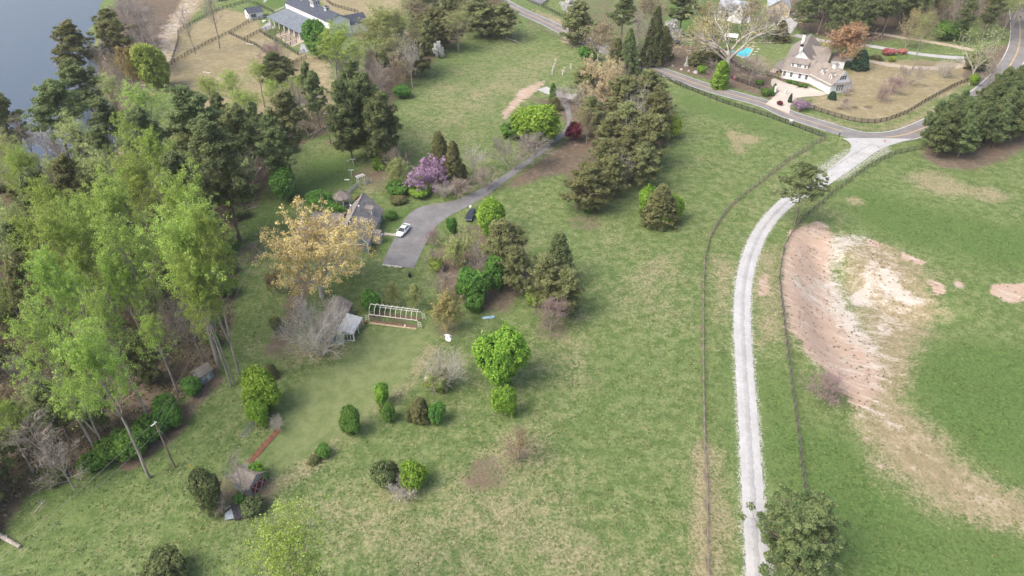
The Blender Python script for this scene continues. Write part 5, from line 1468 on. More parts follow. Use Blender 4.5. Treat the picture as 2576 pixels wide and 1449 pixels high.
# small hut by the wood
h0 = P(515, 953)
ha = rz_of(P(534, 936, 2.1) - P(511, 952, 2.1))
hut = shed('small_hut', 'small hut with grey blue walls and brown roof at the wood edge', h0, ha, 2.3, 2.0, 1.9, .75, 'grey_wall', 'shingle_old', ov=.25, og=.25)
MB().box(-.1, .55, -1.04, -.99, -.1, 1.6).build('door', M['tin'], hut); window(hut, (-.6, -1.0, 1.2), (0, -1), .4, .4)
# red barn-door shed
b0 = P(629, 1236)
ba = rz_of(P(641, 1226, 2) - P(616, 1214, 2))
bs = shed('barn_shed', 'small shed with red white braced barn doors and a faded brown roof', b0 + Vector((-.2, 1.2, 0)), ba, 3.2, 3.0, 1.9, .9, 'grey_wall', 'shingle_old', ov=.3, og=.15)
for s in (-1, 1):
    dr = MB().box(1.62, 1.70, min(0.02 * s, 1.25 * s), max(0.02 * s, 1.25 * s), -.2, 1.9).build('door', M['red_wood'], bs, )
    y0, y1 = .08 * s, 1.2 * s
    MB().tube((1.72, y0, -.1), (1.72, y1, 1.8), .06, k=4).tube((1.72, y1, -.1), (1.72, y0, 1.8), .06, k=4).build('cross_brace', M['pink_trim'], dr)
    MB().tube((1.72, y0, 1.84), (1.72, y1, 1.84), .06, k=4).tube((1.72, y0, -.12), (1.72, y1, -.12), .06, k=4).build('edge_board', M['pink_trim'], dr)
window(bs, (.2, -1.505, 1.2), (0, -1), .5, .5)
# collapsed lean-to
c0 = P(612, 1290)
cs = thing('collapsed_roof', 'collapsed black sheet roof on a broken frame beside the barn shed', 'ruin', c0, .5)
for i in range(4):
    MB().slab([(-1.2 + i * .62, -1.1, .35 + .05 * i), (-.62 + i * .62, -1.1, .32 + .05 * i), (-.62 + i * .62, 1.3, 1.25 - .08 * i), (-1.2 + i * .62, 1.3, 1.2 - .08 * i)], .04).build('roof_sheet', M['black'], cs)
MB().slab([(-2.4, -.2, .25), (-1.25, -.6, .35), (-1.25, .7, .9), (-2.2, .6, .6)], .05).build('wall_panel', M['grey_wall'], cs)
MB().tube((-1.2, 1.4, -.2), (-1.2, 1.4, 1.3), .07, k=5).tube((1.3, 1.4, -.2), (1.3, 1.4, 1.1), .07, k=5).build('post', M['old_wood'], cs)

def plank(label, a, c, w=.2, z=.06, mat='lumber', name='plank', cat='plank', group=None):
    a, c = P(*a), P(*c)
    d = c - a
    o = thing(name, label, cat, a, rz_of(d), group)
    MB().box(0, d.length, -w / 2, w / 2, 0, z).build('board', M[mat], o)
    o.rotation_euler = (0, -math.asin(max(-.5, min(.5, d.z / max(d.length, .1)))), rz_of(d))
    return o
plank('pale board lying left of the collapsed roof', (564, 1283), (582, 1271))
plank('thin board lying below the collapsed roof', (626, 1291), (648, 1299), .12)
plank('short board in front of the collapsed roof', (585, 1288), (592, 1293), .12)
plank('wide white board lying along the rust red strip', (619, 1173), (643, 1152), .7, .05)
plank('second white board overlapping the wide one', (628, 1166), (645, 1150), .35, .11)
plank('short cream board above the green bush', (638, 1171), (646, 1167), .25)
plank('thin cream stick standing clear of the boards', (648, 1172), (652, 1162), .12)

# rust red strip of boards along the lawn terrace
ra, rb_ = P(607, 1187), P(700, 1080)
rs = thing('board_fence', 'low rust red board strip running down beside the lawn', 'fence', ra, 0)
d = (rb_ - ra); n_ = 9
for i in range(n_):
    p, q = ra + d * (i / n_), ra + d * ((i + .97) / n_)
    p.z, q.z = terr(p.x, p.y), terr(q.x, q.y)
    s_ = Vector((-d.y, d.x, 0)).normalized() * -.55
    MB().slab([tuple(v - ra) for v in (p + Vector((0, 0, .55)), q + Vector((0, 0, .55)), q + s_ + Vector((0, 0, .10)), p + s_ + Vector((0, 0, .10)))], .06).build('board', M['rust_brick'], rs)
    MB().tube(p - ra - Vector((0, 0, .2)), p - ra + Vector((0, 0, .8)), .05, k=5).build('post', M['rust_brick'], rs)

# tubular gate lying in the grass
ga, gb = P(619, 1101), P(645, 1062)
gt = thing('tubular_gate', 'grey tubular farm gate lying in the grass below the bright maples', 'gate', ga, rz_of(gb - ga))
GL = (gb - ga).length
for i in range(5): MB().tube((0, i * .24, .12), (GL, i * .24, .14), .03, k=5).build('bar', M['metal'], gt)
for x in (0, GL / 2, GL): MB().tube((x, 0, .12), (x, .96, .12), .03, k=5).build('end_bar', M['metal'], gt)

# ---------------------------------------------------------------- hoop greenhouse frame
H0, H1 = P(929, 791, 1.6), P(1048, 806, 1.6)
ga_ = rz_of(H1 - H0); gl = (H1 - H0).length
hf = thing('hoop_frame', 'bare white greenhouse hoop frame on the lawn by the old shed', 'greenhouse frame', (H0.x, H0.y, terr(H0.x, H0.y)), ga_)
WD = 2.5
def hoop(x):
    return [(x, WD / 2 - WD / 2 * math.cos(t), 1.6 + 1.5 * math.sin(t)) for t in np.linspace(0, math.pi, 12)]
for i in range(10):
    x = gl * i / 9 if i else 0
    MB().path(hoop(x), .045, 5).build('hoop', M['pvc'], hf)
for y, z, n in ((0, 1.6, 'purlin'), (WD, 1.6, 'purlin'), (WD / 2, 3.1, 'purlin')):
    MB().tube((-.05, y, z), (gl + .05, y, z), .055, k=6).build(n, M['pvc'], hf)
for x in (-.2, gl + .2):
    for y in (0, WD):
        sg = -1 if x < 0 else 1
        f = MB()
        f.tube((x, y, -.2), (x, y, 1.62), .05, k=5).tube((x + sg * .75, y, -.2), (x + sg * .45, y, 1.35), .05, k=5)
        for z in (.3, .75, 1.2): f.tube((x, y, z), (x + sg * (.72 - z * .2), y, z), .04, k=5)
        f.build('leg_ladder', M['pvc'], hf)
sb = MB(); sb.slab([(.1, -.35, .1), (gl - .1, -.35, .1), (gl - .1, .3, .1), (.1, .3, .1)], .3); sb.build('soil_bed', M['soil'], hf)
MB().slab([(0, -.75, .07), (gl, -.75, .07), (gl, -.37, .1), (0, -.37, .1)], .3).build('straw_edge', M['straw'], hf)
MB().slab([(.1, WD - .5, .06), (gl - .1, WD - .5, .06), (gl - .1, WD + .2, .06), (.1, WD + .2, .06)], .3).build('soil_bed', M['soil'], hf)
bk = thing('bucket', 'white bucket in the soil bed of the hoop frame', 'bucket', P(1019, 822))
MB().tube((0, 0, 0), (0, 0, .36), .14, .17, 10).build('pail', M['white'], bk)
tub = thing('terracotta_pot', 'reddish clay pot at the left end of the soil bed', 'pot', P(919, 813))
MB().tube((0, 0, 0), (0, 0, .4), .2, .3, 10).build('pot_body', M['rust_brick'], tub)
tr = thing('rubbish_bin', 'black bin standing alone at the end of the driveway', 'bin', P(1031, 697))
MB().tube((0, 0, 0), (0, 0, .85), .28, .34, 10).build('bin_body', M['black'], tr); MB().tube((0, 0, .85), (0, 0, .93), .37, .3, 10).build('lid', M['black'], tr)
st_ = thing('tree_stump', 'pale stump on the lawn edge near the silvery fan tree', 'stump', P(1072, 954))
MB().tube((0, 0, -.1), (0, 0, .4), .38, .32, 9).build('stump_wood', M['lumber'], st_)

def crumple(name, label, cat, c, sx, sy, h, mat, seed, rz):
    rng = random.Random(seed)
    t = thing(name, label, cat, c, rz)
    n = 12; V, F = [], []
    for j in range(n):
        for i in range(n):
            u, v = i / (n - 1) - .5, j / (n - 1) - .5
            ed = 1 + .25 * math.sin(5 * u + seed) + .2 * math.cos(7 * v)
            V.append((u * sx * ed + .2 * math.sin(v * 6), v * sy * ed, .05 + h * max(0, math.sin(9 * u + 4 * v) * .5 + rng.random() * .6) * (1 - 1.6 * max(abs(u), abs(v)))))
    for j in range(n - 1):
        for i in range(n - 1):
            if rng.random() < .06: continue
            a = j * n + i; F.append((a, a + 1, a + n + 1, a + n))
    m_ = MB(); m_.v, m_.f = V, F
    o = m_.build('tarp_sheet', M[mat], t)
    so = o.modifiers.new('thickness', 'SOLIDIFY'); so.thickness = .03
    return t
crumple('white_tarp', 'crumpled white tarp heap at the tip of the lawn', 'tarp', P(1129, 850), 1.1, 2.2, .7, 'tarp_white', 3, .5)
crumple('blue_tarp', 'torn blue tarp scraps in the grass above the largest maple', 'tarp', P(1228, 799), 1.7, .9, .3, 'tarp_blue', 5, .1)

# ---------------------------------------------------------------- garden furniture behind the house
for i, (b, tp, lb) in enumerate([((889.6, 418.7), (887.5, 405.7), 'white T shaped clothesline post farther from the arbor'), ((885.7, 446), (883.5, 434), 'white T shaped clothesline post nearer the arbor')]):
    o = thing('clothesline_post', lb, 'clothesline post', P(*b), .05, 'clothesline posts')
    MB().box(-.06, .06, -.06, .06, -.2, 2.0).build('post', M['white'], o); MB().box(-.75, .75, -.07, .07, 2.0, 2.14).build('crossbar', M['white'], o)
ab0, ab1 = P(904, 469.5), P(918.7, 465)
ab = thing('arbor', 'white slatted garden arbor over the lattice gate', 'arbor', ab0, rz_of(ab1 - ab0))
AL = (ab1 - ab0).length
for x in (0, AL):
    for y in (0, .9): MB().box(x - .06, x + .06, y - .06, y + .06, -.2, 2.4).build('post', M['white'], ab)
for y in (0, .9): MB().box(-.35, AL + .35, y - .05, y + .05, 2.4, 2.56).build('beam', M['white'], ab)
for i in range(7): MB().box(-.2 + i * (AL + .4) / 6 - .03, -.2 + i * (AL + .4) / 6 + .03, -.25, 1.15, 2.57, 2.68).build('slat', M['white'], ab)
def picket(label, pts, h=1.1):
    ws = [P(x, y) for x, y in pts]
    t = thing('lattice_fence', label, 'fence', ws[0])
    for a, c in zip(ws, ws[1:]):
        d = c - a; L_ = d.length; n = max(2, int(L_ / .16)); u = d / L_; nn = Vector((-u.y, u.x, 0)) * .02
        m_ = MB()
        for i in range(n):
            p = a + u * (L_ * (i + .2) / n) - ws[0]; q = a + u * (L_ * (i + .75) / n) - ws[0]
            m_.hexa([tuple(v) for v in (p - nn, q - nn, q + nn, p + nn)], [tuple(v + Vector((0, 0, h))) for v in (p - nn, q - nn, q + nn, p + nn)])
        pn = m_.build('lattice_panel', M['tin'], t); pn['kind'] = 'stuff'
        MB().box(-.05, .05, -.05, .05, -.2, h + .15).build('post', M['white'], t, loc=a - ws[0])
    MB().box(-.05, .05, -.05, .05, -.2, h + .15).build('post', M['white'], t, loc=ws[-1] - ws[0])
picket('curved grey white lattice fence left of the arbor', [(904, 469.5), (898, 472), (891.7, 475.3), (883, 482), (877.5, 491)])
picket('short lattice fence right of the arbor', [(919, 464.5), (926, 461), (934.5, 459)])
for b, h, lb in [((885.8, 471), 7.0, 'tall thin pole behind the lattice fence'), ((882.3, 482), 3.2, 'yard lamp post with a side arm at the lattice fence')]:
    o = thing('lamp_post', lb, 'pole', P(*b)); MB().tube((0, 0, -.2), (0, 0, h), .05, .04, 6).build('mast', M['metal'], o)
    if h > 5: MB().tube((0, 0, h), (0, 0, h + .3), .2, .2, 8).build('lamp_head', M['metal'], o)
    else: MB().box(-1.1, .1, -.1, .1, h, h + .12).build('arm', M['white'], o)

# ---------------------------------------------------------------- fences
UNIT = {}
def unit_mesh(key, mk, mat):
    if key not in UNIT: UNIT[key] = mk().mesh(key, M[mat])
    return UNIT[key]
def fence(label, pts_px, mat='black_wood', rails=4, h=1.35, gap=2.44, name='rail_fence', pw=.075, rt=.022, rh=.07):
    ws = [P(x, y) for x, y in pts_px]
    t = thing(name, label, 'fence', ws[0])
    pm = unit_mesh('post_' + mat + str(pw) + str(h), lambda: MB().box(-pw, pw, -pw, pw, -.4, h + .08), mat)
    rm = unit_mesh('rail_' + mat + str(rh), lambda: MB().box(0, 1, -rt, rt, -rh, rh), mat)
    posts = []
    acc = 0.0
    for a, c in zip(ws, ws[1:]):
        L_ = (c - a).length; n = max(1, round(L_ / gap))
        for i in range(n): posts.append(a.lerp(c, i / n))
    posts.append(ws[-1])
    for p in posts:
        p.z = terr(p.x, p.y)
        o = bpy.data.objects.new('post', pm); o.location = p - ws[0]; link(o, t)
        d_ = posts[min(posts.index(p) + 1, len(posts) - 1)] - p
        if d_.length > .01: o.rotation_euler = (0, 0, rz_of(d_))
    for a, c in zip(posts, posts[1:]):
        d = c - a
        for k in range(rails):
            z = h * (k + .75) / rails
            o = bpy.data.objects.new('rail', rm)
            o.location = a - ws[0] + Vector((0, 0, z)); o.scale = (d.length, 1, 1)
            o.rotation_euler = (0, -math.asin(d.z / d.length), rz_of(d)); link(o, t)
    return t
fence('long black four rail fence along the near side of the county road', [(1572, 158), (1600, 172), (1641, 185), (1698, 211), (1756, 235), (1818, 259), (1880, 279), (1930, 294), (1975, 311), (2010, 323), (2042, 335), (2075, 347)])
fence('weathered grey rail fence along the left side of the gravel drive', [(2075, 348), (2030, 376), (1985, 402), (1932, 444), (1875, 488), (1835, 522), (1805, 562), (1785, 598), (1771, 658), (1768, 716), (1767, 783), (1768, 966), (1771, 1132), (1777, 1240), (1778, 1366), (1780, 1470)],
      'old_wood', 3, 1.2, 2.6, pw=.06, rh=.05)
fence('dark four rail fence along the right side of the gravel drive', [(2335, 373), (2299, 380), (2265, 385), (2234, 396), (2192, 418), (2152, 445), (2102, 482), (2059, 520), (2020, 552), (1989, 594), (1972, 625), (1964, 664), (1960, 700), (1964, 750), (1970, 793), (1975, 843), (1982, 893), (1990, 966), (1999, 1033), (2009, 1116), (2015, 1173), (2022, 1225), (2035, 1330)], 'dark_wood', 3, rh=.06)
fence('curving black fence round the tan lawn of the white house', [(2030, 270), (2065, 283), (2099, 294), (2132, 303), (2165, 309), (2199, 310.5), (2229, 305.5), (2252, 297.5), (2282, 285.5), (2325, 258.5), (2362, 238.5), (2399, 218.5), (2440, 203)])
fence('upper black fence in front of the pool garden', [(1838, 160), (1863, 173), (1899, 187), (1941, 192), (1958, 197)])
fence('lower black fence above the road bank', [(1830, 194), (1855, 205), (1880, 214), (1910, 224), (1935, 231)])
fence('short black fence behind the cemetery', [(1775, 140), (1750, 139), (1742, 134)])
fence('black fence rising across the tan paddock towards the stable', [(391, 211), (422, 170), (432, 162.5), (482, 133), (535, 104.5), (577, 85.5), (626, 57.5), (653, 49.5), (676, 42)], rails=3)
fence('black fence along the dirt track side of the paddock', [(432, 162), (443, 127), (449, 105), (449, 82)], rails=3)
fence('upper black fence of the paddock', [(449, 82), (485, 61), (521, 40), (561, 24), (621, 6), (647, 12), (666, 22), (690, 33)], rails=3)
fence('black fence from the paddock corner down past the stalls', [(577, 86), (615, 104), (641, 114), (680, 140), (727, 160)], rails=3)
fence('black fence between paddock and stall yard', [(616, 101), (654, 81), (684, 73)], rails=3)
for i, (a, c) in enumerate([((666, 89), (707, 77)), ((679, 97), (720, 84)), ((696, 104), (733, 92)), ((718, 106), (746, 98)), ((717, 119), (747, 109))]):
    fence('black stall divider, %s from the near end of the stable' % ['fifth', 'fourth', 'third', 'second', 'first'][i], [a, c], rails=3)
fence('black fence closing the ends of the stall runs', [(654, 81), (666, 89), (679, 97), (709, 113), (717, 119), (750, 139), (766, 132)], rails=3)
fence('black fence to the right behind the stable', [(821, 3), (837, 15), (868, 24), (901, 33)], rails=3)
fence('black fence between the yellow green saplings and the bare clay', [(727, 167), (748, 157), (771, 147)], rails=3)
fence('black fence on the bare clay behind the upper utility pole', [(755, 300), (791, 279), (824, 259)], rails=3)
fence('black fence deep in the upper wood', [(608, 385), (643, 364)], rails=3)
fence('black fence running down into the left wood', [(445, 472), (479, 459)], rails=3)
fence('low black silt fence along the lake inlet', [(118, 403), (160, 397), (197, 383), (250, 392), (285, 378), (300, 366), (312, 356)], rails=3, h=.9)
fence('black fence behind the dogwood', [(1117, 94), (1144, 83), (1175, 71), (1206, 61)], rails=3)
fence('black fence round the arena across the road', [(1318, -2), (1355, 15), (1363, 17), (1381, 3)], rails=3)
fence('black fence along the far side of the road below the arena', [(1363, 18), (1390, 31), (1419, 46), (1445, 63)], rails=3)
fence('old grey fence along the upper field side of the road', [(1329, 57), (1362, 77), (1398, 93), (1443, 114)], 'old_wood', 3, 1.2, 2.6, pw=.06, rh=.05)
ar = MB(); ap = [P(x, y) for x, y in [(1322, -3), (1357, 13), (1377, 1), (1372, -12), (1325, -16)]]
ar.face([(p.x, p.y, p.z + .05) for p in ap]); tag(ar.build('arena_floor', M['drive']), 'grey sand riding arena at the top edge', kind='structure')
sg0 = P(1988, 314)
sg = thing('notice_board', 'small white notice board on the roadside fence', 'sign', sg0, rz_of(P(2010, 322) - sg0))
MB().box(-.55, .55, -.13, -.09, .7, 1.75).build('board', M['white'], sg)
for x in (-.5, .5): MB().box(x - .04, x + .04, -.09, -.03, -.2, 1.85).build('post', M['white'], sg)

# ---------------------------------------------------------------- road furniture
o = thing('mailbox', 'dark mailbox on a post at the left corner of the junction', 'mailbox', P(2110, 346), .4)
MB().box(-.05, .05, -.05, .05, -.2, 1.1).build('post', M['black_wood'], o); MB().tube((-.3, 0, 1.2), (.3, 0, 1.2), .14, k=8).build('box', M['black'], o)
o = thing('utility_marker', 'small pale yellow utility marker in the junction grass', 'marker', P(2113, 353))
MB().tube((0, 0, -.1), (0, 0, .8), .09, .07, 8).build('marker_post', M['lumber'], o); MB().tube((0, 0, .8), (0, 0, .95), .08, .02, 8).build('cap', M['yellow'], o)
o = thing('road_marker', 'red and white marker board at the right corner of the junction', 'marker', P(2223, 362), .2)
MB().box(-.03, .03, -.03, .03, -.2, 1.2).build('post', M['white'], o)
for z, mt in ((.55, 'white'), (.75, 'pink'), (.95, 'white'), (1.15, 'pink')): MB().box(-.28, .28, -.055, -.035, z - .1, z + .1).build('stripe_panel', M[mt], o)
def crate_post(label, px, h, r, mat='stone', name='gate_pillar', cat='pillar'):
    o = thing(name, label, cat, P(*px), .5)
    MB().box(-r, r, -r, r, -.2, h).build('shaft', M[mat], o); MB().box(-r - .06, r + .06, -r - .06, r + .06, h, h + .12).build('cap', M[mat], o)
crate_post('white gate pillar at the left of the concrete drive', (1951, 231), 1.7, .35, 'white')
crate_post('white pillar with a lantern in the forecourt island', (1975, 236), 1.3, .22, 'white')
for px, lb in [((1966, 262), 'round pale boulder at the left of the drive entrance'), ((1984, 268), 'pale boulder at the right of the drive entrance'), ((1714, 176), 'long pale grey rock on the cemetery bank'),
               ((1733, 180), 'medium pale grey rock on the cemetery bank'), ((1750, 184), 'largest pale grey rock on the cemetery bank'), ((1692, 167), 'flat grey rock nearest the tall obelisk')]:
    o = thing('boulder', lb, 'rock', P(*px), len(lb))
    bm_ = MB(); rr = random.Random(lb)
    k = .55 if 'largest' not in lb else .9
    ring0 = [(k * (1 + .25 * rr.random()) * math.cos(a), .8 * k * (1 + .25 * rr.random()) * math.sin(a)) for a in np.linspace(0, 6.28, 10)[:-1]]
    bm_.hexa([(x, y, -.2) for x, y in ring0], [(x * .95, y * .95, k * .5) for x, y in ring0]); bm_.hexa([(x * .95, y * .95, k * .5) for x, y in ring0], [(x * .55, y * .55, k * .9) for x, y in ring0])
    bm_.build('boulder_stone', M['fieldstone'], o)
# cemetery
for px, h, lb in [((1671, 149), 3.6, 'tall marble obelisk left in the roadside cemetery'), ((1726, 166), 3.2, 'marble obelisk right in the roadside cemetery')]:
    o = thing('obelisk', lb, 'monument', P(*px), .3)
    MB().box(-.6, .6, -.6, .6, -.3, .35).build('plinth', M['stone'], o); MB().box(-.42, .42, -.42, .42, .35, 1.0).build('base', M['stone'], o)
    s0, s1 = .32, .16
    MB().hexa([(-s0, -s0, 1), (s0, -s0, 1), (s0, s0, 1), (-s0, s0, 1)], [(-s1, -s1, h), (s1, -s1, h), (s1, s1, h), (-s1, s1, h)]).build('shaft', M['stone'], o)
    MB().hexa([(-s1, -s1, h), (s1, -s1, h), (s1, s1, h), (-s1, s1, h)], [(-.01, -.01, h + .3), (.01, -.01, h + .3), (.01, .01, h + .3), (-.01, .01, h + .3)]).build('tip', M['stone'], o)
for px, lb in [((1661, 146), 'small headstone left of the left obelisk'), ((1738, 160), 'upright headstone right of the right obelisk'), ((1756, 160), 'headstone farthest right in the cemetery'), ((1697, 140), 'low headstone behind the obelisks')]:
    o = thing('headstone', lb, 'headstone', P(*px), .4); MB().box(-.3, .3, -.1, .1, -.2, .8).build('slab', M['stone'], o); MB().box(-.4, .4, -.2, .2, -.2, .1).build('foot', M['stone'], o)
for i, (px, lb) in enumerate([((1397, 160), 'topmost cream stone post at the upper field edge'), ((1394, 172), 'second cream stone post from the top at the field edge'), ((1391, 179), 'third cream stone post from the top at the field edge'), ((1389, 188), 'lowest cream stone post in the left row at the field edge'),
                              ((1416, 189), 'left one of two weathered posts near the gravel lane'), ((1420, 182), 'right one of two weathered posts near the gravel lane'), ((1436, 172), 'lone weathered post beside the golden oak')]):
    o = thing('stone_post', lb, 'post', P(*px), i); MB().box(-.2, .2, -.2, .2, -.2, 1.5).build('shaft', M['stone'], o); MB().box(-.26, .26, -.26, .26, 1.5, 1.7).build('cap', M['lumber'], o)
o = thing('garden_ornament', 'bright pink ring shaped garden ornament by the lower front fence', 'ornament', P(1846, 203), .5)
MB().path([(.45 * math.cos(a), 0, 1.1 + .45 * math.sin(a)) for a in np.linspace(0, 6.283, 13)], .14, 6).build('ring', M['pink'], o); MB().tube((0, 0, -.1), (0, 0, .7), .1, k=6).build('stand', M['pink'], o)
o = thing('garden_bench', 'white stone bench on the tan bed inside the front fence', 'bench', P(1868, 170), -.4)
MB().box(-.7, .7, -.25, .25, .4, .5).build('seat', M['white'], o)
for x in (-.5, .5): MB().box(x - .1, x + .1, -.2, .2, -.1, .4).build('leg', M['white'], o)
# logs
def log(label, a, c, r, mat='bark_grey'):
    a, c = P(*a), P(*c); d = c - a
    o = thing('fallen_log', label, 'log', a)
    MB().tube((0, 0, r * .8), d + Vector((0, 0, r * .6)), r, r * .6, 8).build('stem', M[mat], o)
    rr = random.Random(label)
    for i in range(3):
        p = d * rr.uniform(.4, .9) + Vector((0, 0, r)); MB().tube(p, p + Vector((rr.uniform(-1, 1), rr.uniform(-1, 1), rr.uniform(.2, .9))), r * .3, r * .1, 5).build('branch_stub', M[mat], o)
log('grey fallen trunk at the edge of the left wood', (644, 445), (680, 388), .30)
log('long grey fallen trunk left of the upper utility pole', (777, 344), (837, 313), .28)
log('pale log lying on the upper field near the road', (1271, 96), (1305, 107), .22, 'bark_pale')
log('thick grey log at the lower left picture corner', (-30, 1332), (52, 1378), .38)
log('pale birch stick leaning at the lower left wood edge', (88, 1290), (115, 1258), .08, 'bark_pale')
log('short pale log by the lower left trees', (620, 528), (650, 519), .12, 'bark_pale')
for c, lb, sd in [((628, 620), 'dark brush pile between the wood and the golden oak', 1), ((945, 30 + 770), 'small dark brush heap beside the old shed', 2), ((1245, 700), 'dark heap under the island trees', 3)]:
    o = thing('brush_pile', lb, 'brush pile', P(*c)); rr = random.Random(sd)
    m_ = MB()
    for i in range(90):
        a = rr.uniform(0, 6.28); r_ = rr.uniform(0, 1.6); p = Vector((r_ * math.cos(a), r_ * math.sin(a) * .7, rr.uniform(0, .7) * (1 - r_ / 2)))
        q = Vector((rr.uniform(-1, 1), rr.uniform(-1, 1), rr.uniform(-.15, .3))) * rr.uniform(.4, 1.0)
        m_.tube(p, p + q, .035, .015, 4)
    m_.build('branches', M['bark_brown' if sd != 1 else 'bark_grey'], o)['kind'] = 'stuff'

# ---------------------------------------------------------------- utility poles and wires
def upole(label, base, top, transformer):
    b = P(*base); hgt = 9.4
    o = thing('utility_pole', label, 'utility pole', b)
    MB().tube((0, 0, -.5), (0, 0, hgt), .17, .12, 8).build('mast', M['pole'], o)
    MB().tube((0, 0, hgt), (0, 0, hgt + .35), .07, .05, 6).build('insulator', M['white'], o)
    MB().tube((-.2, 0, hgt - 1.6), (.2, 0, hgt - 1.6), .06, k=6).build('bracket', M['metal'], o)
    if transformer:
        MB().tube((.35, -.1, hgt - 2.2), (.35, -.1, hgt - 1.2), .28, .28, 10).build('transformer', M['tin'], o)
        MB().box(-.5, .3, -.05, .05, hgt - .5, hgt - .35).build('crossarm', M['white'], o)
    else:
        MB().tube((-.5, -.3, hgt - .3), (.2, .1, hgt + .15), .08, k=6).build('switch', M['white'], o)
    return b + Vector((0, 0, hgt))
ta = upole('brown utility pole in the lower left meadow', (440, 1176), (392, 1068), False)
tbp = upole('utility pole with a grey transformer at the upper wood edge', (832, 362), (820, 288), True)
def wire(label, a, c, sag, r=.013):
    o = thing('power_line', label, 'power line', a)
    pts = [a.lerp(c, i / 14) - a - Vector((0, 0, sag * 4 * (i / 14) * (1 - i / 14))) for i in range(15)]
    MB().path(pts, r, 4).build('conductor', M['wire'], o)
dz = Vector((0, 0, 1.5))
wire('upper power line between the two utility poles', ta + Vector((0, 0, .35)), tbp + Vector((0, 0, .35)), 1.2)
wire('lower power line between the two utility poles', ta - dz, tbp - dz, 1.5)
far_ = P(-90, 1510, 8.5)
wire('upper power line running off the lower left corner', ta + Vector((0, 0, .35)), far_ + dz, .5)
wire('lower power line running off the lower left corner', ta - dz, far_, .6)
def guy(label, tp, base, t):
    b = P(*base)
    o = thing('guy_wire', label, 'guy wire', b)
    d = tp - b - Vector((0, 0, .8))
    MB().tube((0, 0, 0), d, .015, k=4).build('strand', M['wire'], o); MB().tube(d * .0, d * t, .06, k=6).build('guard', M['yellow'], o)
guy('guy wire with yellow guard right of the lower utility pole', ta, (490, 1186), .16)
guy('guy wire with yellow guard right of the upper utility pole', tbp, (856, 366), .2)
# ---------------------------------------------------------------- the white house on the right
f0, f1 = P(1964, 196), P(2030, 208)
wa = rz_of(f1 - f0)
wh = thing('white_house', 'large white house with tan roofs, dormers and an attached garage wing', 'house', (f0.x, f0.y, terr(f0.x, f0.y)), wa)
WL = (f1 - f0).length
def to_local(o, p):
    c, s = math.cos(-o.rotation_euler[2]), math.sin(-o.rotation_euler[2])
    x, y = p[0] - o.location[0], p[1] - o.location[1]
    return (c * x - s * y, s * x + c * y)
gabled(wh, 0, WL + .5, 0, 7.6, -.6, 3.1, 3.3, 'white_side', 'shingle_tan', ov=.4, og=.3)
# shed dormer with four windows
x0, x1 = WL * .24, WL * .86
do = MB().hexa([(x0, 1.1, 3.6), (x1, 1.1, 3.6), (x1, 3.4, 5.6), (x0, 3.4, 5.6)], [(x0, 1.1, 5.35), (x1, 1.1, 5.35), (x1, 3.4, 6.2), (x0, 3.4, 6.2)]).build('dormer', M['white_side'], wh)
MB().slab([(x0 - .25, .8, 5.45), (x1 + .25, .8, 5.45), (x1 + .25, 3.8, 6.52), (x0 - .25, 3.8, 6.52)], .12).build('dormer_roof', M['shingle_tan'], do)
for k in (.12, .42, .56, .86): window(do, (x0 + (x1 - x0) * k, 1.09, 4.75), (0, -1), .62, 1.0)
for k in (.10, .36, .68, .93): window(wh, (WL * k, -.01, 1.75), (0, -1), .75, 1.5)
# garage wing
g0, g1 = P(2031, 207), P(2085, 237)
gang = rz_of(g1 - g0) - wa
gl0 = to_local(wh, g0); GLn = (g1 - g0).length
class Sub:
    """places a block at an angle to its house"""
    def __init__(s, ox, oy, a): s.ox, s.oy, s.a = ox, oy, a
    def put(s, *objs):
        for o in objs:
            l = o.location.copy(); c, sn = math.cos(s.a), math.sin(s.a)
            o.location = (s.ox + c * l.x - sn * l.y, s.oy + sn * l.x + c * l.y, l.z)
            o.rotation_euler = (o.rotation_euler[0], o.rotation_euler[1], o.rotation_euler[2] + s.a)
gs = Sub(gl0[0], gl0[1], gang)
wo, ro = gabled(wh, -.8, GLn, 0, 7.8, -.6, 3.2, 3.9, 'white_side', 'shingle_tan', ov=.25, og=.35, wname='garage_wall', rname='garage_roof'); gs.put(wo, ro)
gs.put(MB().slab([(-.4, -.75, 2.75), (GLn + .1, -.75, 2.75), (GLn + .1, -.02, 3.05), (-.4, -.02, 3.05)], .1).build('pent_roof', M['shingle_tan'], wh))
gs.put(MB().slab([(GLn + .02, .3, 3.35), (GLn + .7, .3, 3.05), (GLn + .7, 7.5, 3.05), (GLn + .02, 7.5, 3.35)], .1).build('pent_roof', M['shingle_tan'], wh))
for k in (.28, .72):
    x = GLn * k
    gd = MB().box(x - 1.3, x + 1.3, -.05, .04, -.05, 2.3)
    for z in (.6, 1.2, 1.8): gd.box(x - 1.28, x + 1.28, -.075, -.05, z - .02, z + .02)
    gs.put(gd.build('garage_door', M['white'], wh))
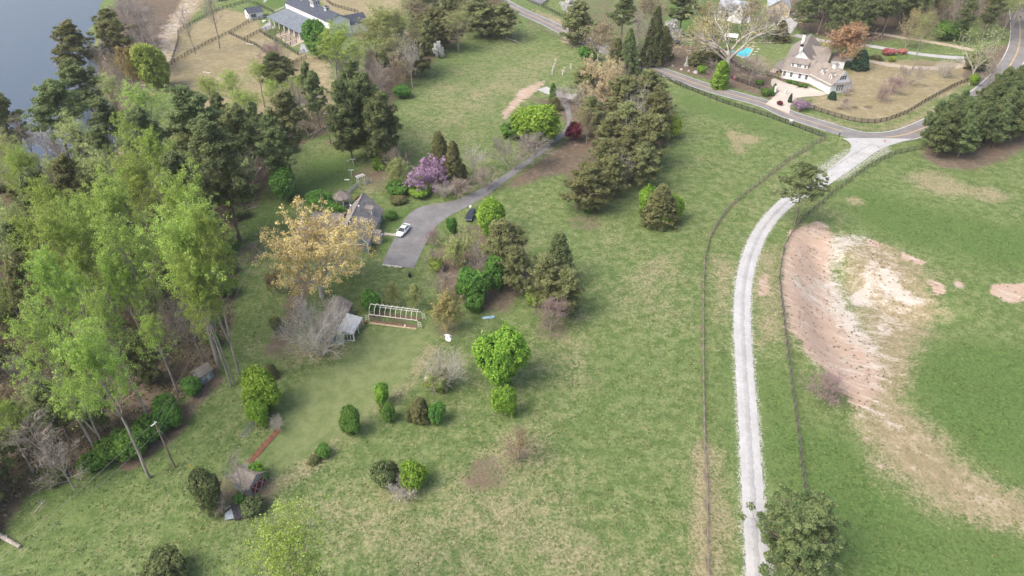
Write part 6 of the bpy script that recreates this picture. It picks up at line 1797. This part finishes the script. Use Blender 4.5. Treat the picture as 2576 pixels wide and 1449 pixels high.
for k in (.40, .78):
    x = GLn * k
    dm = MB().hexa([(x - .75, 1.0, 3.7), (x + .75, 1.0, 3.7), (x + .75, 3.2, 5.9), (x - .75, 3.2, 5.9)], [(x - .75, 1.0, 5.3), (x + .75, 1.0, 5.3), (x + .75, 3.2, 5.95), (x - .75, 3.2, 5.95)])
    dm.hexa([(x - .75, 1.0, 5.3), (x + .75, 1.0, 5.3), (x, 1.0, 6.1)], [(x - .75, 2.6, 5.35), (x + .75, 2.6, 5.35), (x, 3.1, 6.12)])
    do = dm.build('dormer', M['white_side'], wh); gs.put(do)
    for s in (-1, 1):
        MB().slab([(x + s * 1.0, .75, 5.12), (x, .75, 6.22), (x, 4.1, 6.24), (x + s * 1.0, 2.7, 5.14)], .1).build('dormer_roof', M['shingle_tan'], do)
    window(do, (x, .99, 4.75), (0, -1), .6, .95)
window_g = [window(wh, (GLn + .02, 3.9, 5.0), (1, 0), .9, 1.2)] + [window(wh, (GLn + .02, 2.6 + i * .95, 1.75), (1, 0), .55, 1.9) for i in range(3)]
gs.put(*window_g)
for y in (3.05, 4.75): gs.put(MB().box(GLn + .01, GLn + .06, y - .2, y + .2, 4.35, 5.65).build('shutter', M['black'], wh))
cx_, cy_ = GLn * .58, 3.9
cu = MB().box(cx_ - .65, cx_ + .65, cy_ - .65, cy_ + .65, 6.3, 8.0).build('cupola', M['white'], wh); gs.put(cu)
MB().hexa([(cx_ - .85, cy_ - .85, 8.0), (cx_ + .85, cy_ - .85, 8.0), (cx_ + .85, cy_ + .85, 8.0), (cx_ - .85, cy_ + .85, 8.0)], [(cx_ - .05, cy_ - .05, 8.6), (cx_ + .05, cy_ - .05, 8.6), (cx_ + .05, cy_ + .05, 8.6), (cx_ - .05, cy_ + .05, 8.6)]).build('cupola_roof', M['shingle_tan'], cu)
MB().box(-.3, WL + .6, -.46, -.40, 2.72, 2.90).build('fascia', M['white'], wh)
gs.put(MB().box(-.8, GLn + .35, -.32, -.26, 2.98, 3.16).build('fascia', M['white'], wh))
for s in (0, 1):
    y0, y1 = (-.25, 3.9) if s == 0 else (8.05, 3.9)
    gs.put(MB().slab([(GLn + .36, y0, 3.10), (GLn + .41, y0, 3.10), (GLn + .41, y1, 7.22), (GLn + .36, y1, 7.22)], .24).build('rake_board', M['white'], wh))
# tall rear block
r0, r1 = P(2022, 122, 7.9), P(2042, 84, 7.9)
rang = rz_of(r1 - r0) - wa; rl = to_local(wh, r0); RL = (r1 - r0).length
rs_ = Sub(rl[0], rl[1], rang)
wo, ro = gabled(wh, -2.5, RL, -5.2, 5.2, -.6, 3.2, 4.6, 'white_side', 'shingle_tan', ov=.4, og=.3, wname='rear_wall', rname='rear_roof'); rs_.put(wo, ro)
wo, ro = gabled_y(wh, RL * .30, RL * .72, -8.5, -.5, -.6, 3.2, 3.2, 'white_side', 'shingle_tan', ov=.3, og=.3, wname='side_wall', rname='side_roof'); rs_.put(wo, ro)
wo, ro = gabled_y(wh, RL * .45, RL * .95, -14, -9.4, -.6, 2.9, 1.6, 'white_side', 'shingle_tan', ov=.3, og=.3, wname='side_wall', rname='side_roof'); rs_.put(wo, ro)
wo, ro = gabled_y(wh, -.2, RL * .27, -8.4, -1.5, -.6, 2.9, 2.2, 'white_side', 'shingle_tan', ov=.3, og=.3, wname='side_wall', rname='side_roof'); rs_.put(wo, ro)
for x, y, zb, zt in ((-2.2, .6, 4.2, 9.2), (RL * .66, 1.8, 5.0, 9.2)):
    ch = MB().hexa([(x - 1.3, y - .55, zb), (x + 1.3, y - .55, zb), (x + 1.3, y + .55, zb), (x - 1.3, y + .55, zb)], [(x - .5, y - .5, zb + 1.7), (x + .5, y - .5, zb + 1.7), (x + .5, y + .5, zb + 1.7), (x - .5, y + .5, zb + 1.7)])
    ch.box(x - .5, x + .5, y - .5, y + .5, zb + 1.7, zt)
    c_ = ch.build('chimney', M['white'], wh); rs_.put(c_)
    MB().box(x - .58, x + .58, y - .58, y + .58, zt + .002, zt + .55).build('chimney_cap', M['black'], c_)
# porch on the pool side
MB().slab([(-3.6, 1.2, 2.75), (.2, 1.2, 2.75), (.2, 8.6, 3.3), (-3.6, 8.6, 3.3)], .2).build('porch_roof', M['shingle_tan'], wh)
for y in (1.5, 5, 8.3): MB().box(-3.4, -3.1, y - .15, y + .15, -.4, 2.6).build('porch_column', M['white'], wh)
pt = MB(); pt.slab([(-5.4, .2, .06), (-.02, .2, .06), (-.02, 8.2, .06), (-5.0, 8.2, .06)], .5); pt.build('patio', M['patio'], wh)
o = thing('porch_chairs', 'reddish cushioned chair under the side porch of the white house', 'chair', tuple(Vector(wh.location) + Matrix.Rotation(wa, 3, 'Z') @ Vector((-2.0, 3.0, .06))))
MB().box(-.4, .4, -.4, .4, .25, .5).build('seat', M['red_wood'], o); MB().box(-.4, .4, .3, .42, .5, 1.0).build('backrest', M['red_wood'], o)

# ---------------------------------------------------------------- the stable
l0, l1, l2, l3 = P(673, 42, 3.1), P(750, 81, 3.1), P(772, 45, 5.0), P(714, 20, 5.0)
sa_ = rz_of(l1 - l0); SLn = (l1 - l0).length
stb = thing('stable', 'blue grey roofed stable with white posts, clerestory and three cupolas', 'stable', (l0.x, l0.y, terr(l0.x, l0.y)), sa_)
DP = 9.5
MB().slab([(-.5, -.4, 3.1), (SLn + 2, -.4, 3.1), (SLn + 2, DP, 5.0), (-.5, DP, 5.0)], .18).build('lean_to_roof', M['shingle_blue'], stb)
for i in range(8):
    x = 1.0 + i * (SLn - 1) / 6
    MB().box(x - .24, x + .24, .1, .58, -.4, 2.98).build('column', M['white'], stb)
gabled(stb, -2, SLn + 9, DP + .05, DP + 9, -.6, 6.9, 2.3, 'white_side', 'shingle_navy', ov=.25, og=.4)
for i in range(9):
    x = 1.5 + i * 1.9
    window(stb, (x, DP + .04, 5.95), (0, -1), .6, .7, bars=0)
MB().box(0, SLn + 1, 7.5, 7.7, -.4, 4.6).build('stall_wall', M['cream'], stb)
for i in range(7):
    x = 2.2 + i * (SLn - 1) / 6.5
    MB().box(x - .6, x + .6, 7.44, 7.52, -.1, 2.3).build('stall_door', M['black_wood'], stb)
wo, ro = gabled_y(stb, SLn + 1.0, SLn + 8.5, DP + 8, DP + 17, -.6, 4.6, 2.6, 'white_side', 'shingle_navy', ov=.4, og=.5, wname='wing_wall', rname='wing_roof')
def cupola(x, y, z, s, wins):
    c = MB().box(x - s, x + s, y - s, y + s, z - 1.0, z + s * 1.1).build('cupola', M['white'], stb)
    MB().box(x - s * 1.25, x + s * 1.25, y - s * 1.25, y + s * 1.25, z + s * 1.1 + .002, z + s * 1.1 + .15).build('cupola_cornice', M['white'], c)
    MB().hexa([(x - s * 1.2, y - s * 1.2, z + s * 1.1 + .15), (x + s * 1.2, y - s * 1.2, z + s * 1.1 + .15), (x + s * 1.2, y + s * 1.2, z + s * 1.1 + .15), (x - s * 1.2, y + s * 1.2, z + s * 1.1 + .15)],
              [(x - .05, y - .05, z + s * 2.1), (x + .05, y - .05, z + s * 2.1), (x + .05, y + .05, z + s * 2.1), (x - .05, y + .05, z + s * 2.1)]).build('cupola_roof', M['shingle_navy'], c)
    for k in range(wins):
        window(c, (x - s + (k + .5) * 2 * s / wins, y - s - .01, z + s * .45), (0, -1), s * 1.1 / wins, s * .8, bars=0)
        window(c, (x + s + .01, y - s + (k + .5) * 2 * s / wins, z + s * .45), (1, 0), s * 1.1 / wins, s * .8, bars=0)
yc = DP + 4.5
cupola(SLn * .22, yc, 9.3, .8, 1); cupola(SLn * .62, yc, 9.4, 1.5, 3); cupola(SLn * .97, yc, 9.3, .8, 1)
M['drive_pad'] = asphalt('worn_concrete', (.24, .24, .24), (.33, .33, .33))
for pts, lb in [([(657, 70), (676, 55), (690, 70), (668, 78)], 'pale concrete pad beside the stable'), ([(757, 110), (780, 112), (775, 131), (752, 136)], 'pale concrete pad at the far stall end'), ([(668, -8), (715, -10), (716, 18), (690, 30), (662, 5)], 'pale gravel yard behind the stable'),
                ([(690, 88), (752, 66), (776, 100), (736, 118)], 'sandy floor under the stable lean-to')]:
    q = MB(); q.face([(v.x, v.y, v.z + .05) for v in (P(x, y) for x, y in pts)][::-1]); tag(q.build('concrete_pad', M['sand_drive' if 'sandy' in lb else 'drive_pad']), lb, kind='structure')
o = thing('paddock_trough', 'white round trough by the corner of the stable roof', 'trough', P(665, 56)); MB().tube((0, 0, 0), (0, 0, .7), .7, .8, 12).build('tub', M['white'], o)
# small white outbuilding
q0, q1 = P(628, 51), P(664, 45)
ob = thing('white_outbuilding', 'small white outbuilding with a dark blue roof left of the stable', 'shed', (q0.x, q0.y, terr(q0.x, q0.y)), rz_of(q1 - q0))
OL = (q1 - q0).length
gabled(ob, 0, OL, 0, 5.4, -.5, 3.0, 1.5, 'white_side', 'shingle_navy', ov=.35, og=.3)
window(ob, (OL * .33, -.01, 1.6), (0, -1), 2.2, 1.3, bars=4)
MB().box(-.06, .02, 1.0, 2.0, -.2, 2.1).build('door', M['black'], ob)
MB().box(OL - .9, OL + 1.0, .8, 1.9, -.3, .35).build('step_block', M['white'], ob)
o = thing('horse_trailer', 'white trailer parked at the top edge above the paddock', 'trailer', P(556, 2), .3)
MB().box(-2.2, 2.2, -1, 1, .5, 2.4).build('trailer_body', M['white'], o)
for x in (-.7, .5):
    for y in (-1, 1): MB().tube((x, y * .95, .35), (x, y * 1.1, .35), .35, k=10).build('wheel', M['black'], o)
for px, lb in [((628, 112), 'pale stacked slabs beside the paddock fence'), ((520, 184), 'pale boards on the tan paddock grass')]:
    o = thing('stone_slabs', lb, 'slabs', P(*px), -.5)
    for k in range(4): MB().box(-1.8 + k * .95, -1.0 + k * .95, -.4 + .08 * k, .4 + .08 * k, 0, .22 + .04 * (k % 2)).build('slab', M['lumber'], o)

# ---------------------------------------------------------------- white farmhouse, pergola and pool at the top
fh0, fh1 = P(1803, 50), P(1884, 58)
fh = thing('white_farmhouse', 'white farmhouse with grey metal roof half hidden by the huge bare oak', 'house', (fh0.x, fh0.y, terr(fh0.x, fh0.y)), rz_of(fh1 - fh0))
FL = (fh1 - fh0).length
gabled(fh, 0, FL, 0, 9, -.6, 4.6, 3.0, 'white_side', 'tin_roof_grey', ov=.4, og=.4)
wo, ro = gabled_y(fh, FL * .50, FL * .78, -2.2, 4, -.6, 5.2, 2.6, 'white_side', 'tin_roof_grey', ov=.3, og=.2, wname='gable_wall', rname='gable_roof')
window(fh, (FL * .64, -2.21, 4.9), (0, -1), .9, 1.2)
for k in (.12, .3, .88): window(fh, (FL * k, -.01, 2.6), (0, -1), .9, 1.5)
o2 = P(1930, 40); an = thing('grey_annex', 'beige annex with a grey metal roof right of the farmhouse', 'house', o2, rz_of(fh1 - fh0) + .15)
gabled_y(an, 0, 9, 0, 14, -.6, 4.0, 3.0, 'cream', 'tin_roof_grey', ov=.4, og=.4)
window(an, (2.5, -.01, 2.0), (0, -1), .9, 1.4); window(an, (6.2, -.01, 2.0), (0, -1), .9, 1.4)
q = MB(); q.face([(v.x, v.y, v.z + .05) for v in (P(x, y) for x, y in [(1948, 82), (1963, 40), (1998, 32), (2006, 60), (1985, 92)])]); tag(q.build('concrete_court', M['concrete_grey']), 'pale concrete court below the annex', kind='structure')
pg0 = P(1836, 108); pg = thing('pergola', 'white sheet roofed pergola beside the pool', 'pergola', pg0, -.35)
for i in range(5): MB().slab([(-2.6 + i * 1.05, -1.7, 2.7), (-1.62 + i * 1.05, -1.7, 2.7), (-1.62 + i * 1.05, 2.2, 3.1 + .05 * (i % 2)), (-2.6 + i * 1.05, 2.2, 3.1 + .05 * (i % 2))], .05).build('roof_sheet', M['white'], pg)
for x in (-2.4, 2.4):
    for y in (-1.5, 2.0): MB().box(x - .09, x + .09, y - .09, y + .09, -.2, 2.7).build('post', M['white'], pg)
pool = [P(x, y) for x, y in [(1856, 140), (1848, 133), (1858, 127), (1871, 117.5), (1893, 123), (1884, 139.5), (1876, 145)]]
pc = sum(pool, Vector()) / len(pool)
po = thing('swimming_pool', 'turquoise swimming pool beside the huge bare oak', 'pool', pc)
inn = [(v - pc).xy for v in pool]
m, nt, b = new_mat('pool_water'); M['pool'] = m
geo = nd(nt, 'ShaderNodeNewGeometry'); nz = noise(nt, geo.outputs['Position'], 1.2, 4)
nt.links.new(mix(nt, ss(nt, nz, .35, .65), (.03, .42, .50), (.10, .56, .62)), b.inputs['Base Color']); b.inputs['Roughness'].default_value = .1
MB().hexa([(p.x, p.y, -.3) for p in inn], [(p.x, p.y, .06) for p in inn]).build('water', M['pool'], po)
cp_ = MB()
for i in range(len(inn)):
    a, c = inn[i], inn[(i + 1) % len(inn)]
    cp_.hexa([(a.x, a.y, -.3), (c.x, c.y, -.3), (c.x * 1.16, c.y * 1.16, -.3), (a.x * 1.16, a.y * 1.16, -.3)], [(a.x, a.y, .10), (c.x, c.y, .10), (c.x * 1.16, c.y * 1.16, .10), (a.x * 1.16, a.y * 1.16, .10)])
cp_.build('coping', M['concrete'], po)
sp = P(1843, 131); o = thing('pool_spa', 'small pale spa basin at the left end of the pool', 'spa', sp)
MB().tube((0, 0, -.2), (0, 0, .22), 1.5, 1.5, 14).build('spa_rim', M['concrete'], o); MB().tube((0, 0, .222), (0, 0, .24), 1.2, 1.2, 14).build('water', M['pool'], o)
rr = random.Random(2)
for i, px in enumerate([(1868, 146), (1882, 147), (1896, 137), (1902, 130), (1908, 124), (1895, 117), (1880, 113)]):
    o = thing('stepping_stone', 'pale stepping stone in the ring around the pool', 'stone', P(*px), rr.random() * 3, 'pale stepping stones around the pool')
    MB().hexa([(-.8, -.4, -.2), (.7, -.5, -.2), (.8, .4, -.2), (-.6, .5, -.2)], [(-.75, -.38, .1), (.65, -.48, .1), (.75, .38, .1), (-.55, .45, .1)]).build('slab', M['concrete'], o)

# ---------------------------------------------------------------- cars
def paint_mat(name, c):
    m, nt, b = new_mat(name)
    b.inputs['Base Color'].default_value = rgba(c); b.inputs['Roughness'].default_value = .3; b.inputs['Coat Weight'].default_value = .5; b.inputs['Coat Roughness'].default_value = .08
    M[name] = m
paint_mat('car_white', (.74, .75, .77)); paint_mat('car_dark', (.018, .022, .034)); paint_mat('car_glass', (.012, .015, .02))
M['tyre'] = surf('tyre_rubber', (.02, .02, .02), .2, 4, .9); M['lamp'] = surf('lamp_lens', (.30, .32, .33), .1, 4, .2); M['tail'] = surf('tail_lens', (.28, .02, .02), .1, 4, .3)
def loft(secs):
    """closed rings joined along x"""
    m_ = MB(); k = len(secs[0][1])
    for x, ring in secs: m_.v += [(x, y, z) for y, z in ring]
    n = len(secs)
    for i in range(n - 1):
        for j in range(k):
            a, c = i * k + j, i * k + (j + 1) % k
            m_.f.append((a, c, c + k, a + k))
    m_.f.append(tuple(range(k))); m_.f.append(tuple((n - 1) * k + k - 1 - j for j in range(k)))
    return m_
def coupe(label, loc, rz, col):
    o = thing('parked_car', label, 'car', loc, rz)
    S = [(-2.35, .70, .38, .62), (-2.25, .80, .30, .78), (-1.8, .88, .26, .86), (-1.0, .91, .24, .90), (0, .92, .24, .90), (.9, .92, .24, .88), (1.6, .90, .24, .80), (2.1, .84, .26, .70), (2.38, .70, .32, .56), (2.45, .55, .38, .50)]
    secs = []
    for x, w, z0, z1 in S:
        secs.append((x, [(-w * .9, z0), (w * .9, z0), (w, z0 + (z1 - z0) * .35), (w * .97, z0 + (z1 - z0) * .8), (w * .84, z1), (-w * .84, z1), (-w * .97, z0 + (z1 - z0) * .8), (-w, z0 + (z1 - z0) * .35)]))
    body = loft(secs).build('body', M[col], o, smooth=False)
    bv = body.modifiers.new('bevel', 'BEVEL'); bv.width = .05; bv.segments = 2; bv.limit_method = 'ANGLE'
    G = [(-1.95, .60, .86, .90), (-1.1, .62, .88, 1.24), (-.25, .62, .88, 1.30), (.25, .62, .88, 1.28), (1.15, .70, .84, .89)]
    gs = [(x, [(-w * 1.18, z0), (w * 1.18, z0), (w, z1), (-w, z1)]) for x, w, z0, z1 in G]
    loft(gs).build('windows', M['car_glass'], o)
    MB().slab([(-.95, -.60, 1.295), (.24, -.60, 1.315), (.24, .60, 1.315), (-.95, .60, 1.295)], .06).build('roof', M[col], o)
    pl = MB()
    for s in (-1, 1):
        pl.tube((.24, .61 * s, 1.28), (1.12, .80 * s, .88), .035, k=4); pl.tube((-.95, .60 * s, 1.26), (-1.9, .70 * s, .89), .06, k=4)
    pl.build('pillars', M[col], o)
    MB().box(-2.30, -2.02, -.78, .78, .93, .99).build('spoiler', M[col], o)
    for x in (-1.4, 1.45):
        for s in (-1, 1):
            wv = MB().tube((x, s * .72, .32), (x, s * .93, .32), .33, k=16).build('wheel', M['tyre'], o)
            MB().tube((x, s * .925, .32), (x, s * .945, .32), .21, k=12).build('rim', M['metal'], wv)
    for s in (-1, 1):
        MB().box(2.05, 2.40, s * .62 - .16, s * .62 + .16, .50, .60).build('headlight', M['lamp'], o)
        MB().box(-2.37, -2.25, s * .55 - .2, s * .55 + .2, .58, .70).build('tail_light', M['tail'], o)
        MB().box(.75, .95, s * 1.0 - .10, s * 1.0 + .10, .88, 1.0).build('mirror', M[col], o)
    return o
c0, c1 = P(1003, 598), P(1026, 572)
coupe('white coupe with dark windows parked on the grey driveway', (c0 + c1) / 2 + Vector((0, 0, .05)), rz_of(c0 - c1), 'car_white')
d0 = P(1184, 546)
coupe('dark blue car half hidden by the bright green round tree', d0, -1.75, 'car_dark')
o = thing('water_drum', 'white drum standing behind the dark car', 'drum', P(1184, 528)); MB().tube((0, 0, 0), (0, 0, 1.1), .3, .3, 12).build('drum_body', M['white'], o); MB().tube((0, 0, 1.1), (0, 0, 1.2), .2, .1, 10).build('lid', M['white'], o)

# ---------------------------------------------------------------- grass tufts and leaf litter: nobody could count them
nr = np.random.default_rng(9)
def chan_at(ch, X, Y):
    i = np.clip(np.searchsorted(XS, X), 0, nx - 1); j = np.clip(np.searchsorted(YS, Y), 0, ny - 1)
    return ch[j * nx + i]
nT = 80000
X = nr.uniform(-110, 130, nT); Y = 44 + 150 * nr.random(nT) ** 1.35
keep = np.abs(X) < 22 + .86 * Y
for pts, wd in ((ROAD, 5), (GR, 3.0)):
    d_, _ = seg_dist(X, Y, [tuple(p) for p in pts], False); keep &= d_ > wd
dl = P2(DRL) + P2(DRR)[::-1]
keep &= ~inside(X, Y, dl)
lit_, cl_, pa_, tn_, lw_ = (chan_at(c, X, Y) for c in (litter, clay, pale, tan, lawn))
keep &= (lit_ < .5) & (cl_ < .4) & (pa_ < .4) & (lw_ < .5) & (nr.random(nT) > tn_ * .8)
# tufts grow in drifts
drift = np.sin(X * .31 + np.sin(Y * .23) * 2) * np.sin(Y * .27 + np.sin(X * .19) * 2) + .6 * np.sin(X * .9 + 1.3 * np.sin(Y * .7)) * np.sin(Y * .8)
keep &= nr.random(nT) < .55 + .45 * drift
X, Y = X[keep], Y[keep]
Z = terr_np(X, Y)
lu, dr = chan_at(lush, X, Y), chan_at(dry, X, Y)
tint = np.clip(.42 + .34 * dr - .40 * lu + nr.normal(0, .24, len(X)), 0, 1)
C = np.stack([X, Y, Z + .05], 1)
V, F, t_ = leaves_np(nr, C, nr.uniform(.14, .36, len(X)), 6, .11, aspect=2.6, up=1.0, out=0, rnd=.45, squash=.25)
t_ = np.repeat(np.clip(np.repeat(tint, 6) + nr.normal(0, .08, len(X) * 6), 0, 1), 4)
m, nt, b = new_mat('grass_blades'); nt.nodes.remove(b)
at = nd(nt, 'ShaderNodeAttribute', attribute_name='tint')
c = mix(nt, ss(nt, at.outputs['Fac'], .0, .5), (.095, .148, .048), (.180, .222, .086)); c = mix(nt, ss(nt, at.outputs['Fac'], .5, .95), c, (.38, .33, .21))
df = nd(nt, 'ShaderNodeBsdfDiffuse'); tl = nd(nt, 'ShaderNodeBsdfTranslucent'); mx = nd(nt, 'ShaderNodeMixShader'); mx.inputs[0].default_value = .25
nt.links.new(c, df.inputs[0]); nt.links.new(c, tl.inputs[0]); nt.links.new(df.outputs[0], mx.inputs[1]); nt.links.new(tl.outputs[0], mx.inputs[2]); nt.links.new(mx.outputs[0], nt.nodes['Material Output'].inputs[0])
tag(link(bpy.data.objects.new('meadow_grass', quads_mesh('meadow_grass', V, F, m, t_))), 'uneven tufts of green and straw coloured meadow grass', 'grass', kind='stuff')

# weeds and clods on the bare cut
nW = 5200
X = nr.uniform(45, 120, nW); Y = nr.uniform(60, 150, nW)
k = (chan_at(clay, X, Y) > .3) & (nr.random(nW) < .30 + .5 * chan_at(pale, X, Y)); X, Y = X[k], Y[k]
V, F, t_ = leaves_np(nr, np.stack([X, Y, terr_np(X, Y) + .06], 1), nr.uniform(.12, .42, len(X)), 9, .15, aspect=1.6, up=.7, out=0, rnd=.7, squash=.35)
m, nt, b = new_mat('bank_weeds'); nt.nodes.remove(b)
at = nd(nt, 'ShaderNodeAttribute', attribute_name='tint')
c = mix(nt, ss(nt, at.outputs['Fac'], .2, .8), (.13, .11, .065), (.20, .185, .10))
df = nd(nt, 'ShaderNodeBsdfDiffuse'); nt.links.new(c, df.inputs[0]); nt.links.new(df.outputs[0], nt.nodes['Material Output'].inputs[0])
tag(link(bpy.data.objects.new('bank_weeds', quads_mesh('bank_weeds', V, F, m, t_))), 'small brown weeds and clods dotted over the bare clay cut', 'weeds', kind='stuff')

# undergrowth on the woodland floor
nU = 26000
wp = P2(WOODS[0]); xs_ = [p[0] for p in wp]; yy_ = [p[1] for p in wp]
X = nr.uniform(max(-160, min(xs_)), max(xs_), nU); Y = nr.uniform(45, max(yy_), nU)
k = inside(X, Y, wp) & (np.abs(X) < 22 + .86 * Y); X, Y = X[k], Y[k]
C = np.stack([X, Y, terr_np(X, Y) + nr.uniform(.05, .7, len(X))], 1)
V, F, t_ = leaves_np(nr, C, nr.uniform(.25, .7, len(X)), 6, .26, up=.6, out=0, rnd=.7, squash=.6)
m, nt, b = new_mat('undergrowth_leaves'); nt.nodes.remove(b)
at = nd(nt, 'ShaderNodeAttribute', attribute_name='tint')
c = mix(nt, ss(nt, at.outputs['Fac'], .1, .6), (.19, .145, .10), (.22, .20, .115)); c = mix(nt, ss(nt, at.outputs['Fac'], .6, .95), c, (.14, .20, .06))
df = nd(nt, 'ShaderNodeBsdfDiffuse'); nt.links.new(c, df.inputs[0]); nt.links.new(df.outputs[0], nt.nodes['Material Output'].inputs[0])
tag(link(bpy.data.objects.new('undergrowth', quads_mesh('undergrowth', V, F, m, t_))), 'brown and olive undergrowth covering the woodland floor', 'undergrowth', kind='stuff')

# thin spring haze over the whole valley
hz = MB().box(-4200, 4200, -4200, 5200, -12, 90)
m = bpy.data.materials.new('haze'); m.use_nodes = True
nt = m.node_tree; nt.nodes.remove(nt.nodes['Principled BSDF'])
pv = nd(nt, 'ShaderNodeVolumePrincipled'); pv.inputs['Color'].default_value = (1.0, .985, .96, 1); pv.inputs['Density'].default_value = .00011
nt.links.new(pv.outputs[0], nt.nodes['Material Output'].inputs['Volume'])
tag(hz.build('haze', m), 'thin pale haze lying over the valley', kind='stuff')
